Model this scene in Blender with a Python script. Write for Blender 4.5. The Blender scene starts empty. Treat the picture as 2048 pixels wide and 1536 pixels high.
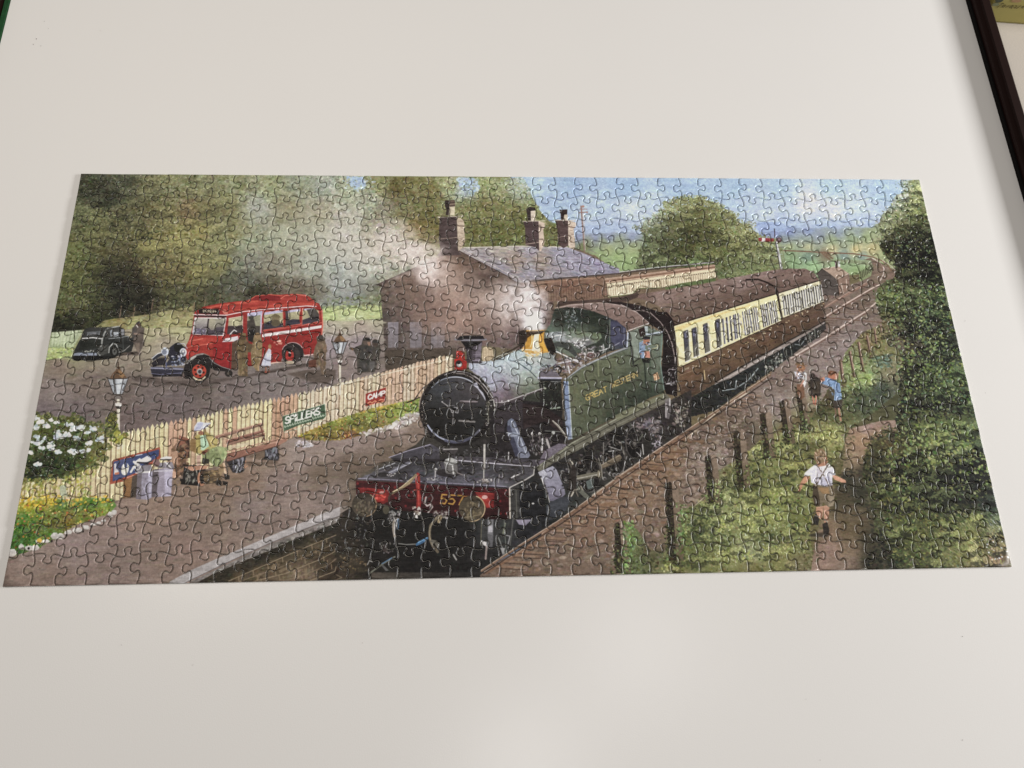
import bpy, bmesh, math, random
import numpy as np
from mathutils import Matrix, Vector
# ---------------------------------------------------------------- camera, lamps, exposure (metres; board surface is z = 0)
sc = bpy.context.scene
COL = sc.collection
random.seed(5)
cd = bpy.data.cameras.new('camera'); cam = bpy.data.objects.new('camera', cd); COL.objects.link(cam)
cd.sensor_fit = 'HORIZONTAL'; cd.sensor_width = 36.0; cd.lens = 1650/2048*36.0
cd.clip_start = .01; cd.clip_end = 50
CP0 = Vector((-0.0394, -0.24288, 0.58119))
cam.matrix_world = Matrix(((0.99843, 0.00683, -0.055604, CP0.x), (-0.026243, 0.933925, -0.356504, CP0.y), (0.049495, 0.357404, 0.932638, CP0.z), (0, 0, 0, 1)))
sc.camera = cam
sc.view_settings.view_transform = 'Standard'; sc.view_settings.look = 'None'; sc.view_settings.exposure = 0.0; sc.view_settings.gamma = 1.0
w = bpy.data.worlds.new('World'); sc.world = w; w.use_nodes = True      # the room: dim even walls and ceiling
bgn = w.node_tree.nodes['Background']; bgn.inputs[0].default_value = (1.0, .93, .86, 1); bgn.inputs[1].default_value = .19
def area(name, loc, target, sx, sy, power, color):
    L = bpy.data.lights.new(name, 'AREA'); L.shape = 'RECTANGLE'; L.size = sx; L.size_y = sy; L.energy = power; L.color = color
    o = bpy.data.objects.new(name, L); COL.objects.link(o); o.location = loc
    o.rotation_euler = (Vector(target)-Vector(loc)).to_track_quat('-Z', 'Y').to_euler()
    return o
area('window_light', (1.9, .02, .55), (0, 0, 0), .9, .30, 48, (1.0, .985, .97))
area('pool_fill_light', (-.42, .30, 1.05), (-.33, .10, 0), .6, .4, 5.2, (1.0, .93, .84))  # added low fill lamp: warm pool of light, fading towards the near edge
area('ceiling_spot', (.105, -.403, 1.75), (.105, -.403, 0),   .22, .14, 1.1, (1.0, .98, .97))
area('second_ceiling_spot', (.516, -.10, 2.2), (.516, -.10, 0), .2, .3, 1.3, (1.0, .98, .97))
def ground_pt(px, py, z=0.):
    """point of the plane z seen at photo pixel (px, py), used once to survey where things stand"""
    dv = cam.matrix_world.to_3x3() @ Vector(((px-1024)/1650, -(py-768)/1650, -1.0)); t = (z-CP0.z)/dv.z
    return CP0+dv*t
# ---------------------------------------------------------------- materials
def mat(name, col, rough=.5, bump=None, spec=.5, var=None, coat=0.):
    m = bpy.data.materials.new(name); m.use_nodes = True; nt = m.node_tree; bs = nt.nodes['Principled BSDF']
    bs.inputs['Base Color'].default_value = (*col, 1); bs.inputs['Roughness'].default_value = rough; bs.inputs['Specular IOR Level'].default_value = spec; bs.inputs['Coat Weight'].default_value = coat
    tc = nt.nodes.new('ShaderNodeTexCoord')
    if var:                       # (scale vector, amount, noise scale): grain or mottling of the colour
        mp = nt.nodes.new('ShaderNodeMapping'); mp.inputs['Scale'].default_value = var[0]; nz_ = nt.nodes.new('ShaderNodeTexNoise'); nz_.inputs['Scale'].default_value = var[2]; nz_.inputs['Detail'].default_value = 5
        mx = nt.nodes.new('ShaderNodeMix'); mx.data_type = 'RGBA'; mx.inputs['A'].default_value = (*[c*(1-var[1]) for c in col], 1); mx.inputs['B'].default_value = (*[min(c*(1+var[1]), 1) for c in col], 1)
        nt.links.new(tc.outputs['Object'], mp.inputs[0]); nt.links.new(mp.outputs[0], nz_.inputs['Vector']); nt.links.new(nz_.outputs['Fac'], mx.inputs['Factor']); nt.links.new(mx.outputs['Result'], bs.inputs['Base Color'])
    if bump:                      # (noise scale, strength, distance)
        nb = nt.nodes.new('ShaderNodeTexNoise'); nb.inputs['Scale'].default_value = bump[0]; nb.inputs['Detail'].default_value = 2; bp = nt.nodes.new('ShaderNodeBump'); bp.inputs['Strength'].default_value = bump[1]; bp.inputs['Distance'].default_value = bump[2]
        nt.links.new(tc.outputs['Object'], nb.inputs['Vector']); nt.links.new(nb.outputs['Fac'], bp.inputs['Height']); nt.links.new(bp.outputs[0], bs.inputs['Normal'])
    return m
M_PANEL = mat('white_laminate', (.80, .79, .775), .225, (1100, .32, .00013), .5, ((1, 1, 1), .012, 9))
M_WOOD = mat('dark_stained_wood', (.012, .0042, .0032), .5, (300, .2, .0005), .14, ((60, 2, 60), .45, 3))
M_FELT = mat('green_felt', (.020, .075, .030), .95, (1500, .8, .001), .1, ((1, 1, 1), .3, 300))
M_BLACK = mat('black_rail_shade', (.004, .0035, .0035), .8, None, .1)  # shade along the inner side of the right rail, as black colour
M_CARD = mat('grey_board', (.62, .60, .56), .9, None, .2)
M_TABLE = mat('beige_table_top', (.50, .455, .405), .45, (500, .2, .0005), .4, ((1, 1, 1), .03, 6))
M_BOX = mat('olive_card', (.33, .28, .085), .5, None, .4, ((1, 1, 1), .06, 30))
M_BOXS = mat('olive_card_side', (.27, .225, .065), .5, None, .4, ((1, 1, 1), .06, 30))
M_INK = mat('brown_ink', (.10, .075, .02), .6)
M_DARKPIC = mat('dark_green_ink', (.035, .045, .025), .5, None, .4, ((1, 1, 1), .5, 120))
M_GREYPIC = mat('grey_green_ink', (.16, .17, .09), .5)
M_CRUMB = mat('brown_crumb', (.10, .075, .06), .9)
def link(name, verts, faces, mats, parent=None, fm=None, uv=None, smooth=None):
    me = bpy.data.meshes.new(name); me.from_pydata(verts, [], faces)
    for m in mats: me.materials.append(m)
    if fm is not None: me.polygons.foreach_set('material_index', fm)
    if smooth is not None: me.polygons.foreach_set('use_smooth', smooth)
    if uv is not None:
        ul = me.uv_layers.new(name='print'); ul.data.foreach_set('uv', uv)
    me.update(); o = bpy.data.objects.new(name, me); COL.objects.link(o)
    if parent: o.parent = parent
    return o
def empty(name, loc):
    o = bpy.data.objects.new(name, None); o.empty_display_size = .02; COL.objects.link(o); o.location = loc
    return o
def tag(o, label=None, cat=None, group=None, kind=None):
    for k, v in (('label', label), ('category', cat), ('group', group), ('kind', kind)):
        if v: o[k] = v
    return o
def box_bm(name, lo, hi, m, parent=None, bev=0.):
    bm = bmesh.new(); bmesh.ops.create_cube(bm, size=1.0)
    for v in bm.verts: v.co = Vector([(lo[i]+hi[i])/2+v.co[i]*(hi[i]-lo[i]) for i in range(3)])
    if bev: bmesh.ops.bevel(bm, geom=bm.edges[:], offset=bev, segments=2, affect='EDGES', profile=.5)
    me = bpy.data.meshes.new(name); bm.to_mesh(me); bm.free(); me.materials.append(m); o = bpy.data.objects.new(name, me); COL.objects.link(o)
    if parent: o.parent = parent
    return o
def extrude_profile(name, prof, y0, y1, m, parent):
    """rail: closed (x, z) profile carried from y0 to y1"""
    n = len(prof); V = [(x, y0, z) for x, z in prof]+[(x, y1, z) for x, z in prof]
    F = [(i, (i+1) % n, n+(i+1) % n, n+i) for i in range(n)]+[tuple(range(n-1, -1, -1)), tuple(range(n, 2*n))]
    return link(name, V, F, [m], parent)
# ---------------------------------------------------------------- table and puzzle board
TZ = -.016                                 # table top lies this far below the board's white sheet
tb = box_bm('table_top', (-1.4, -1.1, TZ-.03), (1.5, 1.7, TZ), M_TABLE); tag(tb, kind='structure', label='beige table top the puzzle board lies on')
# survey of the board's edges from the photograph (rails run away from the viewer)
XR = ground_pt(1931, 0).x; XR2 = ground_pt(2048, 406).x; XL = ground_pt(22, 0).x
XR = (XR+XR2)/2
Y0, Y1 = -.62, .78
bd = empty('puzzle_board', (0, 0, 0)); tag(bd, 'white puzzle board with dark wooden rim lying under the jigsaw', 'board')
box_bm('white_sheet', (XL, Y0, -.003), (XR, Y1, 0), M_PANEL, bd)
box_bm('base_board', (XL-.0214, Y0, TZ), (XR+.0174, Y1, -.0032), M_FELT, bd)
RH = .0112
extrude_profile('rail', [(XR+.0018, -.0030), (XR+.0018, RH*.55), (XR+.0024, RH*.72), (XR+.0062, RH*.78), (XR+.0070, RH), (XR+.0140, RH), (XR+.0166, RH*.78), (XR+.0174, RH*.35), (XR+.0174, -.0030)], Y0, Y1, M_WOOD, bd)
box_bm('rail_shade_strip', (XR+.0002, Y0, -.0029), (XR+.0016, Y1, .0040), M_BLACK, bd)  # added dark strip standing for the shaded inner face of the rail
extrude_profile('rail', [(XL-.0214, -.0030), (XL-.0214, RH*.4), (XL-.0205, RH*.8), (XL-.0185, RH), (XL-.0110, RH), (XL-.0100, RH*.8), (XL-.0058, RH*.75), (XL-.0050, RH*.5), (XL-.0050, -.0030)], Y0, Y1, M_WOOD, bd)
box_bm('felt_strip', (XL-.0042, Y0, -.0029), (XL-.0004, Y1, .0016), M_FELT, bd)
for ya, yb in ((Y1, Y1+.0174), (Y0-.0174, Y0)): box_bm('rail', (XL-.0214, ya+.0005 if ya > 0 else ya, -.0030), (XR+.0174, yb if ya > 0 else yb-.0005, RH), M_WOOD, bd, .0022)
# specks of dust on the sheet
sp = bmesh.new()
for px, py, s in ((73, 78, .9), (67, 89, .7), (82, 92, .6), (89, 43, .5), (97, 57, .4), (201, 62, .5), (1930, 642, .5), (1971, 786, .4), (1925, 1273, .5), (1925, 1480, .5), (386, 1330, .4), (1640, 1520, .4), (243, 1290, .4), (725, 1286, .35), (1612, 1398, .35)):
    c = ground_pt(px, py); r = bmesh.ops.create_icosphere(sp, subdivisions=1, radius=s*.00042)
    for v in r['verts']: v.co = Vector((v.co.x*1.5+c.x, v.co.y+c.y, v.co.z*.5+.0002+c.z))
me = bpy.data.meshes.new('dust_specks'); sp.to_mesh(me); sp.free(); me.materials.append(M_CRUMB); o = bpy.data.objects.new('dust_specks', me); COL.objects.link(o)
tag(o, 'tiny brown dust specks scattered on the white sheet', 'dust', kind='stuff')
# ---------------------------------------------------------------- olive puzzle box beyond the rail
BH = .031
c1 = ground_pt(1983, 45.5, TZ); c2 = ground_pt(2048, 50, TZ)
bx = empty('puzzle_box', (c1.x, c1.y, TZ)); bx.rotation_euler = (0, 0, math.atan2(c2.y-c1.y, c2.x-c1.x)); tag(bx, 'olive puzzle box with dark picture lid, beyond the right rim at the far corner', 'box')
box_bm('box_base', (-.0130, .001, 0), (.345, .239, .0014), M_BOXS, bx, .0004)
box_bm('box_lid', (-.0134, 0, .0017), (.346, .240, BH), M_BOX, bx, .0010)
def disc(name, cx, cy, rx, ry, z, m, n=28): return link(name, [(cx+math.cos(i*6.2832/n)*rx, cy+math.sin(i*6.2832/n)*ry, z) for i in range(n)], [tuple(range(n))], [m], bx)
M_LINE = mat('pale_olive_highlight', (.42, .38, .19), .5); M_TAN = mat('tan_ink', (.33, .19, .09), .5)  # M_LINE: pale colour for the lit lip of the lid
def face_disc(name, cx, cz, rx, rz, m, off=.0004, n=24): return link(name, [(cx+math.cos(i*6.2832/n)*rx, -off, cz+math.sin(i*6.2832/n)*rz) for i in range(n)], [tuple(range(n))], [m], bx)
face_disc('printed_picture', -.0088, .0272, .0036, .0030, M_DARKPIC)
face_disc('printed_emblem', -.0094, .0222, .0032, .0020, M_GREYPIC, .0006)
face_disc('printed_figure', .0070, .0276, .0048, .0018, M_TAN)
link('lid_lip_highlight', [(-.0060, -.0004, .0227), (-.0020, -.0004, .0231), (-.0020, -.0004, .0236), (-.0060, -.0004, .0233)], [(0, 1, 2, 3)], [M_LINE], bx)  # light catching the lid's lip, painted as a pale strip
# slanted brown script across the face, too small and blurred to read in the photograph
def script(pts, wd=.0008):
    V, F = [], []
    for a, b_ in zip(pts[:-1], pts[1:]):
        a = Vector((a[0], -.0005, a[1])); b_ = Vector((b_[0], -.0005, b_[1])); t = (b_-a).normalized(); n_ = Vector((-t.z, 0, t.x))*wd/2; o0 = len(V)
        V += [a-n_-t*wd*.3, a+n_-t*wd*.3, b_+n_+t*wd*.3, b_-n_+t*wd*.3]; F.append((o0+3, o0+2, o0+1, o0))
    return V, F
V, F = [], []
for i, st in enumerate(([(0, 0), (.0020, .0052), (.0036, .0050)], [(.0004, .0010), (.0012, .0034), (.0024, .0036), (.0020, .0010), (.0006, .0008)], [(.0002, .0008), (.0022, .0030)], [(.0004, .0006), (.0014, .0034), (.0026, .0030), (.0018, .0004), (.0030, .0002)], [(.0006, .0034), (.0022, .0032), (.0012, .0006), (.0028, .0008)], [(0, 0), (.0020, .0040)], [(.0004, .0008), (.0014, .0032), (.0026, .0030), (.0016, .0006)])):
    v_, f_ = script([(-.0060+i*.0037+x, .0186+i*.0001+z) for x, z in st]); o0 = len(V); V += v_; F += [tuple(q+o0 for q in f) for f in f_]
link('lettering', V, F, [M_INK], bx)
#--PAINT
# ---------------------------------------------------------------- the printed picture (a painting in oils, brushed with numpy)
CW, CH = 2400, 1124                       # print resolution
_src = [(160, 346), (1839, 358), (2026, 1134), (4, 1173)]
_dst = [(0, 0), (CW, 0), (CW, CH), (0, CH)]
_A = []
for (sx, sy), (dx, dy) in zip(_src, _dst):
    _A += [[sx, sy, 1, 0, 0, 0, -dx*sx, -dx*sy], [0, 0, 0, sx, sy, 1, -dy*sx, -dy*sy]]
_h = np.linalg.solve(np.array(_A, float), np.array(_dst, float).ravel())
HM = np.append(_h, 1).reshape(3, 3)
prng = np.random.default_rng(11)
FR = {'0': (0, 0, 1), 'A': (400, 340, .1953125), 'B': (280, 560, .1953125), 'C': (640, 560, .1953125), 'D': (720, 340, .1953125),
      'E': (1040, 340, .1953125), 'F': (1440, 340, .1953125), 'G': (820, 620, .146484), 'H': (1080, 580, .146484), 'I': (1320, 540, .1953125),
      'J': (680, 840, .1953125), 'K': (980, 760, .1953125), 'L': (1220, 780, .2441406), 'M': (1648, 560, .1953125), 'N': (1648, 840, .1953125),
      'O': (0, 900, .1953125), 'P': (340, 900, .1953125), 'Q': (0, 320, .25), 'R': (0, 700, .25), 'g': (840, 740, .0976563),
      'k': (1000, 840, .15625), 'j': (680, 940, .185547), 'p': (330, 810, .146484), 'o': (20, 800, .146484), 'q': (80, 630, .1171875)}
CAN = np.zeros((CH, CW, 3), np.float32)
_st = {'f': FR['0']}
def fr(k): _st['f'] = FR[k]
def nums(s): return np.array([float(v) for v in s.split()]).reshape(-1, 2) if isinstance(s, str) else np.asarray(s, float).reshape(-1, 2)
def tophoto(pt):
    ox, oy, s = _st['f']
    return pt*s + np.array([ox, oy])
def tocan(pt):
    q = tophoto(nums(pt))
    w = np.c_[q, np.ones(len(q))] @ HM.T
    return w[:, :2]/w[:, 2:]
PXS = 1.30                                # canvas pixels per photo pixel, about
def nz(h, w, sy, sx):
    g = prng.normal(0, 1, (int(h/sy)+3, int(w/sx)+3)).astype(np.float32)
    yy = np.arange(h)/sy; xx = np.arange(w)/sx
    y0 = yy.astype(int); x0 = xx.astype(int); fy = (yy-y0)[:, None]; fx = (xx-x0)[None]
    fy = fy*fy*(3-2*fy); fx = fx*fx*(3-2*fx)
    a = g[np.ix_(y0, x0)]*(1-fx)+g[np.ix_(y0, x0+1)]*fx; b = g[np.ix_(y0+1, x0)]*(1-fx)+g[np.ix_(y0+1, x0+1)]*fx
    return (a*(1-fy)+b*fy).astype(np.float32)
GRAIN = nz(CH, CW, 2, 9)*.5+nz(CH, CW, 6, 30)*.6+nz(CH, CW, 1.5, 2)*.35    # brush grain, drawn out sideways
SOFTN = nz(CH, CW, 30, 40)*.7+nz(CH, CW, 12, 14)*.5
def mask(c):
    """anti-aliased coverage of a simple polygon given in canvas pixels"""
    x0 = max(int(np.floor(c[:, 0].min())), 0); x1 = min(int(np.ceil(c[:, 0].max()))+1, CW)
    y0 = max(int(np.floor(c[:, 1].min())), 0); y1 = min(int(np.ceil(c[:, 1].max()))+1, CH)
    if x1 <= x0 or y1 <= y0: return None
    SS = 4
    rows = np.zeros(((y1-y0)*SS, x1-x0), np.float32)
    X = np.arange(x0, x1, dtype=np.float32)+1
    n = len(c)
    for i in range(n):
        ax, ay = c[i]; bx, by = c[(i+1) % n]
        if ay == by: continue
        sg = 1.
        if ay > by: ax, ay, bx, by, sg = bx, by, ax, ay, -1.
        r0 = max(int(np.ceil((ay-y0)*SS-.5)), 0); r1 = min(int(np.ceil((by-y0)*SS-.5)), rows.shape[0])
        if r1 <= r0: continue
        yc = (np.arange(r0, r1)+.5)/SS+y0
        xc = ax+(yc-ay)*(bx-ax)/(by-ay)
        rows[r0:r1] += sg*np.clip(X[None]-xc[:, None], 0, 1)
    m = np.minimum(np.abs(rows), 1).reshape(y1-y0, SS, x1-x0).mean(1)
    return m, x0, y0, x1, y1
def blur1(m, r):
    r = int(r)
    if r < 1: return m
    for ax in (0, 1):
        for _ in range(2):
            p = np.pad(m, [(r+1, r) if a == ax else (0, 0) for a in (0, 1)], mode='edge')
            cs = np.cumsum(p, axis=ax)
            m = (np.take(cs, range(2*r+1, cs.shape[ax]), ax)-np.take(cs, range(0, cs.shape[ax]-2*r-1), ax))/(2*r+1)
    return m
def p(s, col, a=1., c2=None, d='v', n=5., soft=0):
    """filled polygon, optional gradient to c2 (d: v down, h across), brush grain n"""
    c = tocan(s); r = mask(c)
    if r is None: return
    m, x0, y0, x1, y1 = r
    if soft:
        k = int(soft*PXS); X0, Y0, X1, Y1 = max(x0-2*k, 0), max(y0-2*k, 0), min(x1+2*k, CW), min(y1+2*k, CH)
        M = np.zeros((Y1-Y0, X1-X0), np.float32); M[y0-Y0:y1-Y0, x0-X0:x1-X0] = m
        m, x0, y0, x1, y1 = blur1(M, k), X0, Y0, X1, Y1
    C = np.array(col, np.float32)[None, None]
    if c2 is not None:
        t = np.linspace(0, 1, y1-y0)[:, None, None] if d == 'v' else np.linspace(0, 1, x1-x0)[None, :, None]
        C = C*(1-t)+np.array(c2, np.float32)*t
    C = C+(GRAIN[y0:y1, x0:x1]*n)[..., None]
    v = CAN[y0:y1, x0:x1]; v += (m*a)[..., None]*(C-v)
def l(s, col, w=1.5, a=1., w2=None):
    """brush line, width in photo pixels, tapering to w2"""
    c = tocan(s); w = w*PXS; w2 = w if w2 is None else w2*PXS
    pad = max(w, w2)+2
    x0 = max(int(c[:, 0].min()-pad), 0); x1 = min(int(c[:, 0].max()+pad)+1, CW); y0 = max(int(c[:, 1].min()-pad), 0); y1 = min(int(c[:, 1].max()+pad)+1, CH)
    if x1 <= x0 or y1 <= y0: return
    X = np.arange(x0, x1)[None]+.5; Y = np.arange(y0, y1)[:, None]+.5
    m = np.zeros((y1-y0, x1-x0), np.float32); N = len(c)-1
    for i in range(N):
        d = c[i+1]-c[i]; L2 = d@d+1e-9
        t = np.clip(((X-c[i, 0])*d[0]+(Y-c[i, 1])*d[1])/L2, 0, 1)
        D = np.hypot(X-c[i, 0]-t*d[0], Y-c[i, 1]-t*d[1])
        ww = w+(w2-w)*(i+t)/N
        m = np.maximum(m, np.clip(ww/2-D+.5, 0, 1)*np.clip(ww*1.5, 0, 1))
    v = CAN[y0:y1, x0:x1]; v += (m*a)[..., None]*(np.array(col, np.float32)+(GRAIN[y0:y1, x0:x1]*4)[..., None]-v)
def ep(cx, cy, rx, ry, a0=0, a1=360, n=36, rot=0):
    t = np.radians(np.linspace(a0, a1, n)); cr, sr = math.cos(math.radians(rot)), math.sin(math.radians(rot))
    x, y = np.cos(t)*rx, np.sin(t)*ry
    return np.c_[cx+x*cr-y*sr, cy+x*sr+y*cr]
def e(cx, cy, rx, ry, col, a=1., rot=0, **k): p(ep(cx, cy, rx, ry, 0, 350, 36, rot), col, a, **k)
def arc(cx, cy, rx, ry, a0, a1, col, w, a=1., rot=0): l(ep(cx, cy, rx, ry, a0, a1, 26, rot), col, w, a)
def b(cx, cy, rx, ry, col, a=.6, wob=.35):
    """soft smoky blob"""
    c = tocan([[cx-rx, cy-ry], [cx+rx, cy+ry]]); m0 = c.mean(0); R = np.abs(c[1]-c[0])/2+1
    x0 = max(int(m0[0]-1.6*R[0]), 0); x1 = min(int(m0[0]+1.6*R[0])+1, CW); y0 = max(int(m0[1]-1.6*R[1]), 0); y1 = min(int(m0[1]+1.6*R[1])+1, CH)
    if x1 <= x0 or y1 <= y0: return
    X = (np.arange(x0, x1)[None]-m0[0])/R[0]; Y = (np.arange(y0, y1)[:, None]-m0[1])/R[1]
    q = X*X+Y*Y+SOFTN[y0:y1, x0:x1]*wob
    m = np.clip(1-q*.55, 0, 1)**1.6*a
    v = CAN[y0:y1, x0:x1]; v += m[..., None]*(np.array(col, np.float32)-v)
def tone(fl, s, g, k=0.):
    """the same colour field with saturation s, gain g and contrast k"""
    out = []
    for t in fl:
        c = np.array(t[-3:], float); L = c @ np.array([.3, .59, .11]); c = (L+(c-L)*s)*g; out.append(tuple(t[:-3])+tuple(np.clip(c+(c.mean()-95)*k, 20, 245)))
    return out
def idw(fl, q):
    f = np.array(fl, float); pp = tophoto(f[:, :2])
    D = ((q[:, None, :]-pp[None])**2).sum(2)+30.
    w = D**-1.6; w /= w.sum(1, keepdims=True)
    return w @ f[:, 2:]
_bc = {}
def stamp(L, W, ang):
    k = (round(L*2), round(W*2), round(ang*5))
    if k not in _bc:
        L, W, an = k[0]/2, k[1]/2, k[2]/5; R = int(max(L, W))+2
        y, x = np.mgrid[-R:R+1, -R:R+1]; ca, sa = math.cos(an), math.sin(an)
        u, v = (x*ca+y*sa)/max(L, .6), (-x*sa+y*ca)/max(W, .6)
        _bc[k] = (np.clip((1-np.sqrt(u*u+v*v))*min(L, W)+.5, 0, 1).astype(np.float32), R)
    return _bc[k]
def inv(c):
    w = np.c_[c, np.ones(len(c))] @ np.linalg.inv(HM).T
    return w[:, :2]/w[:, 2:]
def d(s, n, fl, size=(1.5, 3.5), el=1.6, ang=(-.6, .6), jl=22., jh=7., a=.8, dark=0.):
    """n brush dabs inside polygon s; colour from a field of (x, y, r, g, b) points, or picked from a palette of (r, g, b)"""
    c = tocan(s); r = mask(c)
    if r is None: return
    m, x0, y0, x1, y1 = r
    q = []; got = 0
    while got < n:
        t = np.c_[prng.uniform(x0, x1, n), prng.uniform(y0, y1, n)]
        ok = m[np.minimum((t[:, 1]-y0).astype(int), m.shape[0]-1), np.minimum((t[:, 0]-x0).astype(int), m.shape[1]-1)] > .5
        q.append(t[ok]); got += int(ok.sum())
        if ok.sum() == 0: return
    q = np.concatenate(q)[:n]
    if len(fl[0]) == 5: col = idw(fl, inv(q))
    else: col = np.array(fl, float)[prng.integers(0, len(fl), n)]
    jj = prng.normal(0, 1, (n, 1)); jj = np.where(jj < 0, jj*(1+dark), jj)
    col = col+jj*jl*(col.mean(1, keepdims=True)/110+.25)+prng.normal(0, jh, (n, 3))
    sz = prng.uniform(size[0], size[1], n)*PXS; an = prng.uniform(ang[0], ang[1], n); ee = prng.uniform(1, el, n)
    col = np.clip(col, 12, 250).astype(np.float32)
    for i in range(n):
        st, R = stamp(sz[i]*ee[i], sz[i], an[i])
        X, Y = int(q[i, 0]), int(q[i, 1])
        ax, ay, bx, by = max(X-R, 0), max(Y-R, 0), min(X+R+1, CW), min(Y+R+1, CH)
        v = CAN[ay:by, ax:bx]; v += (st[ay-Y+R:by-Y+R, ax-X+R:bx-X+R]*a)[..., None]*(col[i]-v)
def clumps(s, n, fl, r=(7, 14), lo=.66, hi=1.25, a=.7):
    """leaf clumps: a shaded underside and a lit top, in the field's own colours (photo-pixel polygon)"""
    c = tocan(s); m, x0, y0, x1, y1 = mask(c); got = []
    while len(got) < n:
        x, y = prng.uniform(x0, x1), prng.uniform(y0, y1)
        if m[min(int(y-y0), m.shape[0]-1), min(int(x-x0), m.shape[1]-1)] > .5: got.append((x, y))
    for q in inv(np.array(got)):
        col = idw(fl, q[None])[0]; R = prng.uniform(*r); an = prng.uniform(-.5, .5)
        dk, lt = [tuple(col*lo*k) for k in (.85, 1, 1.12)], [tuple(np.minimum(col*hi*k+6, 215)) for k in (.9, 1, 1.15)]
        d(ep(q[0]+R*.15, q[1]+R*.35, R*1.1, R*.5, rot=math.degrees(an)), int(R*R*.35), dk, (.7, 1.9), 1.8, (-1.2, 1.2), 7, 3, a)
        d(ep(q[0], q[1]-R*.3, R*1.0, R*.4, rot=math.degrees(an)), int(R*R*.45), lt, (.6, 1.5), 1.8, (-1.2, 1.2), 9, 4, a)
def field(s, fl, n=5., a=1.):
    """smooth wash of a colour field inside a polygon"""
    c = tocan(s); r = mask(c)
    if r is None: return
    m, x0, y0, x1, y1 = r
    st = 8; gx = np.arange(x0, x1+st, st); gy = np.arange(y0, y1+st, st)
    G = np.stack(np.meshgrid(gx, gy), -1).reshape(-1, 2).astype(float)
    g = idw(fl, inv(G)).reshape(len(gy), len(gx), 3)
    yy = (np.arange(y0, y1)-y0)/st; xx = (np.arange(x0, x1)-x0)/st; iy = np.minimum(yy.astype(int), len(gy)-2); ix = np.minimum(xx.astype(int), len(gx)-2)
    fy = (yy-iy)[:, None, None]; fx = (xx-ix)[None, :, None]
    C = (g[np.ix_(iy, ix)]*(1-fx)+g[np.ix_(iy, ix+1)]*fx)*(1-fy)+(g[np.ix_(iy+1, ix)]*(1-fx)+g[np.ix_(iy+1, ix+1)]*fx)*fy
    C = C+(GRAIN[y0:y1, x0:x1]*n)[..., None]
    v = CAN[y0:y1, x0:x1]; v += (m*a)[..., None]*(C-v)
GL = {'A': ['0 1 .5 0 1 1', '.2 .6 .8 .6'], 'B': ['0 0 0 1 .7 1 .9 .75 .7 .5 0 .5', '0 0 .6 0 .8 .25 .6 .5'], 'C': ['1 .2 .7 0 .3 0 0 .3 0 .7 .3 1 .7 1 1 .8'],
      'E': ['1 0 0 0 0 1 1 1', '0 .5 .8 .5'], 'G': ['1 .2 .7 0 .3 0 0 .3 0 .7 .3 1 .8 1 1 .8 1 .55 .6 .55'], 'I': ['.5 0 .5 1'], 'L': ['0 0 0 1 1 1'],
      'M': ['0 1 0 0 .5 .6 1 0 1 1'], 'N': ['0 1 0 0 1 1 1 0'], 'O': ['.5 0 .1 .2 0 .5 .1 .8 .5 1 .9 .8 1 .5 .9 .2 .5 0'], 'P': ['0 1 0 0 .8 0 1 .25 .8 .5 0 .5'],
      'R': ['0 1 0 0 .8 0 1 .25 .8 .5 0 .5', '.5 .5 1 1'], 'S': ['1 .15 .7 0 .2 0 0 .25 .2 .45 .8 .55 1 .75 .8 1 .3 1 0 .85'], 'T': ['0 0 1 0', '.5 0 .5 1'],
      'W': ['0 0 .25 1 .5 .3 .75 1 1 0'], 'X': ['0 0 1 1', '1 0 0 1'], '5': ['.9 0 .15 0 .05 .45 .6 .38 1 .65 .7 1 0 .95'], '7': ['0 0 1 0 .4 1'], '1': ['.2 .2 .5 0 .5 1'],
      '0': ['.5 0 .1 .2 0 .5 .1 .8 .5 1 .9 .8 1 .5 .9 .2 .5 0']}
def text(t, o, u, v, col, w, gap=.32):
    """stroke lettering: o = top left, u = one letter's width vector, v = its height vector"""
    o = np.array(o, float); u = np.array(u, float); v = np.array(v, float); x = 0.
    for ch in t:
        if ch == ' ': x += .7; continue
        wd = .25 if ch in 'I1' else (1.25 if ch in 'MW' else 1.)
        for sst in GL[ch]:
            g = nums(sst); l(np.array([o+u*(x+gx*wd)+v*gy for gx, gy in g]), col, w)
        x += wd+gap
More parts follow.
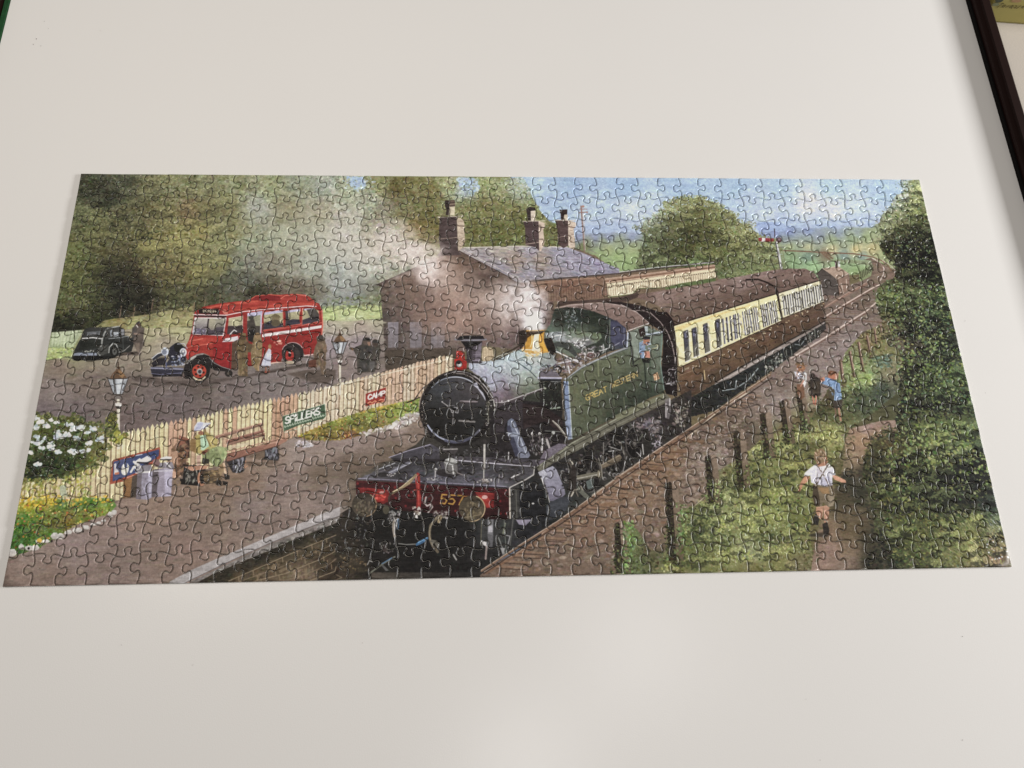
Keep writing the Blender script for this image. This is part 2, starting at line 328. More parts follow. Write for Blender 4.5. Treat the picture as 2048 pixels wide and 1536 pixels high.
#--END
#--PIC1
def paint_land():
    fr('0')
    # woodland behind the yard
    wood = [(165,352,72,74,50),(180,385,66,68,46),(160,425,98,102,60),(250,365,84,86,58),(215,395,62,64,44),(300,380,112,110,68),(345,365,122,122,76),(400,365,124,124,80),(470,365,132,136,88),(540,375,148,152,104),
        (600,375,138,144,114),(650,372,156,162,142),(690,385,160,166,132),(170,450,98,100,54),(250,430,94,92,54),(300,420,104,98,56),(330,435,118,112,62),(375,425,128,108,66),(410,430,108,102,58),(455,425,122,118,72),(515,415,156,160,140),
        (570,418,130,122,78),(640,425,158,150,118),(690,435,176,172,152),(740,440,164,166,134),(150,500,104,108,52),(200,480,104,102,54),(240,500,86,80,44),(300,490,128,122,62),(355,470,146,138,70),(400,460,142,134,66),(430,490,132,132,78),(470,460,138,136,84),
        (500,485,150,156,118),(560,480,158,164,132),(620,480,166,170,146),(680,470,190,188,174),(745,470,188,186,168),(140,560,96,100,46),(180,540,86,88,42),(215,545,56,54,34),(260,545,66,58,36),(300,540,96,86,46),(345,545,112,100,54),(395,540,128,122,62),
        (440,530,126,122,66),(475,530,112,116,90),(500,520,126,124,104),(540,530,132,124,100),(575,540,142,138,114),(620,530,152,158,138),(680,530,170,178,166),(740,530,178,178,158),(120,620,92,94,46),(160,600,92,94,48),(205,590,76,78,42),(235,575,40,42,32),
        (245,605,34,36,28),(290,600,44,42,28),(270,570,50,46,30),(350,590,78,80,42),(420,590,78,78,48),(455,565,86,88,66),(495,560,84,86,70),(510,585,66,62,42),(545,570,92,82,58),(590,575,98,84,62),(635,580,108,98,76),(680,570,152,158,146),(700,600,118,124,122),
        (745,590,112,112,78),(110,645,44,44,26),(140,640,46,48,28),(200,625,58,60,32),(260,625,60,58,34),(330,615,92,88,48),(380,610,86,84,48),(660,610,130,136,120),(735,615,110,108,70)]
    sky = [(1060,365,168,194,224),(1150,368,150,178,214),(1250,372,152,182,218),(1350,370,158,186,218),(1470,366,158,186,216),(1560,370,168,194,220),(1660,372,170,198,222),(1760,370,166,194,222),(1100,410,164,188,220),(1180,420,176,196,222),(1260,420,196,208,226),
        (1310,415,184,202,226),(1500,410,176,196,222),(1530,430,190,204,226),(1620,405,208,210,224),(1660,420,204,208,224),(1720,415,190,206,226),(1180,450,172,188,214),(1250,450,168,184,212),(1560,450,170,188,220),(1640,448,178,196,222),(1720,448,168,186,216)]
    W0 = '150 340 700 340 735 352 760 372 790 400 830 470 900 560 765 645 380 660 240 650 95 668 90 640'
    field('0 330 2060 330 2060 1200 0 1200', [(200,400,90,90,55),(600,500,150,150,120),(900,420,130,132,78),(1200,600,120,100,80),(1500,700,120,100,75),(1900,600,60,66,44),(300,800,118,102,96),(400,1050,135,112,96),(1000,1000,45,42,42),(1500,1000,110,100,60),(1950,1000,70,76,44)])
    sky = tone(sky, .82, 1.02)
    field('1020 350 1850 352 1850 480 1020 480', sky, 4)
    d('1020 350 1850 352 1850 470 1020 470', 1500, sky, (3, 7), 4, (-.12, .12), 4, 2, .35)
    wood = tone(wood, .80, 1.03, .04)
    field(W0, wood, 7)
    d(W0, 5200, wood, (3, 7), 1.8, (-1.4, 1.4), 13, 5, .5)
    d(W0, 9000, wood, (1.2, 2.8), 2.2, (-1.5, 1.5), 17, 5, .6)
    d(W0, 9000, wood, (.6, 1.3), 1.8, (-1.5, 1.5), 24, 6, .6)
    d('150 350 400 350 400 640 90 640', 1500, wood, (1.2, 2.6), 2, (-1.5, 1.5), 30, 6, .7); d('150 350 360 350 360 640 90 640', 3600, wood, (.6, 1.3), 1.6, (-1.5, 1.5), 38, 7, .75)
    for x, y, r in ((175,372,20),(222,392,22),(215,548,26),(262,548,22),(238,585,26),(262,600,30),(118,648,26),(205,600,22),(300,596,24),(520,585,24),(285,470,16),(240,450,18)): d(ep(x, y, r*1.3, r*.8), int(r*4), [(44,46,30),(60,60,40),(34,36,26),(80,80,52)], (1, 2.4), 1.8, (-1.4, 1.4), 6, 3, .6)
    clumps('150 352 460 352 480 560 380 600 95 650', 130, wood, (7, 18), .80, 1.14, .45)
    for x, y, w in ((330,360,9),(410,380,14),(480,430,12),(250,470,12),(370,500,16),(300,530,12),(420,520,14),(200,430,12),(450,400,10)):
        d(ep(x, y, w*2.6, w*1.3), 150, [(150,148,96),(138,136,84),(158,156,108)], (.7, 1.6), 1.6, (-1, 1), 10, 5, .45)
    # sky holes between the crowns, and the crowns either side of the chimneys
    field('690 352 742 354 738 372 722 380 704 376 694 366', [(700,360,166,188,218),(730,365,176,196,222)])
    CR = '730 354 1046 356 1062 390 1078 420 1100 445 1128 452 1160 490 1120 500 930 500 890 540 800 530 740 500 720 470 730 410'
    crown = [(760,370,140,140,84),(790,375,104,92,44),(820,370,124,118,62),(860,385,128,122,66),(740,400,164,168,140),(770,420,146,138,110),(800,430,128,122,74),(850,420,116,110,56),(830,460,140,116,62),(870,460,122,112,58),(780,470,190,180,164),(820,500,188,180,164),
        (900,370,158,162,108),(930,375,166,182,196),(960,375,150,156,92),(1000,370,154,160,106),(1040,370,168,180,168),(930,420,134,134,76),(970,415,126,122,64),(1010,420,128,126,70),(950,460,112,110,54),(1000,460,106,108,52),(1040,450,110,112,54),(1075,430,134,136,76),(1110,470,112,112,58),(1150,485,116,118,62)]
    crown = tone(crown, .84, .98, .1)
    field(CR, crown, 6); clumps('740 360 1040 360 1060 420 1150 490 930 496 840 470 760 430', 60, crown, (6, 15), .74, 1.16, .5); d(CR, 2600, crown, (2, 5), 1.6, (-1.2, 1.2), 14, 6, .6); d(CR, 5200, crown, (.7, 1.7), 1.6, (-1.5, 1.5), 22, 8, .75)
    d(ep(716, 366, 34, 18), 130, [(150,156,124),(164,170,140),(136,140,96),(176,192,206)], (.9, 2.4), 1.6, (-1.2, 1.2), 10, 5, .75); d(ep(716, 362, 14, 7), 14, [(170,190,216)], (1.5, 3), 1.5, (-1, 1), 5, 3, .8)
    fr('D')
    for s in ('980 90 1100 90 1080 150 1120 180 1050 190 1010 140', '1110 90 1200 92 1180 130 1230 190 1140 260 1100 180'): d(s, 150, [(168,190,216),(180,200,222),(150,160,140)], (1.2, 3.4), 1.6, (-1, 1), 6, 4, .85)
    d('1450 110 1620 100 1700 190 1690 290 1600 250 1480 200', 180, [(176,182,160),(190,196,180),(160,170,120)], (1, 2.2), 1.5, (-1, 1), 8, 4, .7)
    # far country
    fr('F')
    land = [(560,560,158,176,214),(900,560,158,178,214),(1200,560,160,180,214),(420,600,140,158,204),(560,640,134,150,200),(700,630,134,152,202),(900,620,140,158,204),(1000,660,142,154,170),(1200,640,138,152,168),(1400,640,140,154,150),(680,720,134,148,150),(900,720,138,154,140),
        (1150,720,150,168,118),(1350,700,150,170,120),(1500,690,150,166,110),(700,780,170,178,120),(900,780,186,184,126),(1150,810,204,192,130),(1400,815,212,190,122),(1550,810,196,180,116),(700,860,128,158,104),(900,880,112,140,116),(1080,870,122,104,80),(1250,880,124,146,134),(1450,890,130,152,140),(760,960,138,172,114),(950,980,146,186,120),(1200,960,150,192,120),(1420,1000,150,194,122),(1500,1000,148,188,120),
        (900,1060,152,190,126),(1360,1090,122,110,70),(1700,880,150,160,100),(600,800,150,160,110),(640,1000,120,140,86)]
    LP = '400 575 560 560 900 555 1700 550 1780 900 1790 1000 1560 1120 1330 1100 1180 1150 880 1100 840 1060 560 1040 380 900'
    land = tone(land, .8, 1.0)
    field(LP, land, 3); d(LP, 1800, land, (1, 2.6), 4, (-.16, .1), 5, 2, .5); d('560 520 1560 520 1560 580 560 580', 200, [(176,192,216),(166,184,214),(186,198,218)], (3, 6), 4, (-.06, .06), 3, 1, .35); d('380 540 640 540 640 620 380 620', 120, [(164,182,214),(150,168,206),(158,176,210)], (2, 5), 4, (-.06, .06), 3, 1, .5)
    fr('E')
    land2 = [(680,600,160,178,212),(900,600,158,174,206),(1150,620,160,172,200),(600,680,140,150,186),(760,690,138,148,184),(900,690,136,146,180),(1150,690,140,150,184),(700,730,136,142,110),(850,740,146,156,116),(1000,760,148,160,118),(1180,760,144,156,112),(650,780,120,126,72),(900,810,158,170,108),(1150,800,160,172,112),(800,870,150,172,104),(1000,880,152,176,106),(1150,880,150,172,104),(900,940,146,172,104),(1080,970,146,174,104),(1180,1000,140,164,100)]
    L2 = '560 600 1280 600 1300 760 1230 1010 1010 1050 760 870 560 800'
    land2 = tone(land2, .82, 1.0)
    field(L2, land2, 3); d(L2, 900, land2, (1, 2.2), 4, (-.1, .1), 4, 2, .5); d('560 560 1280 560 1280 640 560 640', 160, [(176,192,216),(168,184,212)], (3, 6), 4, (-.06, .06), 3, 1, .4)
    l('620 370 655 830', (152,122,112), 3.6, 1, 2.2); l('640 380 664 820', (196,184,176), 1.2)
    l('600 435 685 430', (150,112,104), 2.2); l('605 400 680 400', (160,122,112), 1.6); e(640, 372, 14, 12, (168,124,112)); e(680, 432, 9, 9, (168,124,112))
    # middle tree
    fr('0')
    T = nums('1280 455 1294 440 1310 432 1328 420 1334 408 1348 400 1372 396 1400 398 1428 404 1440 416 1446 424 1466 428 1474 444 1496 450 1514 470 1530 478 1548 484 1556 502 1562 540 1500 552 1440 560 1420 530 1330 538 1276 538 1278 500 1288 478')
    mid = [(1300,440,150,158,130),(1340,412,146,150,98),(1390,402,140,142,86),(1430,412,140,142,90),(1310,465,112,116,78),(1345,445,102,104,62),(1400,430,108,108,60),(1440,440,120,122,68),(1290,500,104,112,74),(1330,490,86,88,54),(1380,470,82,82,46),(1420,470,90,90,50),(1320,525,104,112,70),
        (1370,505,84,86,48),(1420,500,102,104,56),(1460,460,134,136,82),(1480,455,140,142,90),(1500,475,134,134,82),(1470,490,116,118,66),(1520,500,120,124,76),(1450,530,106,112,66),(1500,530,118,128,78),(1540,510,128,134,84),(1440,550,98,108,66),(1390,530,106,124,72)]
    mid = tone(mid, .9, .98, .15)
    field(T, mid, 6); d(T, 1400, mid, (2, 5), 1.6, (-1, 1), 12, 5, .6); d(T, 4200, mid, (.6, 1.6), 1.7, (-1.2, 1.2), 24, 7, .8)
    clumps(T, 60, mid, (7, 16), .70, 1.2, .6)
    for x, y in ((1300,470),(1322,440),(1352,425),(1300,505),(1288,490),(1410,412),(1360,480),(1330,455)): d(ep(x, y, 5, 3.5), 7, [(176,190,196),(160,172,166)], (.6, 1.4), 1.6, (-1, 1), 6, 3, .6)
    rim = T[:20]
    for x, y in rim:
        for k in range(3): d(ep(x+prng.uniform(-12, 12), y+prng.uniform(-5, 9), 7, 5), 12, mid, (.8, 1.8), 1.6, (-1, 1), 16, 5, .85)
        d(ep(x, y, 12, 7), 26, mid, (.7, 1.7), 1.5, (-1, 1), 20, 6, .8)
        d(ep(x+3, y+9, 14, 7), 7, [(176,194,214),(190,204,220)], (.6, 1.4), 1.5, (-1, 1), 6, 3, .7)
    # right-hand track, verge and shrub bank
    fr('0')
    gnd = [(1660,560,128,100,82),(1700,560,130,104,88),(1760,530,140,112,90),(1780,545,138,108,86),(1680,600,140,112,94),(1740,600,132,108,88),(1640,640,138,110,92),(1700,650,142,118,106),(1650,690,150,126,116),(1600,720,152,128,114),(1700,690,160,138,130),(1560,760,140,114,98),(1640,740,156,132,120),(1500,800,150,124,108),(1560,810,158,136,124),
        (1450,850,128,100,78),(1400,880,120,94,74),(1480,870,106,86,66),(1340,930,150,110,76),(1380,960,146,118,96),(1420,920,156,134,116),(1300,980,150,114,84),(1350,1020,140,110,84),(1240,1020,150,112,82),(1180,1060,146,108,82),(1280,1080,132,104,80),(1120,1100,138,108,86),(1200,1120,132,104,82),(1040,1140,132,102,80),(1330,1120,112,96,66),(1600,840,150,140,90),(1560,880,120,118,62)]
    GP = '960 1150 1120 1040 1235 955 1356 873 1464 802 1540 752 1560 700 1650 640 1640 560 1740 515 1790 540 1800 600 1760 660 1720 720 1660 800 1560 850 1480 960 1420 1160 960 1160'
    gnd = tone(gnd, .78, .93)
    field(GP, gnd, 6); d(GP, 3600, gnd, (1, 2.8), 3, (-.12, .1), 9, 4, .6); d(GP, 2600, gnd, (.5, 1.1), 1.4, (-1, 1), 20, 6, .7)
    fr('M')
    for y in range(420, 680, 17): l([(0-(y-420)*.2, y), (170-(y-500)*.3, y-6+prng.uniform(-6, 6))], (92,70,58), 1.3, .75)
    for y in range(210, 340, 20): l([(230-(y-210), y), (470-(y-210)*.6, y+20)], (112,84,70), 1.4, .7)
    l('10 385 640 440', (110,80,62), 2.2, .8)
    l('0 380 200 255 480 90 560 50', (206,182,168), 2.6); l('10 395 210 268 490 102', (110,78,64), 1.6)
    l('0 280 260 130 430 40', (150,112,94), 5, .7); l('-30 300 240 130 440 20', (176,150,134), 1.6, .8)
    l('-340 800 0 595 200 465 430 318 575 195', (204,182,168), 3); l('-330 815 10 610 210 480 440 332', (112,80,66), 1.5)
    l('575 195 620 160', (150,150,90), 2)
    fr('F')
    l('650 825 840 832 1100 845 1370 858 1560 890 1660 930 1720 980 1750 1030', (126,94,74), 3)
    l('1560 905 1640 950 1678 1010 1670 1070 1640 1130', (206,190,178), 2.2); l('1660 925 1745 975 1790 1020', (190,172,158), 1.6)
    l('1600 920 1660 980 1660 1050', (128,96,82), 2.4, .8)
    for i in range(24): l([(1190+i*15, 915+i*1.2), (1190+i*15, 940+i*1.6)], (126,106,84), 1.1, .8)
    for i in range(9): l([(1430+i*16, 1040-i*8), (1440+i*16, 1110-i*10)], (64,60,44), 2, .9)
    l('1000 925 1150 925 1240 920', (128,120,92), 1, .8); l('1405 700 1428 840', (120,128,80), 1.4); l('1165 820 1180 870', (120,120,110), 1.2)
    for x0, x1, y in ((1040,1120,880),(1060,1150,870)): l([(x0, y-30), (x1, y+35)], (124,92,70), 4, .7)
    # lineside hut
    p('985 1065 1045 1010 1110 1050 1190 1120 1215 1290 1060 1280 1030 1130', (84,74,68), 1, (92,82,76)); p('1045 1008 1210 985 1315 1060 1195 1115', (178,152,132), 1, (168,142,122)); l('1045 1008 1210 985', (206,188,168), 1.4); l('1190 1118 1312 1062', (206,190,172), 1.5)
    p('1190 1125 1300 1075 1320 1120 1310 1230 1220 1275', (142,114,98)); l('1240 1160 1260 1260', (206,184,168), 1.8); l('1290 1120 1300 1230', (198,176,160), 1.8); l('1195 1125 1215 1280', (52,44,40), 2); l('985 1068 1045 1010', (64,54,48), 2)
    gf = [(1320,960,140,160,118),(1450,940,144,162,124),(1540,960,140,150,116),(1380,1010,148,176,118),(1480,1010,144,170,114),(1400,1080,132,140,92),(1500,1060,130,136,96)]
    field('1230 930 1330 915 1545 925 1562 990 1545 1085 1440 1140 1330 1130 1320 1060 1230 1000', gf, 4)
    for i in range(22): l([(1240+i*14.5, 915+i*1.2), (1240+i*14.5, 942+i*1.6)], (118,104,84), 1.2, .8)
    for i in range(8): l([(1436+i*16, 1040-i*9), (1444+i*16, 1112-i*12)], (70,64,48), 2.2, .85)
    p('1322 1075 1425 1070 1428 1140 1330 1180', (112,100,70)); p('1170 930 1200 930 1205 1000 1180 1000', (104,84,78)); p('1205 935 1225 935 1230 990 1208 990', (212,206,204))
    # signal
    l('555 610 556 690', (70,52,54), 1.6); l('575 730 632 1030', (206,202,202), 3.4, 1, 4.4); l('566 735 615 1030', (60,56,58), 1.6); l('608 790 650 1010', (120,122,84), 1.2); l('630 790 672 1010', (120,122,84), 1.2)
    for i in range(9): l([(612+i*4.5, 810+i*22), (632+i*4.5, 808+i*22)], (120,122,84), .9)
    p('390 692 545 700 545 732 392 728', (150,54,58)); p('425 694 460 696 460 728 427 728', (226,214,214)); e(600, 715, 30, 26, (92,56,62)); e(600, 712, 14, 12, (150,130,140)); l('560 680 552 600', (64,44,48), 1.4); l('590 790 660 790', (90,80,78), 1.5)
def paint_station():
    # gable wall, roof, chimneys
    fr('0')
    wall = [(770,590,100,84,74),(770,650,84,72,68),(770,720,86,74,66),(830,570,120,96,84),(850,620,128,104,92),(830,690,110,96,92),(880,700,112,98,90),(900,540,134,104,86),(940,540,110,88,76),(980,560,96,78,68),(930,500,104,84,72),(960,600,128,108,98),(1000,580,120,100,90),(900,640,140,116,106),(960,660,112,92,84),(1010,660,110,92,88),(1020,560,92,76,68)]
    WP = '749 571 800 548 880 512 905 500 918 503 1020 556 1042 566 1100 570 1110 640 1040 700 960 690 900 715 760 745 761 574'
    field(WP, wall, 5); d(WP, 2600, wall, (1.5, 4), 1.4, (-1.5, 1.5), 9, 4, .5); d(WP, 2600, wall, (.5, 1), 3, (1.4, 1.7), 12, 4, .5)
    l('749 571 800 549 830 535', (72,56,52), 3, .8)
    fr('C')
    for x0, x1 in ((690, 800), (915, 1040), (1130, 1275)):
        p([(x0-14, 418), (x1+14, 418), (x1+12, 700), (x0-10, 705)], (92,78,72), .55)
        p([(x0, 432), (x1, 428), (x1-4, 690), (x0+4, 694)], (146,138,146), .85, (128,120,124))
        for i in range(5): l([(x0+8+i*20, 470+i*7), (x0+30+i*20, 455+i*9)], (150,142,144), 1.4, .5)
        l([((x0+x1)/2, 432), ((x0+x1)/2, 690)], (98,86,82), 1.4, .45)
    p('1290 440 1450 440 1440 620 1300 620', (124,108,104), .5); l('640 715 1360 700', (98,82,74), 4, .6)
    p('620 720 1390 700 1390 790 1050 830 640 960 600 950', (78,66,54), .8)
    fr('0')
    roof = [(930,500,170,160,158),(1000,500,176,164,152),(1060,498,170,164,172),(1120,500,166,162,176),(960,520,158,148,150),(1030,520,162,144,130),(1080,520,156,138,124),(1140,520,160,154,168),(1190,525,158,152,172),(1000,540,156,150,158),(1060,545,156,150,158),(1120,545,154,146,152),(1180,545,150,146,160),(1230,540,148,144,160)]
    RP = '915 502 927 494 1040 492 1134 494 1180 512 1237 538 1239 548 1140 556 1042 566 1030 562 1010 552'
    field(RP, roof, 6); d(RP, 900, roof, (.8, 1.8), 5, (.1, .35), 14, 6, .6)
    for y in range(500, 560, 7): l([(930+(y-498)*1.8, y), (1060, y-1), (1130+(y-498)*1.7, y-2)], (120,112,124), .9, .55)
    for k in range(40):
        x = prng.uniform(940, 1200); y = prng.uniform(500, 552); l([(x, y), (x+9, y+5)], (110,98,106), .8, .6)
    for x0 in (1120, 1150, 1175): l([(x0, 498), (x0+55, 524), (x0+62, 546)], (128,118,130), .9, .6)
    l('927 495 1040 492 1134 494', (204,194,180), 2.2); l('915 501 1010 551 1022 556', (92,74,66), 3.4); l('926 500 1012 545 1030 556', (196,184,178), 1.5)
    l('1134 495 1237 540', (176,172,188), 1.6)
    fr('D')
    def chim(dk, lt, c1, c2): p(dk, c1, 1, None, n=7); p(lt, c2, 1, None, n=7)
    chim('810 480 985 478 995 740 1000 830 1040 870 780 880 820 830 800 700', '985 482 1050 500 1065 560 1060 600 1070 720 1040 800 1000 830', (84,68,66), (196,176,152))
    p('865 310 965 305 965 330 950 345 950 460 870 462 880 400 862 370', (62,50,46)); p('912 340 966 330 966 400 962 462 905 466', (214,200,170)); p('905 310 965 305 968 372 915 378', (112,92,80)); l('912 335 966 330', (60,46,42), 1.2); l('912 352 966 346', (170,150,130), 1.1); l('912 366 966 360', (60,46,42), 1)
    l('790 482 1055 470', (186,172,156), 2); l('800 500 985 505', (54,42,42), 1.4); l('800 705 985 690 1075 720', (150,130,116), 1.6); l('990 570 1060 575', (96,74,64), 2)
    for k in range(26):
        x, y = prng.uniform(820, 975), prng.uniform(520, 800); l([(x, y), (x+22, y-2)], (88,72,70), .9, .7)
        x, y = prng.uniform(1000, 1050), prng.uniform(510, 760); l([(x, y), (x+18, y+2)], (140,112,92), 1, .7)
    chim('1665 525 1825 522 1830 830 1790 790 1690 770 1685 600', '1822 522 1885 540 1885 590 1870 610 1885 740 1850 830 1830 830', (84,66,66), (206,184,164)); p('1695 400 1730 375 1790 385 1785 520 1715 520', (64,52,50)); p('1742 420 1788 415 1790 520 1745 520', (216,200,180)); l('1660 524 1890 520', (206,192,172), 1.8); l('1825 580 1885 590', (84,62,56), 2.4); l('1690 760 1890 730', (200,176,156), 1.3)
    fr('E')
    chim('355 512 488 512 492 770 440 800 385 760 375 600', '486 512 565 535 570 570 545 600 560 790 500 800 490 770', (88,68,66), (206,186,166)); p('398 405 480 402 478 450 455 512 415 512 410 450', (66,50,46)); p('448 455 484 455 482 512 440 512', (210,194,172)); l('330 512 560 516', (212,198,180), 1.8); l('490 580 560 590', (110,82,70), 2); l('380 690 545 660', (176,150,136), 1.2)
    for k in range(18):
        x, y = prng.uniform(385, 470), prng.uniform(540, 750); l([(x, y), (x+20, y-2)], (92,74,72), .9, .6); x, y = prng.uniform(500, 545), prng.uniform(540, 770); l([(x, y), (x+16, y+2)], (150,120,100), 1, .7)
    # canopy
    can = [(200,1170,140,104,84),(500,1150,132,98,80),(860,1110,138,108,88),(300,1300,130,104,88),(600,1270,126,98,80),(880,1250,136,106,88)]
    CP = '100 1150 400 1120 860 1085 890 1300 640 1335 380 1345 240 1340 160 1240'
    field(CP, can, 7); d(CP, 500, can, (.8, 1.8), 3, (-.1, .1), 10, 4, .6)
    for x in range(260, 900, 26): l([(x, 1225-(x-260)*.06), (x+4, 1340-(x-260)*.05)], (88,64,54), 1.1, .7)
    l('90 1140 400 1110 700 1085 1010 1060 1400 1010 1990 938', (84,70,64), 3.4); l('1010 1045 1400 995 1980 945', (204,202,204), 1.6); l('120 1165 400 1135 860 1100', (164,128,104), 2)
    p('850 1110 1990 965 1995 1015 880 1160', (150,114,92), 1, (172,136,112)); l('860 1118 1990 978', (186,158,136), 2.6); l('870 1140 1990 995', (118,84,66), 1.6); l('880 1155 1990 1010', (206,178,150), 2)
    p('885 1165 1990 1012 2002 1105 1620 1165 1480 1205 1190 1215 1150 1270 900 1300', (222,206,170), 1, (228,212,180))
    for i in range(48):
        x = 900+i*23.5; y = 1172-(x-885)*.138; l([(x, y+18), (x+5, y+118-(x-900)*.025)], (140,112,88), 1.2, .75); e(x+10, y+22, 5, 7, (70,54,46), .9)
    l('900 1302 1150 1272 1200 1215 1480 1205 1640 1165 2000 1105', (96,104,62), 2.4, .8)
    p('1480 1205 1640 1165 2000 1108 2000 1140 1700 1190 1560 1260 1490 1230', (96,112,66))
def paint_smoke():
    fr('0')
    for x, y, rx, ry, c, a in ((690,480,90,50,(188,188,176),.5),(600,470,90,56,(166,172,152),.35),(740,500,80,50,(200,198,188),.5),(800,500,66,44,(210,204,196),.55),(660,540,70,50,(168,176,166),.4),(560,440,70,44,(162,166,142),.3),(640,420,70,40,(164,164,142),.3),(700,590,50,54,(150,158,156),.45),(520,520,60,44,(150,158,140),.3),(520,425,30,24,(166,174,166),.4),
        (840,525,56,36,(218,210,204),.6),(870,552,46,36,(224,216,212),.7),(850,545,36,26,(228,222,218),.6),(905,570,50,40,(204,188,178),.6),(940,595,60,44,(170,146,132),.5),(900,620,60,40,(160,136,124),.55),(880,650,56,34,(142,120,108),.5),(960,640,60,34,(150,128,118),.5),(985,590,44,34,(190,176,166),.6),(1000,640,34,30,(176,162,156),.45),(930,650,60,26,(166,140,126),.4),
        (1010,610,40,34,(206,200,196),.6),(1040,600,36,30,(224,222,222),.75),(1062,600,28,30,(236,236,238),.85),(1058,630,28,26,(238,238,240),.9),(1066,646,22,16,(240,240,242),.9),(1040,630,30,22,(220,216,214),.6),(1086,612,14,26,(232,232,236),.6),(1030,570,30,16,(206,204,206),.5)):
        b(x, y, rx, ry, (c[0]+7, c[1]-1, c[2]-4), a, .5)
    d('760 560 1090 550 1090 660 900 690 780 640', 600, [(170,146,132),(150,124,112),(190,172,162),(138,112,100)], (2, 6), 1.5, (-1, 1), 10, 4, .14)
    for x, y, rx, ry, c, a in ((855,605,40,40,(120,96,86),.4),(915,545,34,26,(132,104,88),.45),(955,565,34,26,(104,86,78),.5),(815,580,26,24,(128,104,90),.4),(980,650,26,18,(120,100,92),.4)): b(x, y, rx, ry, c, a)
#--PIC2
def paint_yard():
    fr('0')
    yard = [(130,700,150,160,100),(200,690,156,146,122),(300,660,172,164,128),(350,650,176,172,126),(330,690,160,148,128),(120,730,134,116,102),(110,780,136,122,116),(180,770,124,108,98),(250,780,112,98,90),(90,830,118,104,104),(160,820,118,104,102),(300,800,116,102,98),(270,840,112,96,92),(360,800,112,98,96),(450,780,118,104,100),(540,760,124,112,108),(620,750,122,108,104),
            (660,650,178,166,148),(720,650,176,160,146),(660,690,156,142,146),(720,690,150,134,138),(690,730,134,118,112),(600,740,132,118,112),(740,720,118,104,96),(400,760,100,86,78),(250,700,150,136,120),(660,625,182,192,132),(720,625,182,192,134)]
    YP = '95 668 240 650 380 655 640 640 765 640 770 740 700 780 520 830 320 860 240 880 60 880 70 800'
    field(YP, yard, 5); d(YP, 1500, yard, (1, 3), 5, (-.12, .02), 6, 3, .5)
    verge = [(110,690,174,184,124),(120,710,166,178,118),(150,640,110,110,56),(200,655,150,148,78),(235,640,160,140,66),(270,650,178,174,92),(330,645,180,174,96),(380,635,178,168,90),(370,620,150,136,76),(300,630,150,140,80),(240,625,140,122,64)]
    verge = tone(verge, .72, .93)
    d('95 690 150 690 140 716 88 720', 160, verge, (.8, 2), 3, (-.3, .3), 10, 5, .8)
    VP = '190 655 210 640 300 628 385 612 388 632 384 652 330 655 270 657 200 664'
    field(VP, verge, 6); d(VP, 420, verge, (.7, 2), 2.6, (-.3, .3), 12, 6, .7)
    v2 = [(650,625,176,188,124),(700,622,182,192,130),(755,620,180,188,128),(700,637,190,194,150)]
    field('645 612 762 610 764 636 700 642 645 640', v2, 5); d('645 612 762 610 764 636 645 640', 260, v2, (.8, 2), 4, (-.1, .1), 8, 4, .7)
    d('655 596 762 590 762 614 645 618', 160, [(112,118,76),(126,132,96),(140,150,120)], (1, 3), 1.5, (-1, 1), 12, 4, .7)
    for x, y in ((242,612),(269,612),(305,600),(388,605),(410,600),(440,590)): l([(x, y), (x-3, y+22)], (150,118,96), 1.8, .7)
    # pale paling fence behind the car
    fr('q')
    p('180 290 420 270 700 250 720 300 640 420 560 560 480 540 160 540', (188,196,160), 1, (172,184,140))
    for i in range(9): l([(190+i*58, 290-i*4), (178+i*50, 540-i*3)], (110,124,86), 1, .7)
    for i in range(7): p([(210+i*66, 285-i*4), (250+i*66, 282-i*4), (236+i*60, 480), (196+i*60, 500)], (208,216,184), .45)
    p('180 250 420 215 700 190 720 250 440 275 190 295', (40,42,28), .85, soft=1.2)
    d('110 560 560 560 540 700 90 750', 160, [(170,184,110),(184,192,126),(150,166,92)], (1, 2.4), 2, (-.4, .4), 8, 4, .8); l('280 640 385 650', (60,64,44), 1.2)
    # black saloon car
    p('560 640 700 380 720 300 760 240 850 208 1100 205 1340 190 1440 240 1440 350 1510 360 1600 480 1560 620 1340 690 1200 740 950 770 600 770 540 720', (48,50,48))
    p('850 208 960 205 1100 210 1130 230 1060 410 900 390 720 400 740 290', (58,58,56)); p('800 290 1020 270 1010 330 800 350', (96,98,100)); p('850 310 960 295 950 330 850 340', (140,140,144)); l('720 400 900 385 1060 405', (206,204,200), 2.4); l('1340 192 1150 225 1100 300 1060 405 1050 500 990 640 1020 690', (170,170,164), 3, .9)
    p('1130 250 1200 225 1340 215 1350 370 1180 400 1100 420', (66,66,64)); p('1190 270 1230 240 1230 360 1200 370', (128,132,136)); p('1245 290 1335 288 1335 360 1250 365', (176,180,184)); p('1370 240 1430 240 1432 340 1380 350', (140,140,144)); l('1245 235 1240 380', (40,40,40), 1.4); l('1350 200 1355 380', (40,40,40), 1.6); l('1170 405 1340 385 1500 360', (160,164,164), 1.4)
    l('1170 640 1180 550 1240 480 1300 500 1330 600', (178,178,172), 2); e(1265, 620, 70, 95, (36,36,34)); e(1268, 618, 40, 62, (92,92,88)); e(1270, 616, 16, 24, (44,44,42)); l('1410 390 1420 600', (84,88,86), 1); l('1340 630 1430 610 1530 520', (150,146,140), 1.6)
    p('560 660 640 640 960 645 970 690 560 690', (140,146,160)); p('600 690 960 690 1180 700 1340 680 1200 745 960 775 560 770 540 730', (34,34,34)); p('1340 650 1650 620 1680 650 1340 700', (52,44,40)); p('980 560 1170 500 1160 640 1060 690 990 660', (74,74,70)); d('700 600 930 590 930 625 700 630', 16, [(180,180,170),(150,150,144)], (.6, 1.3), 1.5, (-.2, .2), 6, 3, .8)
    p('690 420 1040 420 1000 560 660 590', (40,44,38))
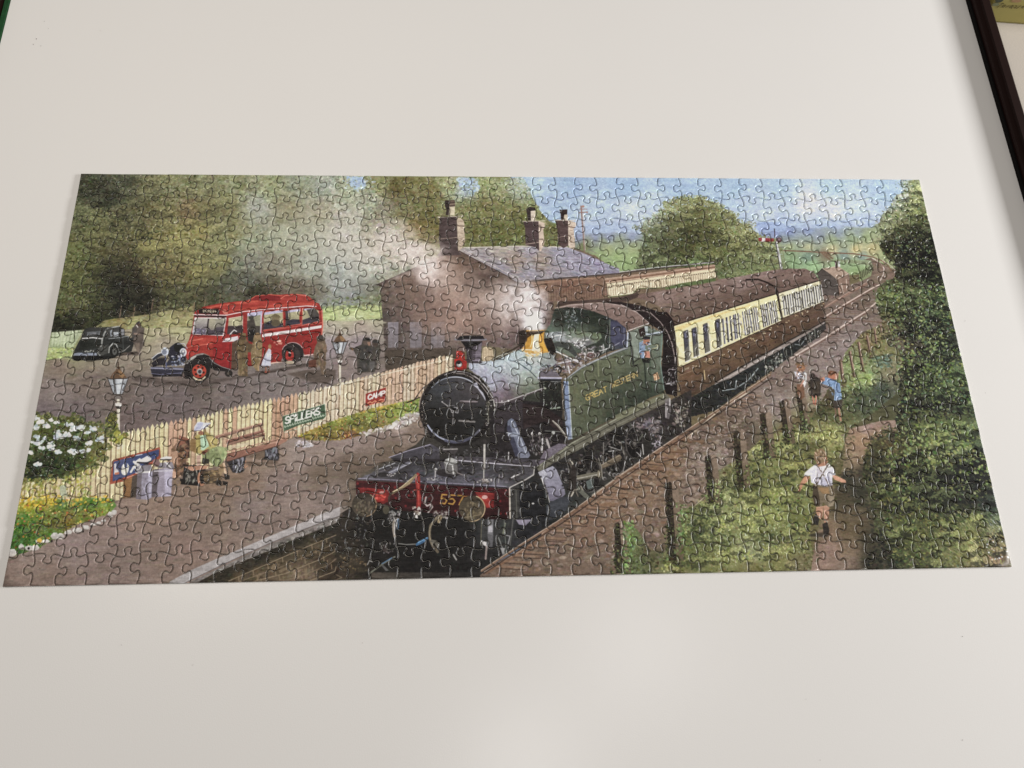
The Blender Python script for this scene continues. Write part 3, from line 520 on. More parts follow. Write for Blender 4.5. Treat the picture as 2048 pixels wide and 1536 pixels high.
    # man beside the car
    p('1620 160 1690 95 1700 140 1720 200 1780 220 1760 350 1770 500 1700 640 1660 640 1590 470 1560 360 1570 230', (96,84,76)); p('1570 210 1650 200 1640 360 1560 400', (78,72,68)); p('1490 390 1600 380 1570 480 1500 480', (48,50,50)); e(1665, 160, 34, 44, (84,62,52)); p('1630 150 1690 95 1705 130 1640 160', (60,56,58)); l('1640 170 1665 205', (224,214,204), 1.8); p('1620 480 1700 480 1690 640 1640 620', (124,108,94)); p('1600 300 1720 310 1700 340 1590 330', (126,104,90))
    d('1400 640 1700 630 1700 680 1300 700', 30, [(90,76,68)], (1, 2), 3, (-.1, .1), 6, 3, .6)
    # bus
    fr('B')
    p('-120 980 120 990 300 1030 720 1030 1000 985 1450 900 1760 840 1800 870 1400 940 1000 1010 600 1085 240 1075 -40 1040', (78,66,60), .95, (96,82,76), soft=1)
    p('1500 960 1700 920 2000 920 2000 1010 1900 1060 1740 1040', (88,74,64), .8, soft=1.5)
    RED = (160,42,38)
    p('560 320 640 275 800 240 960 220 1100 205 1180 165 1300 148 1420 150 1560 140 1680 148 1740 175 1760 215 1830 240 1858 310 1866 450 1862 560 1835 760 1690 775 1600 640 1500 680 1440 830 1340 850 1100 880 940 900 760 880 700 760 610 740 520 790 470 800 462 690 500 610 530 500 552 340', RED, 1, (152,38,35))
    p('560 322 650 275 960 225 1100 208 1500 215 1760 212 1835 262 1600 270 1260 310 1000 350 880 360 870 320 760 292 600 290', (176,58,48), 1, (164,46,40))
    p('1130 205 1180 165 1300 150 1420 165 1440 205 1300 215', (136,32,34)); p('1430 190 1450 160 1570 142 1690 150 1740 180 1790 215 1640 218 1440 212', (172,56,48)); l('1110 206 1180 162 1320 148 1450 160', (212,92,72), 1.6); l('1440 190 1480 160 1600 146 1700 160', (222,116,96), 1.8)
    l('640 300 800 262 1000 236 1200 215', (214,92,70), 4, .7); l('900 320 1200 280 1600 245 1800 250', (206,84,64), 5, .6); p('830 300 870 300 900 340 880 360 850 340', (224,140,120), .8)
    p('596 292 800 292 806 350 600 344', (46,28,28)); [l([(644+i*17, 306+(i*7) % 5), (646+i*17+(i*5) % 6, 330-(i*3) % 6)], (216,206,170), 1.5, .9) for i in range(8)]; l('640 318 700 312', (206,196,160), 1, .7); l('720 326 780 322', (206,196,160), 1.2, .7)
    l('548 352 880 360 1060 322 1260 300 1700 265 1800 270', (232,214,214), 2); p('550 358 880 366 880 384 548 374', (64,36,40))
    p('556 382 884 384 850 572 528 555', (222,218,216)); p('566 392 694 392 672 560 538 548', (176,170,158), 1, (104,92,104)); p('704 394 874 396 842 562 684 560', (160,154,132), 1, (86,76,84)); p('556 490 668 500 660 556 536 546', (92,84,108), .7); p('690 490 860 480 842 562 686 558', (72,62,74), .75); e(735, 450, 38, 62, (176,168,140), .6); p('690 395 706 395 686 562 670 560', (60,48,52)); d('540 500 660 500 650 550 540 545', 14, [(190,190,206)], (.6, 1.4), 2, (-.3, .3), 8, 4, .6)
    p('510 590 540 560 850 572 800 640 740 660 700 600 520 612', (176,48,40)); p('470 690 500 610 620 590 740 600 760 640 720 660 600 672 480 700', (182,62,50), 1, (172,54,44)); l('480 690 600 668 740 648', (222,116,90), 1.6, .8); l('500 625 640 600', (226,128,104), 2, .7)
    p('470 705 740 660 745 790 650 745 560 760 480 820', (170,50,42)); 
    for i in range(9): l([(510+i*25, 722-i*4), (512+i*25, 738-i*4)], (150,38,32), 1)
    p('880 366 1070 330 1050 600 1000 625 850 640 870 560 900 540', RED); p('905 392 1050 366 1046 540 890 552', (184,178,140), 1, (150,140,116)); p('896 470 1046 462 1046 542 888 554', (70,56,60)); e(975, 440, 40, 34, (196,190,150), .8); l('920 550 960 510 985 525', (230,226,226), 1.8); l('905 392 1050 366 1046 545', (236,206,196), 1)
    p('750 660 860 640 940 640 930 912 850 890 770 860 740 790', (164,36,36), 1, (150,28,32)); l('920 650 912 905', (120,22,28), 2)
    p('835 636 870 598 1000 572 1000 628', (224,214,224)); l('840 636 1000 628', (150,60,60), 1)
    p('940 640 1080 560 1100 900 930 912', (92,70,54))
    p('1082 340 1250 315 1236 560 1200 570 1100 560', (190,184,206)); p('1095 372 1232 350 1226 560 1102 560', (150,146,120)); p('1090 420 1165 400 1180 470 1226 470 1222 600 1180 650 1100 620', (74,66,60)); p('1100 520 1160 500 1180 600 1160 640 1110 620', (44,38,40)); p('1080 330 1096 332 1090 640 1072 600', (150,46,42)); p('1108 345 1250 315 1250 352 1120 376', (190,186,212)); e(1135, 385, 26, 24, (70,66,60))
    for w, dkk in (('1262 330 1458 300 1466 482 1252 512', '1262 450 1340 410 1420 440 1464 440 1466 484 1254 512'), ('1490 312 1640 290 1642 450 1482 472', '1484 420 1560 400 1640 405 1642 452 1482 474'), ('1660 292 1780 280 1826 312 1834 420 1654 462', '1656 410 1740 380 1832 370 1834 422 1655 464')):
        p(w, (178,172,132), 1, (160,150,118)); c0 = nums(w); t = np.array([c0[0], c0[1], c0[1]*.84+c0[2]*.16, c0[0]*.84+c0[3]*.16]); p(t, (188,182,208)); p(dkk, (62,56,68)); l(np.r_[c0, c0[:1]], (214,110,90), 1.2)
    p('1480 320 1510 310 1520 400 1500 470 1484 468', (66,60,62)); p('1700 300 1790 290 1830 350 1828 420 1760 430', (60,54,58), .8); e(1385, 400, 40, 46, (126,110,80)); e(1385, 440, 46, 36, (96,84,62)); p('1330 380 1440 385 1420 360 1380 345 1350 360', (108,96,66)); e(1640, 380, 12, 60, RED); e(1476, 390, 11, 80, RED); e(1254, 420, 9, 90, RED); e(1070, 450, 10, 90, RED)
    l('1255 522 1640 468 1860 436', (214,110,92), 1.2); p('1250 552 1640 496 1856 462 1854 490 1640 525 1246 584', (232,222,228)); l('1245 590 1640 532 1854 496', (150,34,32), 1.2)
    d('1370 620 1450 618 1450 660 1370 662', 26, [(232,170,150),(220,140,120)], (.6, 1.6), 2, (-.6, .6), 8, 4, .8); l('1340 850 1440 832', (216,120,96), 2); l('1260 862 1450 836', (236,190,170), 2.4); l('1680 772 1840 750', (236,204,196), 2)
    l('1858 300 1868 460 1850 640', (226,120,100), 2)
    # rear wheel
    p(ep(1560, 745, 112, 106), (44,38,40)); p(ep(1545, 770, 92, 96), (62,52,50)); e(1530, 770, 60, 84, (48,42,42)); e(1528, 772, 44, 62, (182,52,46)); e(1530, 765, 16, 22, (40,30,30)); l('1520 735 1536 748', (226,222,216), 2); e(1532, 842, 44, 18, (176,160,134)); arc(1560, 745, 112, 106, 200, 330, (190,160,156), 1.6); p('1500 690 1545 700 1540 740 1505 730', (34,30,32))
    # front end
    p('300 690 360 645 410 650 460 690 470 820 440 850 330 860 280 760', (44,44,60)); e(388, 690, 44, 52, (34,36,38)); p('320 770 440 780 450 870 330 870 250 880', (52,54,70)); d('320 770 450 770 450 880 330 880', 40, [(168,176,200),(110,118,150),(220,222,230)], (.7, 1.8), 1.8, (-.6, .6), 8, 4, .8)
    p('120 790 170 755 240 735 260 760 180 790 130 830', (50,52,64)); p('110 850 190 790 260 800 250 870 130 880', (46,42,50)); l('120 800 180 752 240 736', (214,216,224), 1.8); l('250 745 270 900 250 930', (90,98,140), 2)
    e(252, 730, 38, 42, (196,200,210)); e(246, 735, 24, 28, (120,126,142)); e(440, 738, 36, 42, (206,210,220)); e(438, 738, 22, 26, (120,122,132)); e(440, 730, 10, 12, (240,240,240)); l('380 655 450 650 480 700', (200,196,206), 1.4)
    p('105 880 440 898 440 918 108 912', (92,92,110)); p('105 912 440 918 430 965 115 950', (50,50,66)); p('115 945 430 965 425 985 130 990', (40,36,46)); l('110 900 440 912', (168,168,190), 1.6); l('112 955 200 965 420 950', (120,120,150), 1.2)
    # front wing and wheel
    p('440 930 455 870 500 800 560 765 630 752 700 775 750 830 820 880 935 912 930 935 860 935 760 925 720 900 700 1000 460 1010', (44,38,40)); l('480 850 520 800 580 765 640 756', (150,146,140), 3.4, .9); l('700 790 760 850 840 890 935 918', (150,140,136), 1.3); e(540, 795, 40, 12, (200,196,186), .8, rot=-30)
    e(606, 940, 98, 108, (40,34,34)); e(600, 950, 84, 94, (54,46,44)); p(ep(602, 940, 78, 84, 60, 130), (200,184,150)); e(604, 932, 72, 70, (190,62,44)); 
    for k in range(6): e(604+46*math.cos(k*1.047+.3), 932+46*math.sin(k*1.047+.3), 12, 12, (70,26,24))
    e(608, 936, 30, 32, (168,160,152)); e(610, 938, 18, 19, (60,60,74)); e(906, 955, 40, 36, (46,40,38)); e(905, 955, 16, 16, (90,80,70))
    arc(604, 940, 76, 82, 40, 140, (206,190,158), 3)
    # people at the door
    p('1010 600 1035 540 1075 570 1110 660 1100 760 1095 980 1010 980 1000 760 985 700', (112,92,62)); p('1040 780 1095 780 1100 985 1050 990', (96,78,54)); e(1050, 580, 34, 34, (92,72,50)); p('1015 560 1030 535 1080 545 1085 575', (122,102,70)); d('1000 620 1100 620 1095 980 1005 980', 50, [(140,118,82),(92,74,50),(120,98,66)], (1, 2.6), 2, (1, 2), 10, 4, .7); l('1000 760 1010 960', (150,128,96), 2, .7)
    p('1165 560 1200 540 1235 560 1250 640 1245 780 1220 870 1215 930 1190 930 1140 860 1130 720 1150 640', (136,114,80)); p('1130 780 1160 720 1220 870 1140 870', (122,100,66)); e(1200, 570, 30, 32, (150,120,86)); d('1150 620 1240 620 1230 860 1150 860', 40, [(160,138,98),(116,96,64),(140,116,80)], (1, 2.4), 2, (1, 2), 10, 4, .7); l('1205 860 1212 930', (176,140,104), 2.4); p('1100 640 1150 660 1130 740 1100 740', (96,78,54))
    p('1260 790 1300 720 1320 690 1340 720 1335 880 1235 875', (200,200,214)); e(1325, 680, 17, 26, (150,110,74)); l('1285 885 1285 935', (150,96,70), 2.4); l('1312 885 1312 935', (150,96,70), 2.4); e(1285, 940, 14, 8, (160,70,50)); e(1315, 938, 14, 8, (160,70,50)); l('1262 780 1300 720', (160,110,80), 1.8); l('1290 760 1275 870', (170,172,190), 1.6)
    p('1810 640 1800 590 1850 560 1885 600 1910 690 1900 760 1895 900 1900 960 1860 970 1830 860 1800 900 1770 760 1790 680', (112,92,72)); e(1840, 600, 36, 34, (84,64,50)); p('1800 580 1860 560 1890 600 1830 610', (66,58,52)); d('1790 650 1905 650 1895 900 1800 880', 50, [(136,112,88),(92,76,58),(120,96,72)], (1, 2.6), 2, (1, 2), 10, 4, .7); p('1720 830 1800 800 1800 890 1725 890', (104,60,46)); l('1800 900 1790 940', (92,72,56), 2)
    for x, y in ((1000, 990), (1180, 940), (1300, 945), (1850, 975)): l([(x, y), (x+80, y-6)], (66,54,46), 2.4, .7)
    # two men by the station wall
    fr('C')
    p('430 620 470 585 510 600 520 660 540 690 560 650 600 615 612 680 620 720 600 800 560 940 380 950 370 780 340 720 300 710 290 690 350 690 420 660', (72,66,58), .95); e(468, 625, 34, 40, (96,80,70)); p('430 620 440 590 500 590 512 622', (58,54,52)); e(560, 645, 32, 40, (84,70,62)); p('525 640 545 612 600 618 600 648', (58,54,52)); p('400 690 480 670 520 700 500 930 400 940', (62,60,58), .8); p('300 690 345 700 330 725', (150,110,80)); p('480 640 512 630 512 670 490 670', (150,112,92)); d('390 690 600 690 580 930 400 930', 60, [(86,80,76),(60,56,52),(98,88,78)], (1, 3), 2, (1, 2), 8, 3, .6); p('500 830 560 830 550 920 505 920', (94,90,88), .8)
def lamp(x, y, s):
    """gas lamp with its top at x, y (photo pixels), s = lantern width"""
    fr('0'); q = lambda *a: [(x+a[i]*s, y+a[i+1]*s) for i in range(0, len(a), 2)]
    l(q(0, 1.2, .02, 4.2), (214,206,186), .13*s*1.0); l(q(-.09, 1.9, -.08, 4.1), (120,100,80), 1.2, .8)
    p(q(-.52, .72, .5, .7, .2, 1.5, -.22, 1.5), (166,172,178), .85); p(q(-.1, .75, .2, .73, .1, 1.5, -.06, 1.5), (206,210,214), .85)
    p(q(-.42, .72, -.3, .5, -.12, .3, -.06, .12, .06, .12, .14, .32, .34, .55, .44, .7), (104,76,54)); p(q(0, .3, .14, .34, .34, .56, .2, .7, .05, .6), (146,110,74)); l(q(0, -.1, .01, .2), (70,50,40), 2)
    for a in ((-.54, .68, -.24, 1.5), (.52, .66, .22, 1.5), (-.2, .74, -.1, 1.5), (.26, .74, .1, 1.5)): l(q(*a), (54,44,40), 1.3)
    l(q(-.58, .66, -.42, .74, .42, .72, .56, .64), (60,46,38), 1.6); l(q(-.26, 1.52, .24, 1.52), (70,60,54), 2); p(q(-.2, 1.55, .2, 1.55, .14, 1.75, -.14, 1.75), (120,110,104)); arc(x, y+1.72*s, .2*s, .16*s, 0, 360, (64,52,46), 1.4); p(q(-.16, 1.95, .18, 1.95, .14, 2.12, -.12, 2.12), (214,208,200)); p(q(-.14, 2.1, .16, 2.1, .06, 2.24, -.06, 2.24), (52,42,40))
def paint_platform():
    fr('0')
    plat = [(30,1140,140,118,106),(100,1160,134,112,100),(60,1110,148,128,116),(150,1090,146,126,118),(230,1120,134,114,104),(220,1060,146,124,114),(260,1030,150,126,112),(320,1020,146,122,106),(320,1100,134,112,100),(400,1050,132,112,98),(430,1000,134,112,96),(470,940,142,116,94),(500,1010,136,118,110),(560,960,138,118,110),(560,1030,138,118,108),(600,910,150,132,122),(640,900,152,132,122),(700,880,152,132,124),
            (640,950,118,100,84),(700,930,112,94,80),(760,870,140,120,110),(800,850,166,146,134),(830,860,132,112,98),(780,900,112,94,78),(720,960,104,88,74),(660,990,134,116,108),(690,1000,128,110,100),(600,1010,144,124,114),(540,920,146,124,108),(500,960,138,114,98),(420,960,138,112,90),(380,1090,140,116,104)]
    PP = '0 1180 0 1140 60 1090 180 1040 240 1000 350 980 560 890 640 850 760 835 835 812 850 870 830 890 720 950 690 1010 420 1180'
    field(PP, plat, 5); d(PP, 1700, plat, (1, 2.6), 6, (-.12, .02), 6, 3, .5); d(PP, 1600, plat, (.5, .9), 2, (-.3, .3), 14, 4, .6)
    fr('P')
    p('0 1345 200 1235 480 1110 720 1010 1000 890 1260 780 1560 650 1740 580 1820 565 1830 640 1560 740 1280 850 1010 960 740 1080 480 1200 220 1330 120 1370 -20 1370', (178,170,168), 1, (170,163,160), n=8)
    p('200 1350 480 1215 760 1085 1020 965 1290 855 1560 745 1830 645 1830 690 1560 800 1290 905 1030 1020 740 1140 440 1265 270 1360', (140,132,126), 1, (128,120,114), n=10); l('140 1365 480 1200 740 1078 1010 958 1280 848 1560 738 1830 640', (92,84,84), 1.4, .8)
    d('220 1350 1830 640 1830 690 290 1360', 160, [(120,112,108),(180,174,168),(96,90,82)], (.8, 2), 3, (-.5, -.3), 8, 3, .6)
    wal = [(400,1340,60,52,38),(600,1250,52,46,34),(800,1170,58,50,38),(900,1100,46,42,32),(1100,1020,48,44,32),(1300,930,48,44,32),(1500,830,52,48,38),(1700,740,48,44,38),(700,1310,92,76,54),(900,1250,96,80,58),(1100,1180,94,78,56),(1300,1080,88,74,54),(1500,980,88,74,54),(1100,1320,108,90,68),(1300,1250,120,100,78),(1400,1300,110,92,72),(1600,1100,76,62,44),(1680,1250,60,48,36),(1800,1000,40,36,32),(1700,1330,70,58,44),(1960,1100,36,32,30)]
    WL = '270 1362 440 1268 740 1142 1030 1022 1290 908 1560 802 1830 692 2060 700 2060 1340 1400 1360'
    field(WL, wal, 6); d(WL, 1500, wal, (.8, 2.2), 2.4, (-.6, -.2), 14, 4, .65)
    for i in range(6):
        k = i*90; l([(600+k*1.1, 1340+(k*.1)), (1000+k, 1165+k*.55), (1400+k*.8, 990+k*.7), (1700, 870+k*.9)], (160,140,112) if i % 2 == 0 else (134,114,90), 1.5, .8)
        for j in range(7):
            x = 700+j*150+i*40; y = 1300-j*66+i*40
            if y < 1340: l([(x, y), (x+6, y+44)], (150,128,100), 1.6, .75)
    for s in ('880 1340 905 1260 930 1262 905 1340', '1380 1320 1372 1210 1400 1200 1412 1320', '1120 1260 1200 1220 1210 1190 1110 1230', '1020 1240 1110 1200 1100 1140 1060 1150'): p(s, (130,110,84), .8)
    # flower border under the fence at the right, with limewashed stones
    fr('C')
    FB = '-40 1440 120 1330 300 1270 480 1270 700 1210 900 1180 1015 1180 1010 1360 880 1400 700 1500 560 1560 200 1640 -100 1640 -240 1600'
    fl2 = [(0,1440,190,166,70),(150,1340,220,176,70),(240,1320,230,190,80),(450,1280,190,150,60),(600,1260,206,166,64),(700,1230,210,178,72),(900,1220,130,140,66),(980,1280,120,140,64),(100,1460,120,130,56),(300,1400,124,136,62),(500,1380,134,150,66),(700,1340,128,142,64),(850,1330,140,156,72),(300,1480,110,116,48),(450,1460,104,100,44),(550,1470,112,110,48),(60,1560,112,96,44),(300,1580,140,90,54),(600,1440,126,110,60)]
    field(FB, fl2, 6); d(FB, 1500, fl2, (.6, 2), 1.8, (-1.4, 1.4), 22, 10, .8); d(FB, 160, [(220,178,60),(200,110,60),(226,196,90),(190,70,60),(214,204,150)], (.6, 1.3), 1.4, (-1, 1), 8, 4, .85)
    d('880 1370 1010 1340 1010 1420 900 1480 780 1520 740 1470', 130, [(206,198,192),(186,176,170),(220,214,208),(160,146,136)], (1, 3), 1.4, (-.5, .5), 8, 3, .85)
    fr('J'); d('200 130 350 90 560 30 580 60 480 100 350 130 210 170', 100, [(206,198,192),(180,168,158),(220,214,208),(150,136,122)], (1, 2.6), 1.4, (-.5, .5), 8, 3, .85)
    fr('p'); d('1760 500 1900 480 1990 520 2040 540 1880 600 1780 560', 60, [(196,188,190),(170,160,164),(212,206,208)], (1, 2.2), 1.4, (-.4, .4), 6, 3, .85)
def paint_fence():
    top = nums('20 978 60 948 150 912 225 868 250 864 330 846 400 832 455 818 512 806 560 796 620 780 670 768 700 758 760 744 830 724 907 706')
    bot = nums('20 1012 60 1004 150 1000 235 1000 270 975 330 960 420 935 480 905 560 884 600 868 650 846 734 818 840 795 907 760')
    T = lambda x: np.interp(x, top[:, 0], top[:, 1]); Bm = lambda x: np.interp(x, bot[:, 0], bot[:, 1])
    fr('0')
    xs = np.linspace(20, 905, 60)
    p(np.r_[np.c_[xs, [T(x)+6 for x in xs]], np.c_[xs[::-1], [Bm(x)-1 for x in xs[::-1]]]], (150,124,96), 1, n=8)
    x = 22.
    while x < 900:
        w = np.interp(x, [20, 250, 560, 900], [10.5, 9.6, 8.6, 7.4])
        pink = (330 < x < 372) or (545 < x < 590) or (760 < x < 800) or (830 < x < 870) or prng.random() < .05
        c = np.array((206,164,134) if pink else (224,208,162)) if x < 600 else np.array((210,180,150) if pink else (220,203,172))
        c = c+prng.normal(0, 5)+prng.normal(0, 2, 3); sl = -np.interp(x, [20, 300, 900], [5, 3, 1.5]); hh = Bm(x)-T(x)
        t0 = T(x)+prng.normal(0, .8); u = w*prng.uniform(.70, .86)
        pk = [(x+u/2, t0-np.interp(x, [20, 560, 700], [5, 4, 1])), (x+u, t0+3)] if x < 660 else [(x+u/2, t0), (x+u, t0)]
        p([(x, t0+3)]+pk+[(x+u+sl, Bm(x)), (x+sl, Bm(x)+.6)], c, 1, c*.97-4, n=5)
        l([(x+1.2, t0+5), (x+1+sl*.8, Bm(x)-3)], np.minimum(c+18, 248), 1.1, .55); l([(x+u, t0+4), (x+u+sl, Bm(x)-1)], (120,94,68), 1., .55)
        x += w
    d('640 770 905 712 905 790 640 835', 130, [(150,112,90),(230,214,184),(120,90,70)], (.6, 1.2), 6, (1.5, 1.75), 8, 4, .5)
    l('650 776 905 716', (236,226,204), 2, .6)
    lamp(236, 728, 40)
    # plants round the foot of the near lamp post
    fr('o')
    d('1320 200 1450 180 1480 420 1620 460 1500 600 1380 560 1280 420', 240, [(84,92,40),(116,120,52),(66,74,34),(150,150,70)], (.9, 2.4), 1.8, (-1.4, 1.4), 14, 6, .85); d('1340 150 1450 150 1440 330 1340 340', 60, [(70,74,34),(100,100,46)], (.8, 1.8), 2, (.8, 2), 10, 4, .9)
    d('1420 420 1560 440 1500 600 1420 560', 50, [(176,170,70),(150,154,60)], (1, 2), 1.5, (-1, 1), 8, 5, .85)
    # white-flowered bush
    BU = '340 200 520 215 700 250 880 215 960 260 1100 330 1220 330 1300 440 1330 640 1280 800 1150 900 900 1010 760 1080 560 1060 400 1120 190 1100 200 960 260 600 300 340'
    bush = [(400,260,110,112,62),(300,440,92,100,44),(500,450,76,84,36),(700,300,92,98,48),(900,280,84,88,40),(700,560,60,72,32),(500,640,56,68,32),(900,620,60,72,34),(1100,480,84,92,44),(1200,420,112,112,60),(300,700,66,78,36),(400,900,44,54,28),(600,900,46,58,28),(800,900,52,62,32),(300,1040,48,56,30),(500,1050,62,70,36),(1000,800,76,82,40),(1150,760,112,110,58),(1200,860,130,124,66),(900,1000,110,108,54)]
    field(BU, bush, 7); d(BU, 1500, bush, (.8, 2.6), 1.8, (-1.4, 1.4), 20, 8, .85, .2)
    for q in nums(BU): d(ep(q[0], q[1], 60, 46, n=12), 34, [(84,92,44),(110,112,60),(62,72,36),(130,130,76)], (.8, 2.2), 1.8, (-1.4, 1.4), 10, 5, .8)
    wh = [(370,240,40,30),(420,300,50,24),(350,370,50,26),(490,360,50,36),(560,260,40,20),(640,300,40,18),(800,330,60,20),(860,390,50,40),(960,380,50,30),(640,430,40,24),(660,500,66,46),(780,470,60,30),(920,520,50,24),(370,500,36,20),(380,570,70,36),(430,650,30,20),(560,620,50,60),(650,700,50,44),(860,700,60,40),(980,690,30,18),(1080,590,40,30),(1130,390,50,40),(1240,540,60,40),(1060,440,40,20),(370,870,50,40),(270,715,36,20),(290,560,26,18),(480,520,18,16),(1060,680,20,16)]
    for x, y, rx, ry in wh: d(ep(x, y, rx, ry, 0, 350, 10), int(4+rx*ry/170), [(222,226,230),(206,212,220),(232,234,236),(190,200,206)], (1, 3.2), 1.5, (-1, 1), 7, 3, .93)
    d(BU, 150, [(214,218,220),(190,196,190),(176,180,120)], (.5, 1.1), 1.6, (-1, 1), 8, 4, .8)
    # near flower border
    FB = '150 1080 300 1060 600 1080 900 1000 1240 850 1150 1000 1100 1150 1080 1300 1400 1330 1460 1420 1400 1520 1200 1600 900 1700 600 1900 300 2080 60 2140 -60 2100 0 1800 100 1500'
    fl = [(200,1150,140,126,56),(400,1150,170,150,72),(600,1180,178,162,90),(900,1150,196,174,84),(1100,1100,200,186,120),(1060,950,196,176,84),(1200,880,176,164,90),(160,1350,186,150,56),(250,1450,200,150,40),(400,1420,196,160,60),(540,1360,214,174,60),(900,1320,180,156,70),(700,1420,110,126,56),(950,1440,100,120,48),(1150,1420,112,130,54),(1320,1400,120,136,60),(1420,1420,110,136,60),(200,1600,108,126,52),(100,1750,96,122,48),(400,1600,120,126,50),(600,1560,138,124,52),(800,1600,150,110,54),(1000,1560,156,124,60),(1200,1520,170,140,50),(1300,1480,160,150,60),(400,1750,116,112,48),(600,1720,140,104,46),(800,1700,150,110,50),(1000,1640,150,130,50),(200,1900,78,104,40),(50,2000,76,100,38),(400,1900,104,124,50),(600,1800,108,120,50),(100,2080,90,116,48)]
    fl = [(x, y, r_*(.80 if y > 1400 else .92), g_*(.98 if y > 1400 else 1), b_*.95) for x, y, r_, g_, b_ in fl]
    d('150 1080 560 1060 900 1010 1240 860 1120 1100 1090 1320 700 1340 120 1400', 420, fl, (.8, 2.2), 1.8, (.9, 2.2), 20, 10, .62)
    FC = '90 1400 300 1380 560 1340 800 1360 1000 1330 1380 1340 1450 1430 1390 1520 1200 1600 900 1700 640 1880 340 2040 60 2120 -60 2100 0 1800'
    field(FC, fl, 7); d(FC, 1700, fl, (.8, 2.4), 1.8, (-1.3, 1.3), 22, 11, .85)
    d(FC, 90, [(214,172,60),(200,134,56),(176,96,50),(224,204,120)], (.8, 1.9), 1.5, (-1, 1), 8, 4, .9); d('150 1300 1400 1300 1400 1420 150 1480', 70, [(226,182,50),(232,190,70)], (1, 2.4), 1.5, (-1, 1), 8, 4, .85)
    fr('O')
    for x, y, rx, ry in ((120,1050,50,44),(60,1100,30,40),(220,990,34,26),(300,1000,50,30),(360,1000,44,30),(470,930,40,20),(400,940,30,20),(560,880,44,36),(620,880,40,34),(700,840,44,24),(790,820,54,30),(880,790,40,26),(960,760,36,18),(1010,745,30,16),(1060,720,30,14),(1130,660,30,34),(1170,640,30,30)):
        p(ep(x, y, rx, ry, 0, 340, 9)+prng.normal(0, 4, (9, 2)), (210,206,200), 1, (186,176,166), n=7); l([(x-rx, y+ry*.9), (x+rx*.6, y+ry)], (110,92,82), 1.2, .6)
    for x, y in ((295,1005),(530,930),(680,870),(850,830),(935,780)): e(x, y, 12, 14, (50,42,38))
    e(405, 925, 26, 24, (222,176,70)); p('610 370 670 350 690 480 620 470', (176,184,160), .8)
    e(268, 1255, 40, 30, (158,138,120), .55); e(818, 1250, 38, 34, (164,144,126), .6)
    # enamel signs
    fr('o')
    p('1400 815 2045 640 2060 790 1800 960 1690 1080 1360 1150', (164,78,56)); p('1412 840 2035 672 2030 760 1700 1000 1400 1110', (66,78,122)); p('1430 860 1560 800 1560 1040 1410 1080', (84,86,118), .6)
    p('1420 870 1450 860 1440 930 1480 960 1480 1010 1420 1010', (206,200,196)); p(ep(1570, 940, 52, 86, 0, 350, 24, 12), (232,226,206)); e(1582, 890, 16, 34, (70,84,132), 1, 12); l('1560 860 1570 930', (66,78,122), 1.5)
    l('1690 840 1750 900', (232,228,220), 4); l('1740 830 1650 980', (232,228,214), 4); p('1700 840 1770 790 1820 830 1740 870', (226,222,214)); p('1430 990 1490 980 1490 1010 1430 1020', (190,110,80)); l('1700 760 1800 740', (190,200,220), 2); l('1590 1060 1680 1030', (206,150,120), 2)
    # milk churns and post
    p('1560 1090 1680 1050 1660 1330 1540 1340', (150,108,66), 1, (140,100,62)); l('1560 1090 1550 1330', (112,78,48), 3); p('1670 1040 1760 1000 1740 1330 1640 1330', (84,72,62))
    p('1740 1000 1960 960 1950 1320 1880 1360 1720 1350', (150,142,156)); p('1880 980 1960 960 1950 1320 1900 1340', (184,178,196)); p('1740 1000 1800 990 1790 1350 1720 1345', (116,106,112))
    p('1710 940 1760 890 1930 880 1930 960 1760 1000', (136,130,136)); p('1720 870 1800 800 1870 760 1930 790 1920 840 1760 850', (224,222,224)); l('1740 850 1860 860 1930 830', (60,54,56), 3); l('1720 990 1900 980', (226,222,224), 3); arc(1740, 910, 36, 40, 0, 360, (206,202,196), 1.8)
    fr('O')
    p('1620 190 1770 180 1750 470 1600 480', (152,142,156)); p('1560 200 1625 190 1600 480 1550 480', (98,88,92)); p('1680 190 1770 180 1750 470 1690 475', (178,170,188)); p('1610 180 1620 130 1760 120 1790 190', (142,134,142)); p('1640 80 1700 62 1760 70 1750 92 1650 96', (222,218,214)); l('1640 98 1750 96', (64,56,56), 2); e(1600, 130, 36, 40, (128,98,96)); l('1580 215 1770 210', (212,206,218), 1.8); l('1690 120 1750 180', (230,226,226), 2); d('1440 230 1520 230 1500 480 1410 490', 20, [(190,184,204),(120,112,122)], (.7, 1.5), 3, (1.4, 1.8), 8, 3, .6)
    # bench, luggage and the waiting woman
    fr('p')
    p('1140 700 1560 540 1560 760 1330 760 1200 720', (110,90,72), .8); p('1120 800 1540 750 1540 800 1150 840', (96,78,64), .7, soft=.8)
    p('1360 610 1530 560 1560 720 1540 760 1330 740 1360 700', (58,54,58)); p('830 760 1100 700 1090 880 1020 930 920 920', (52,48,50)); d('900 720 1090 710 1080 900 920 910', 60, [(140,140,150),(90,90,98),(170,170,178)], (.6, 1.5), 5, (1.3, 1.9), 8, 3, .8); d('1370 610 1530 570 1530 720 1380 730', 50, [(140,140,150),(96,96,104)], (.6, 1.5), 4, (1.3, 1.9), 8, 3, .8); l('1100 760 1080 860 1120 830', (190,140,108), 2)
    W1, W2 = (142,94,78), (160,114,94)
    p('680 420 1330 240 1335 270 690 460', W1, 1, (140,90,74)); l('690 424 1330 244', (186,138,118), 1.8); l('690 460 1335 272', (84,54,46), 1.6)
    p('860 510 1360 380 1360 410 850 552', W1); l('860 512 1360 382', (178,130,108), 1.6); l('850 552 1360 412', (90,58,48), 1.3)
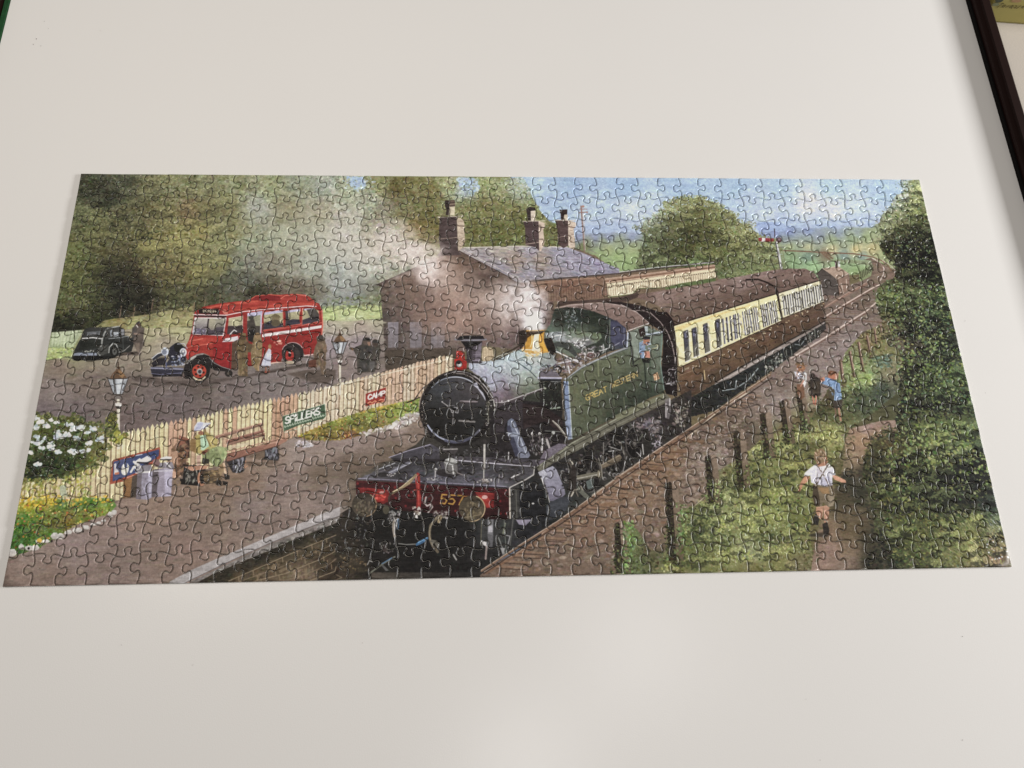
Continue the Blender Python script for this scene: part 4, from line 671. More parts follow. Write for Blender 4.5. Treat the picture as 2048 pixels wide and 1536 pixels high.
    p('690 424 1325 246 1352 400 850 560 800 520', (176,150,124), .35); p('830 480 1345 335 1350 362 840 520', W1, 1, (140,92,76)); l('830 482 1345 337', (182,136,116), 1.4); l('838 520 1350 364', (84,54,46), 1.3)
    l('1300 290 1360 480', (120,74,60), 3); p('880 560 1150 500 1140 540 880 610', (206,190,160), .7)
    p('840 660 1150 590 1560 480 1650 450 1660 490 1560 545 1130 680 850 770 830 740', W2, 1, W1); l('850 670 1250 560 1550 470', (112,72,58), 1.5); l('850 640 1150 560 1500 470', (190,142,120), 2); l('850 770 1130 682 1560 548', (92,62,50), 1.8); l('1240 560 1560 500', (190,150,126), 1.4)
    # luggage
    p('80 600 190 480 330 470 340 560 330 700 240 820 150 980 110 800', (128,96,74)); p('190 410 330 460 330 590 190 600', (146,92,72)); p('290 480 335 480 335 720 260 720', (70,46,38)); p('170 620 290 600 280 880 160 1000 150 840', (104,76,56)); d('80 600 330 480 320 880 150 1000', 120, [(160,120,94),(96,70,52),(130,96,72),(72,52,40)], (1, 3), 1.8, (-1.4, 1.4), 12, 5, .75); p('90 640 170 620 180 820 110 790', (196,154,126), .8)
    p('260 820 560 820 520 1100 230 1080', (46,42,40)); p('200 1000 520 1080 520 1110 210 1080', (40,34,32)); d('290 880 440 880 430 1060 280 1060', 40, [(180,176,160),(130,126,116)], (.5, 1), 7, (1.2, 1.9), 8, 3, .8); p('260 840 590 820 560 870 360 900', (186,136,108)); arc(500, 1000, 44, 90, 60, 300, (178,124,94), 4); arc(170, 1050, 36, 44, 0, 300, (140,116,90), 3); p('500 900 740 880 760 1050 560 1080', (96,78,56)); d('500 880 760 880 760 1070 540 1080', 50, [(140,112,74),(70,56,42),(160,130,90)], (.8, 2), 3, (-.3, .3), 8, 3, .7)
    # woman in green
    p('390 440 470 380 560 360 640 420 720 470 700 560 600 640 500 660 400 650 350 560', (176,160,92)); p('340 480 420 430 420 650 340 620', (140,108,66)); p('470 420 560 400 600 560 520 620 480 610', (176,204,172)); p('560 400 650 430 700 540 640 560', (186,168,104)); l('550 340 560 440 620 560', (130,100,60), 1.6); l('470 430 480 600', (150,132,70), 1.8)
    e(490, 380, 40, 26, (150,96,72)); p('390 355 400 290 440 230 480 225 540 240 630 240 560 310 470 350', (214,214,230)); p('400 350 440 250 480 230 520 250 470 330', (186,188,212)); l('400 350 480 345 600 260', (120,110,130), 1.4)
    p('500 660 620 600 720 560 800 570 850 660 800 760 740 830 690 840 600 770 520 760', (132,142,94)); p('700 570 800 570 850 650 800 740 760 740 740 640', (160,170,116)); l('600 770 690 660 700 600', (104,112,70), 2); p('490 640 600 590 620 610 520 680', (120,66,48)); p('510 720 600 740 600 800 500 800', (52,48,40))
    p('430 690 490 680 480 820 430 830', (196,160,140)); p('720 830 800 780 830 930 820 960 790 900 760 980 740 940', (150,124,90)); l('800 800 820 930', (220,184,150), 3.2); e(730, 1060, 44, 40, (54,46,40)); p('800 930 880 960 880 1010 820 1020', (52,46,44)); p('780 1030 860 1050 850 1100 790 1090', (54,46,42))
    d('560 590 840 570 820 770 620 790', 50, [(150,160,108),(112,122,80),(170,178,126)], (1, 2.4), 2.6, (.9, 1.6), 8, 4, .6)
    lamp(679, 662, 30)
    # SPILLERS and CAMP boards
    fr('B')
    p('1456 1395 1890 1268 1902 1390 1880 1420 1640 1480 1470 1550', (66,92,66)); l('1456 1395 1890 1268 1902 1400', (206,214,190), 1.2, .8); l('1470 1550 1456 1395', (150,160,130), 1.2)
    text('SPILLERS', (1490, 1405), (40, -11.4), (-4, 66), (228,232,214), 3, .22)
    for x, y in zip(range(1475, 1880, 26), np.linspace(1500, 1385, 16)): l([(x, y+8), (x+6, y-12+prng.uniform(-6, 6)), (x+12, y+10), (x+20, y-2)], (206,214,190), 1.2, .85)
    l('1480 1560 1640 1515 1860 1440', (206,216,190), 1.6, .8)
    fr('C')
    p('465 1165 672 1098 662 1240 462 1292', (158,50,42)); text('CAMP', (492, 1178), (34, -9), (-2, 46), (236,228,222), 2.8, .26)
    l('490 1150 540 1132', (230,200,190), 1.4); l('485 1262 510 1246 530 1258 560 1236 580 1248 620 1222 646 1228', (226,150,110), 2); l('500 1280 640 1244', (226,140,100), 1.4)
#--PIC3
def paint_train():
    BL = (40, 37, 38)
    # carriage roofs
    fr('0')
    roof = [(1280,592,120,96,86),(1330,590,142,118,108),(1380,580,146,122,112),(1430,570,140,114,104),(1350,620,118,96,84),(1400,610,112,90,78),(1450,595,110,88,76),(1480,560,150,126,118),(1530,550,144,118,110),(1420,640,98,76,64),(1500,600,100,78,66),(1540,575,100,78,68),(1580,550,126,102,92),(1620,545,122,98,88),(1600,575,106,84,72),(1360,645,102,80,68)]
    RP = '1262 590 1300 585 1362 574 1400 570 1430 562 1440 558 1480 553 1538 541 1575 537 1612 538 1626 545 1641 562 1557 588 1348 652 1330 620 1300 604'
    field(RP, roof, 5); d(RP, 1200, roof, (.8, 2), 6, (-.25, -.1), 7, 3, .55)
    fr('I')
    l('0 380 240 350 480 300 700 240', (96,74,64), 1, .6); l('-60 330 200 290 500 230', (160,134,124), 1, .5)
    for x, y, r in ((70,225,14),(255,278,13),(400,246,16),(215,192,13),(515,214,15),(640,190,15),(745,158,14),(850,146,15),(940,116,13),(1000,52,12),(930,68,12),(1180,70,13),(1255,54,13),(1120,88,11),(1350,28,10),(1410,20,10),(1470,8,9)): e(x, y, r, r*.75, (70,52,46)); e(x-4, y-6, r*.6, r*.35, (150,126,116), .6)
    arc(430, 560, 330, 260, -88, -18, (92,70,60), 1.4, .8); arc(700, 480, 300, 240, -100, -20, (92,70,60), 1.4, .8); arc(200, 600, 260, 240, -80, -10, (92,70,60), 1.2, .6)
    l('880 100 1000 95 1100 130 1170 170 1200 220', (58,44,40), 4.2); l('1190 220 1225 420 1250 600 1260 770', (52,40,36), 6)
    l('-20 440 60 440 110 500 145 575', (50,36,36), 5)
    # bodies
    p('140 575 600 430 1190 245 1240 520 700 770 195 1000', (238,222,164), 1, (226,214,168)); p('1213 240 1638 108 1678 320 1256 492', (232,220,180))
    l('138 566 600 424 1196 240', (62,48,44), 2.6); l('1210 236 1640 104', (62,48,44), 2.4)
    p('150 590 420 500 920 350 920 370 420 520 160 640', (226,196,124), .7)
    bod = [(250,1080,112,84,62),(500,960,112,86,64),(800,850,108,82,60),(1100,720,104,78,58),(300,1250,84,64,50),(600,1100,84,66,50),(1000,900,84,64,50),(1250,700,90,68,52),(1400,570,104,78,60),(1600,470,100,76,60),(1500,620,86,66,52),(1660,480,92,70,58)]
    BP = '194 1000 700 770 1240 520 1256 492 1680 320 1692 520 1500 625 1240 765 800 1010 560 1160 250 1340 200 1250'
    field(BP, bod, 5); d(BP, 800, bod, (.8, 2), 5, (-.5, -.35), 8, 3, .6)
    l('194 1000 700 772 1240 522', (70,52,42), 1.6); l('200 1080 330 1030', (150,128,104), 1); l('1256 496 1680 324', (70,54,44), 1.4)
    for i in range(4): l([(245+i*14, 1030-i*6), (252+i*14, 1008-i*5)], (200,190,160), 1)
    for x, y in ((350,985),(470,940),(515,920),(640,875),(710,820),(880,750),(920,705),(955,715),(1060,640),(1130,605),(1195,570),(1300,525),(1390,465),(1440,450),(1500,420),(1600,400),(1665,355)): d(ep(x, y, 22, 16), 5, [(216,196,150),(180,150,110),(226,214,180)], (.5, 1.1), 2, (-.8, .2), 8, 4, .85)
    l('450 1030 458 1120', (206,180,130), 2); l('480 935 530 915', (200,180,140), 1.2); l('870 755 905 740', (214,190,140), 1.4)
    for x, y in ((720,995),(820,930),(980,850),(1055,805),(1120,770),(1180,740),(500,1115)): e(x, y, 6, 10, (60,44,36), .8)
    # big window lights
    for x0, x1, y0, X0, X1, y1 in ((234,288,628,258,304,938),(320,374,600,346,398,892),(436,486,556,462,512,852),(562,612,512,586,630,795)):
        p([(x0, y0+8), (x0+10, y0-6), (x1-6, y0-18), (x1, y0-8), (X1, y1-20), (X0, y1)], (96,94,92), 1, (112,108,96)); p([(x0+8, y0+10), (x1-8, y0-6), (x1-4, y0+150), (x0+16, y0+190)], (74,72,82)); l([(x0+2, y0+4), (X0, y1)], (60,54,50), 1.6); l([(x1+6, y0-10), (X1+6, y1-22)], (248,238,190), 2); l([(X0, y1+4), (X1, y1-18)], (232,226,214), 2); p([(x0+14, y0+20), (x0+30, y0+14), (x0+34, y0+70), (x0+18, y0+80)], (120,120,146), .8)
    k = 0
    for x in (630, 668, 706, 742, 764, 788, 835, 858, 880, 902, 930, 950, 972, 1022, 1042, 1062, 1082, 1104, 1124, 1146, 1166):
        y0 = 500-(x-630)*.352; y1 = 760-(x-630)*.43; wd = 17 if x < 760 else 10.5; dx = 22 if x < 800 else 34
        p([(x, y0), (x+wd, y0-5), (x+wd+dx, y1-6), (x+dx, y1)], (72,68,72) if k % 3 else (100,98,112)); l([(x+wd+3, y0), (x+wd+dx+3, y1-6)], (206,204,212) if k % 2 else (244,236,200), 1.4, .9); k += 1
    for i in range(17):
        x = 1248+i*24; y0 = 272-i*7.6; y1 = 470-i*9.2; p([(x, y0), (x+12, y0-4), (x+34, y1-5), (x+24, y1)], (72,70,70) if i % 3 else (110,108,114)); l([(x+16, y0), (x+39, y1-6)], (214,212,216), 1.4, .9); e(x+6, y0+4, 6, 9, (50,46,46))
    d('640 520 1180 330 1215 500 780 690', 60, [(196,196,214),(226,222,224),(120,118,130)], (.6, 1.2), 5, (1.2, 1.5), 8, 3, .6)
    # underframe, running board and bogies
    uf = [(400,1340,56,54,46),(700,1230,52,54,48),(900,1130,58,62,56),(1100,980,60,64,58),(1300,850,56,58,54),(1500,680,56,56,52),(1650,600,72,64,56)]
    UP = '250 1345 560 1165 800 1012 1240 770 1500 630 1690 525 1700 600 1600 700 1480 770 1340 880 1100 1060 820 1250 560 1440 330 1500 200 1440'
    uf = tone(uf, .4, .86)
    field(UP, uf, 5); d(UP, 900, uf, (.8, 2.2), 2.4, (-.6, 1.2), 12, 4, .65)
    p('560 1160 700 1078 860 985 1240 775 1480 645 1680 530 1685 545 1480 672 1240 812 870 1020 720 1110', (148,134,126), 1, (160,146,136)); l('560 1172 870 1004 1240 790', (186,172,166), 1.4); l('560 1150 860 972 1240 762 1690 520', (58,46,42), 2)
    l('640 1235 770 1215 900 1130 1000 1010', (150,158,158), 2.2); l('770 1210 780 1130', (150,154,152), 2); l('1380 760 1440 770 1500 690', (130,136,136), 2)
    for s in ((920,1060,940,1130),(960,1040,980,1100),(1080,960,1100,1060),(1140,920,1150,1040),(1180,880,1190,1000),(1290,820,1300,930),(1340,790,1350,880),(1520,640,1540,740),(1580,600,1590,700)): l([(s[0], s[1]), (s[2], s[3])], (120,122,112), 2.4, .8); l([(s[0]+14, s[1]), (s[2]+14, s[3])], (40,40,36), 2, .8)
    d('1060 960 1250 850 1260 960 1100 1040', 60, [(150,150,136),(100,104,92),(44,44,40),(180,178,164)], (.7, 2), 2, (-1, 1.5), 10, 4, .8); d('1480 690 1660 590 1640 680 1500 750', 40, [(140,132,120),(60,56,50)], (.7, 1.6), 2, (-1, 1.5), 10, 4, .8)
    # the gangway end
    fr('H')
    p('820 165 900 140 1090 160 1400 215 1700 330 1790 410 1840 560 1870 1000 1870 1450 1720 1420 1690 1340 1650 1180 1680 700 1660 560 1500 470 1300 300 1090 205', (52,40,40), 1, (46,38,38))
    l('1310 280 1400 275 1500 310 1640 440 1740 580 1800 740 1850 1000', (164,146,140), 2, .9); l('1100 200 1300 290 1480 450', (196,178,170), 1.8); l('880 130 1100 110 1330 60', (66,50,48), 4); p('250 160 900 120 1080 100 1330 30 1330 100 1180 160 880 165 700 170 400 190 200 235', (82,64,58))
    l('1720 1280 1830 1270', (190,184,184), 3); l('1740 1110 1760 1080 1850 1090', (150,140,140), 1.6); d('1740 1040 1860 1020 1860 1300 1730 1300', 30, [(130,122,122),(180,174,174),(80,70,70)], (.6, 1.4), 2, (-1, 1), 8, 3, .8)
    # cab roof and opening
    p('200 245 400 195 620 178 800 172 900 180 1090 205 1300 295 1480 450 1190 565 1170 520 1050 430 900 360 750 305 560 255 300 240', (144,120,112), 1, (118,94,84)); l('200 248 420 205 800 176 900 180 1090 208 1300 298', (200,180,170), 1.4, .8)
    d('1100 420 1420 400 1450 450 1200 550', 50, [(92,70,62),(110,86,76)], (.5, 1.2), 2, (-.6, .2), 6, 3, .8); l('1190 560 1480 455', (206,198,192), 1.8); l('820 290 1050 240 1100 220', (156,132,122), 1.2)
    cab = [(300,400,52,56,48),(500,350,48,54,48),(700,400,50,56,46),(850,500,52,58,48),(800,650,56,62,50),(400,600,84,96,80),(600,600,96,106,86),(300,700,100,104,100),(700,700,60,64,56),(1050,600,70,72,92),(1100,450,64,66,80),(200,650,110,120,106),(120,600,92,108,92)]
    CP = '195 255 380 235 560 250 750 300 900 360 1050 430 1170 520 1185 780 900 850 760 930 600 860 200 860 60 640 70 560 130 480'
    field(CP, cab, 5); d(CP, 500, cab, (.8, 2.4), 2, (-.5, 1.4), 9, 4, .6)
    p('955 425 1050 440 1165 525 1165 740 990 770 960 650', (72,72,94), 1, (78,78,100)); l('950 410 945 760', (104,110,96), 2); l('1140 520 1150 730', (110,112,130), 2); l('980 775 1080 720', (150,150,160), 1.6)
    d('330 260 520 270 520 520 340 500', 90, [(120,130,130),(84,92,90),(160,166,166),(66,74,70)], (.6, 1.7), 2, (-1, 1), 10, 4, .6)
    fb = [(250,640,150,156,156),(400,620,120,132,112),(550,590,112,124,96),(750,600,104,116,88),(300,680,170,172,176),(450,720,190,188,190),(550,760,210,206,206),(350,760,70,70,70),(620,720,110,108,108)]
    FBP = '60 590 200 570 420 562 620 570 820 590 840 650 760 720 640 760 560 800 420 720 250 700 100 680'
    field(FBP, fb, 4); d(FBP, 200, fb, (.8, 2), 2, (-.3, .5), 10, 4, .6); l('150 640 330 600 420 640', (220,222,224), 2); l('520 690 660 680', (226,222,220), 2.2); d('380 690 600 700 600 840 480 780', 40, [(216,212,210),(150,146,148),(86,84,86),(236,232,228)], (.8, 2.2), 1.6, (-.5, 1), 8, 3, .85)
    p('180 720 300 700 430 760 520 900 580 960 460 930 330 820 220 800', (66,68,64)); p('220 770 330 790 440 880 500 930 380 900 260 830', (104,112,96)); p('60 660 150 650 210 800 170 850 90 780', (52,40,36))
    d('560 780 880 760 860 900 700 960 560 1050 470 960', 120, [(150,140,140),(80,74,74),(190,184,182),(110,100,98),(50,46,46)], (.7, 2.2), 2, (-.8, 1), 10, 4, .8); arc(690, 890, 66, 40, 0, 360, (196,184,180), 2.4); arc(690, 890, 40, 22, 0, 360, (120,84,80), 2.4); l('600 860 620 960', (196,188,186), 3); l('820 830 940 790 950 740', (206,204,200), 1.6); l('860 740 870 830', (206,204,200), 1.6)
    d('200 900 600 920 560 1060 360 1160 210 1080', 130, [(110,102,110),(150,142,150),(190,184,186),(60,56,60),(140,110,104)], (.8, 2.2), 2, (-.8, 1), 10, 4, .8); l('250 1000 460 960 560 1000', (206,200,204), 2.2); l('200 830 450 950 520 960', (222,222,222), 2.6); l('380 1040 400 1130', (206,204,206), 3); arc(240, 1090, 44, 50, 0, 360, (40,36,40), 3); l('195 880 210 1060', (60,58,60), 2)
    # cab side
    cs = [(400,1260,112,116,86),(600,1120,112,116,84),(900,950,116,122,88),(1300,950,106,114,86),(1300,700,128,138,120),(1580,700,120,132,112),(1600,1000,110,120,98),(500,1400,112,116,82),(900,1200,100,106,76),(1300,1200,88,96,72),(700,1500,96,102,74),(1100,1500,74,82,62),(1500,1400,66,76,60),(400,1600,110,114,84),(700,1700,98,104,76),(900,1600,88,94,70),(420,1900,96,102,76),(1000,1750,66,74,56),(1300,1550,64,72,56),(1620,1200,94,106,88)]
    SP = '330 1220 370 1210 560 1060 780 955 1000 860 1185 790 1195 570 1470 480 1480 520 1660 570 1672 700 1640 1000 1680 1350 1700 1400 1500 1470 1200 1640 900 1800 640 1930 424 2050 400 1800 380 1500'
    cs = tone(cs, .85, .90)
    field(SP, cs, 4); d(SP, 900, cs, (1, 2.6), 2.5, (1.2, 1.9), 7, 3, .55)
    p('1200 580 1330 530 1340 920 1260 970 1240 800 1230 580', (136,144,130)); l('1205 575 1240 780 1270 1000', (48,50,48), 3.4); l('1195 580 1185 780', (190,196,210), 3); p('1335 540 1420 500 1440 600 1400 640 1360 640', (60,44,42)); p('1420 500 1465 485 1470 600 1440 610', (176,186,186)); d('1480 490 1660 560 1650 580 1480 600', 30, [(70,78,66),(150,160,150),(110,120,104)], (.7, 1.6), 2, (-.6, .6), 8, 3, .8); l('1450 610 1660 570', (184,192,202), 3.4); l('1440 625 1660 590', (70,74,76), 1.6); l('1420 980 1440 1250 1470 1480', (50,56,46), 3); l('1490 800 1500 1100 1540 1400', (70,84,66), 2.4); l('1665 600 1640 1000 1690 1360', (120,140,128), 2)
    p('1350 720 1400 690 1440 720 1430 800 1420 930 1370 930 1350 850', (130,150,176)); e(1450, 700, 46, 52, (172,116,90)); p('1400 670 1420 630 1500 640 1500 670 1430 680', (50,46,52)); d('1360 700 1500 700 1500 900 1370 900', 40, [(130,150,180),(70,80,104),(170,190,210),(50,50,66),(190,130,104)], (.7, 1.7), 2, (-1, 1), 10, 5, .85); p('1420 850 1490 830 1500 930 1430 920', (196,132,112)); p('1380 930 1500 930 1490 1000 1400 990', (50,50,46)); l('1370 920 1260 1000 1270 1030 1330 1020', (50,50,46), 2)
    l('1530 750 1610 745 1590 790 1530 800', (206,196,150), 1.3)
    p('1540 1150 1600 1120 1630 1210 1560 1240', (200,160,120)); d('1545 1140 1630 1140 1620 1240 1560 1240', 14, [(230,200,160),(170,120,90)], (.5, 1), 2, (-.5, .5), 8, 3, .9)
    l('330 1215 370 1205 560 1055 780 950 1000 855 1190 785', (158,160,164), 3.2); l('345 1226 560 1075 790 968 1190 805', (84,90,84), 1.4); l('790 960 800 1180', (150,154,116), 1.2, .8)
    l('780 965 790 1180', (136,140,104), 1, .7); l('1140 1470 1150 1600', (140,144,110), 1.2, .7); l('1000 1440 1010 1560', (140,144,110), 1.2, .7)
    text('GREAT', (618, 1440), (47, -21), (12, 70), (188,162,92), 2.0, .26); text('WESTERN', (964, 1272), (42, -18.5), (10, 66), (184,158,98), 1.9, .2)
    fr('K')
    p('748 10 800 10 815 250 838 600 795 615 765 420', (124,140,172), 1, (146,156,178)); l('800 20 838 600', (190,196,196), 1.6); l('752 20 770 420', (60,70,84), 1.6)
    # tank front, boiler and smokebox
    fr('G')
    p('1755 930 2060 925 2060 1000 2080 1400 2060 1536 1780 1540 1760 1300', (44,44,40), 1, (46,42,42), n=3); d('1780 960 2040 960 2060 1300 1790 1300', 90, [(50,54,46),(40,40,38),(60,66,54)], (1, 2.6), 2, (1.3, 1.8), 5, 2, .6)
    boi = [(860,740,176,182,200),(950,720,190,196,208),(1000,820,176,176,192),(930,850,166,168,186),(1050,900,172,172,192),(1100,750,186,200,206),(1200,780,188,202,206),(1200,900,166,168,184),(1100,1020,176,176,196),(1250,1000,156,148,166),(1180,1150,136,116,130),(1300,1120,130,110,120),(1200,1250,118,98,106),(1350,1180,112,92,96),(1330,640,186,204,208),(1500,600,178,198,202),(1450,700,190,206,208),(1450,850,176,188,186),(1400,950,164,166,172),(1600,750,190,206,212),(1560,900,170,182,168),(1650,900,160,172,156),(1600,1000,138,148,126),(1700,1000,128,138,114),(1550,1100,118,122,100),(1680,1100,102,110,86),(1600,620,200,196,176),(1750,650,200,204,196),(1850,650,160,168,160),(1850,750,150,158,156),(1900,620,140,146,140),(1750,830,176,190,190),(1450,1160,110,104,96)]
    BP = '800 720 860 700 1000 700 1130 700 1180 680 1340 610 1430 570 1520 535 1700 560 1905 570 1970 640 1980 760 1830 800 1760 870 1755 1090 1560 1170 1380 1240 1250 1280 1160 1270 1140 1200 1080 1060 1000 950 900 860 800 810'
    boi = tone(boi, .8, .94, .1)
    field(BP, boi, 4); d(BP, 1100, boi, (1, 3), 2.2, (.2, 1.3), 7, 3, .6)
    for i in range(12): e(1060+i*36+(i > 6)*4, 745+i*12+i*i*.9, 6, 6, (60,66,76), .9)
    for i in range(12): l([(930+i*19, 900+i*24+i*i*.4), (936+i*19, 908+i*24+i*i*.4)], (60,60,70), 1.4)
    l('1420 700 1500 740 1580 790 1640 840 1720 920', (74,84,86), 1.8); l('1480 690 1530 680 1600 720 1660 780 1640 830 1560 790 1480 720', (90,104,110), 1.5); l('1590 760 1610 740', (90,104,110), 1.4); l('1730 700 1800 740 1870 800', (80,92,92), 1.6); arc(1050, 1100, 440, 480, -74, -10, (100,106,112), 1.2, .5)
    d('1770 790 1990 720 2000 900 1780 900', 70, [(110,104,112),(60,56,60),(150,146,150),(84,78,86)], (.8, 2), 2, (-.6, .8), 10, 4, .8); p('1770 840 1900 830 2040 870 2040 910 1760 910', (110,102,110)); l('1750 925 2060 930', (176,172,190), 4); l('1750 950 2050 955', (60,60,70), 2)
    for i in range(16): l([(1822, 980+i*30), (1824, 990+i*30)], (170,176,160), 1.2)
    for i in range(10): l([(1880+i*18, 978), (1888+i*18, 978)], (180,180,180), 1.2)
    p('1150 1290 1340 1250 1560 1180 1830 1060 1840 1080 1570 1210 1500 1260 1300 1380 1160 1400', (76,66,70)); p('1540 1190 1760 1110 1770 1300 1760 1540 1560 1540', (66,70,58), 1, (50,46,44)); p('1150 1380 1330 1330 1520 1240 1560 1540 1150 1540', (70,62,66), 1, (54,48,50))
    l('1160 1270 1260 1275 1340 1250 1560 1170 1840 1070', (84,74,74), 3); l('1160 1258 1260 1264 1340 1238 1560 1158 1830 1060', (200,192,192), 1.5); e(1340, 1240, 14, 14, (236,232,230)); e(1570, 1165, 13, 13, (230,228,220)); e(1250, 1245, 9, 9, (226,220,220)); e(1840, 1070, 16, 12, (170,176,150))
    for i in range(9): e(1512+i*3, 1390+i*18, 4, 5, (206,206,196))
    l('1800 1340 1900 1350 2040 1330', (190,206,184), 3, .8); l('1830 1320 1860 1290', (150,166,140), 2)
    # handrail beyond the dome
    l('1150 665 1250 610 1400 540 1530 460', (66,54,44), 3.4); l('1150 660 1200 630 1350 580', (190,190,176), 2); l('1180 680 1330 610', (60,56,56), 1.6); d('1230 500 1340 500 1340 560 1240 570', 14, [(60,50,46),(130,120,110)], (.7, 1.6), 1.5, (-1, 1), 8, 3, .9)
    p('975 640 990 520 1030 500 1120 520 1140 640 1080 690 990 700', (206,184,150), .95)
    for i in range(6): l([(1000+i*22, 530), (1000+i*22, 690)], (150,126,98), 1, .8)
    # chimney
    p('690 425 985 425 970 520 962 690 985 720 930 730 760 720 770 640 762 540 730 480', (58,50,54), 1, (70,62,68)); p('880 470 975 440 960 690 870 700', (112,102,112), 1, (124,112,124)); p('840 490 900 470 880 700 840 700', (84,74,82)); p('690 430 985 428 940 470 860 500 830 540 800 520 740 490', (38,32,34))
    p('680 355 800 345 990 352 1010 395 640 395', (44,38,42)); l('612 402 720 412 900 412 1032 402', (132,128,136), 3.6); l('640 394 1010 394', (60,54,60), 1.6); l('860 610 970 610', (150,140,150), 1.2, .8); l('840 690 960 690', (160,150,166), 1.4, .8); d('740 440 860 440 850 520 760 520', 12, [(80,76,80),(30,28,30)], (.8, 2), 2, (-.5, .5), 6, 3, .7)
    # lamp
    p('598 680 625 650 630 560 690 555 738 585 742 660 772 710 765 800 700 822 608 815', (186,44,36)); p('700 680 770 710 762 800 720 812', (160,38,34)); l('630 620 735 622', (110,26,26), 1.6); arc(690, 550, 46, 40, 180, 360, (60,40,36), 1.8); l('722 520 732 560', (220,206,196), 1.4)
    e(662, 735, 48, 50, (54,44,44)); e(668, 745, 36, 34, (160,156,152)); e(660, 722, 26, 18, (40,36,38)); e(676, 750, 14, 12, (226,222,216)); l('610 812 770 800', (90,26,26), 1.4); l('640 575 690 565', (216,90,76), 1.6)
    # brass dome and safety-valve cover
    p('1480 290 1560 270 1600 290 1580 400 1560 470 1500 540 1480 460', (58,46,40)); p('1575 275 1830 270 1818 380 1826 440 1860 520 1910 575 1800 590 1620 600 1510 545 1560 480 1590 400 1596 340', (206,150,58), 1, (200,150,72)); p('1690 330 1760 320 1750 440 1780 560 1660 560 1670 450', (240,226,190)); p('1770 330 1815 330 1815 430 1870 560 1800 570 1770 440', (220,164,62)); p('1590 290 1830 280 1800 320 1700 330 1610 400 1580 440', (74,52,34)); p('1600 380 1660 340 1650 450 1600 520 1560 540', (190,136,50)); l('1660 340 1660 440 1640 500', (240,220,160), 1.6); l('1520 540 1700 545 1800 590', (232,226,210), 2.2, .8); p('1820 400 1900 380 1990 560 1940 620 1880 560', (48,40,38)); d('1540 550 1760 560 1750 640 1560 620', 30, [(222,190,120),(236,220,190),(200,160,90)], (.8, 2), 2, (-.2, .5), 8, 4, .7)
    # front ring and door
    fr('g')
    e(740, 790, 765, 775, (42,36,36), rot=0); arc(730, 790, 742, 752, 185, 330, (70,60,58), 2.2); 
    arc(800, 800, 720, 770, 245, 325, (196,190,186), 1.6, .8); arc(770, 800, 742, 790, 255, 322, (34,28,28), 2.2); l('680 65 900 80 1050 150 1250 320 1400 520 1500 620', (150,138,130), 1.6); l('1030 80 1200 190 1350 360 1480 560', (206,200,196), 1.8, .9); arc(740, 790, 765, 775, 180, 215, (170,150,130), 1.4)
    dr = [(400,400,74,76,84),(600,300,82,82,88),(800,300,86,80,84),(1000,400,90,80,82),(1150,500,92,80,84),(300,600,64,64,66),(600,550,76,72,76),(900,600,78,72,76),(1200,700,72,68,70),(250,900,46,44,42),(600,900,48,44,44),(900,900,54,50,50),(1200,950,56,54,54),(400,1200,44,40,40),(800,1200,46,42,42),(1100,1200,54,52,52),(700,1380,48,46,46)]
    dr = tone(dr, .7, .85); DP = ep(715, 800, 645, 660); field(DP, dr, 3); d(DP, 500, dr, (1.2, 3), 2, (-1.5, 1.5), 4, 2, .5)
    arc(715, 800, 648, 662, 222, 300, (150,156,170), 2, .9); arc(715, 800, 640, 655, 255, 318, (206,208,216), 1.6, .8); p('1060 290 1160 250 1200 380 1280 460 1330 560 1340 640 1270 520 1180 390', (196,194,206), .9); arc(715, 800, 648, 662, 95, 150, (176,180,200), 3.2, .9); arc(715, 800, 650, 664, 40, 100, (110,110,124), 4, .8); p(ep(715, 815, 655, 690, 60, 110, 20).tolist()+ep(715, 800, 640, 655, 110, 60, 20).tolist(), (84,84,104), .9)
    p('815 625 1170 640 1170 680 805 690', (56,48,50)); l('820 640 1160 648', (140,128,130), 3.4); l('800 1040 1110 1060', (128,122,118), 4); l('790 1065 1100 1090', (40,36,36), 2)
    l('440 650 540 720 660 850', (160,154,152), 2); l('670 860 672 980 660 1120', (140,134,132), 1.7); e(660, 848, 34, 32, (160,156,154)); e(656, 842, 16, 14, (60,56,56)); l('690 760 760 770 720 870 770 880 780 800', (160,156,156), 1.5); e(450, 650, 14, 12, (190,186,184)); l('560 720 700 730', (120,116,116), 1.2)
    p('1340 640 1500 600 1510 700 1460 1000 1380 1100 1330 900', (50,46,44)); l('1395 640 1390 1100', (150,146,130), 1.8, .9); e(1392, 690, 40, 44, (96,92,78)); e(1392, 690, 18, 20, (50,48,44)); l('1420 620 1500 610 1520 760 1530 1000', (190,184,176), 1.5); d('1330 640 1560 640 1560 1250 1320 1250', 70, [(150,146,130),(84,80,74),(44,40,40),(200,196,186)], (.5, 1.4), 1.8, (-1.4, 1.4), 8, 3, .8)
    for y in (780, 880, 1000, 1060, 1120, 1190): e(1540-(y-780)*.06, y, 14, 14, (214,210,206))
    d('0 680 90 680 140 1200 300 1400 120 1380 30 1100', 50, [(110,96,88),(60,54,50),(150,134,120)], (.5, 1.4), 1.6, (-1.4, 1.4), 8, 3, .8)
    fr('C'); l('890 1255 960 1230 1030 1130 1080 1080', (52,40,36), 2.4); l('930 1240 1020 1200', (52,40,36), 2); l('1000 1180 1040 1120', (170,150,130), 1)
    # smokebox saddle area and outside steam pipe
    fr('K')
    p('0 340 120 260 330 210 540 230 760 420 780 620 700 680 400 760 330 840 0 830', (48,42,44)); p('40 340 200 270 330 220 330 500 210 480 120 560 40 560', (64,56,60), .9); p('330 240 530 260 740 400 740 560 560 420 340 500', (58,44,44), .9)
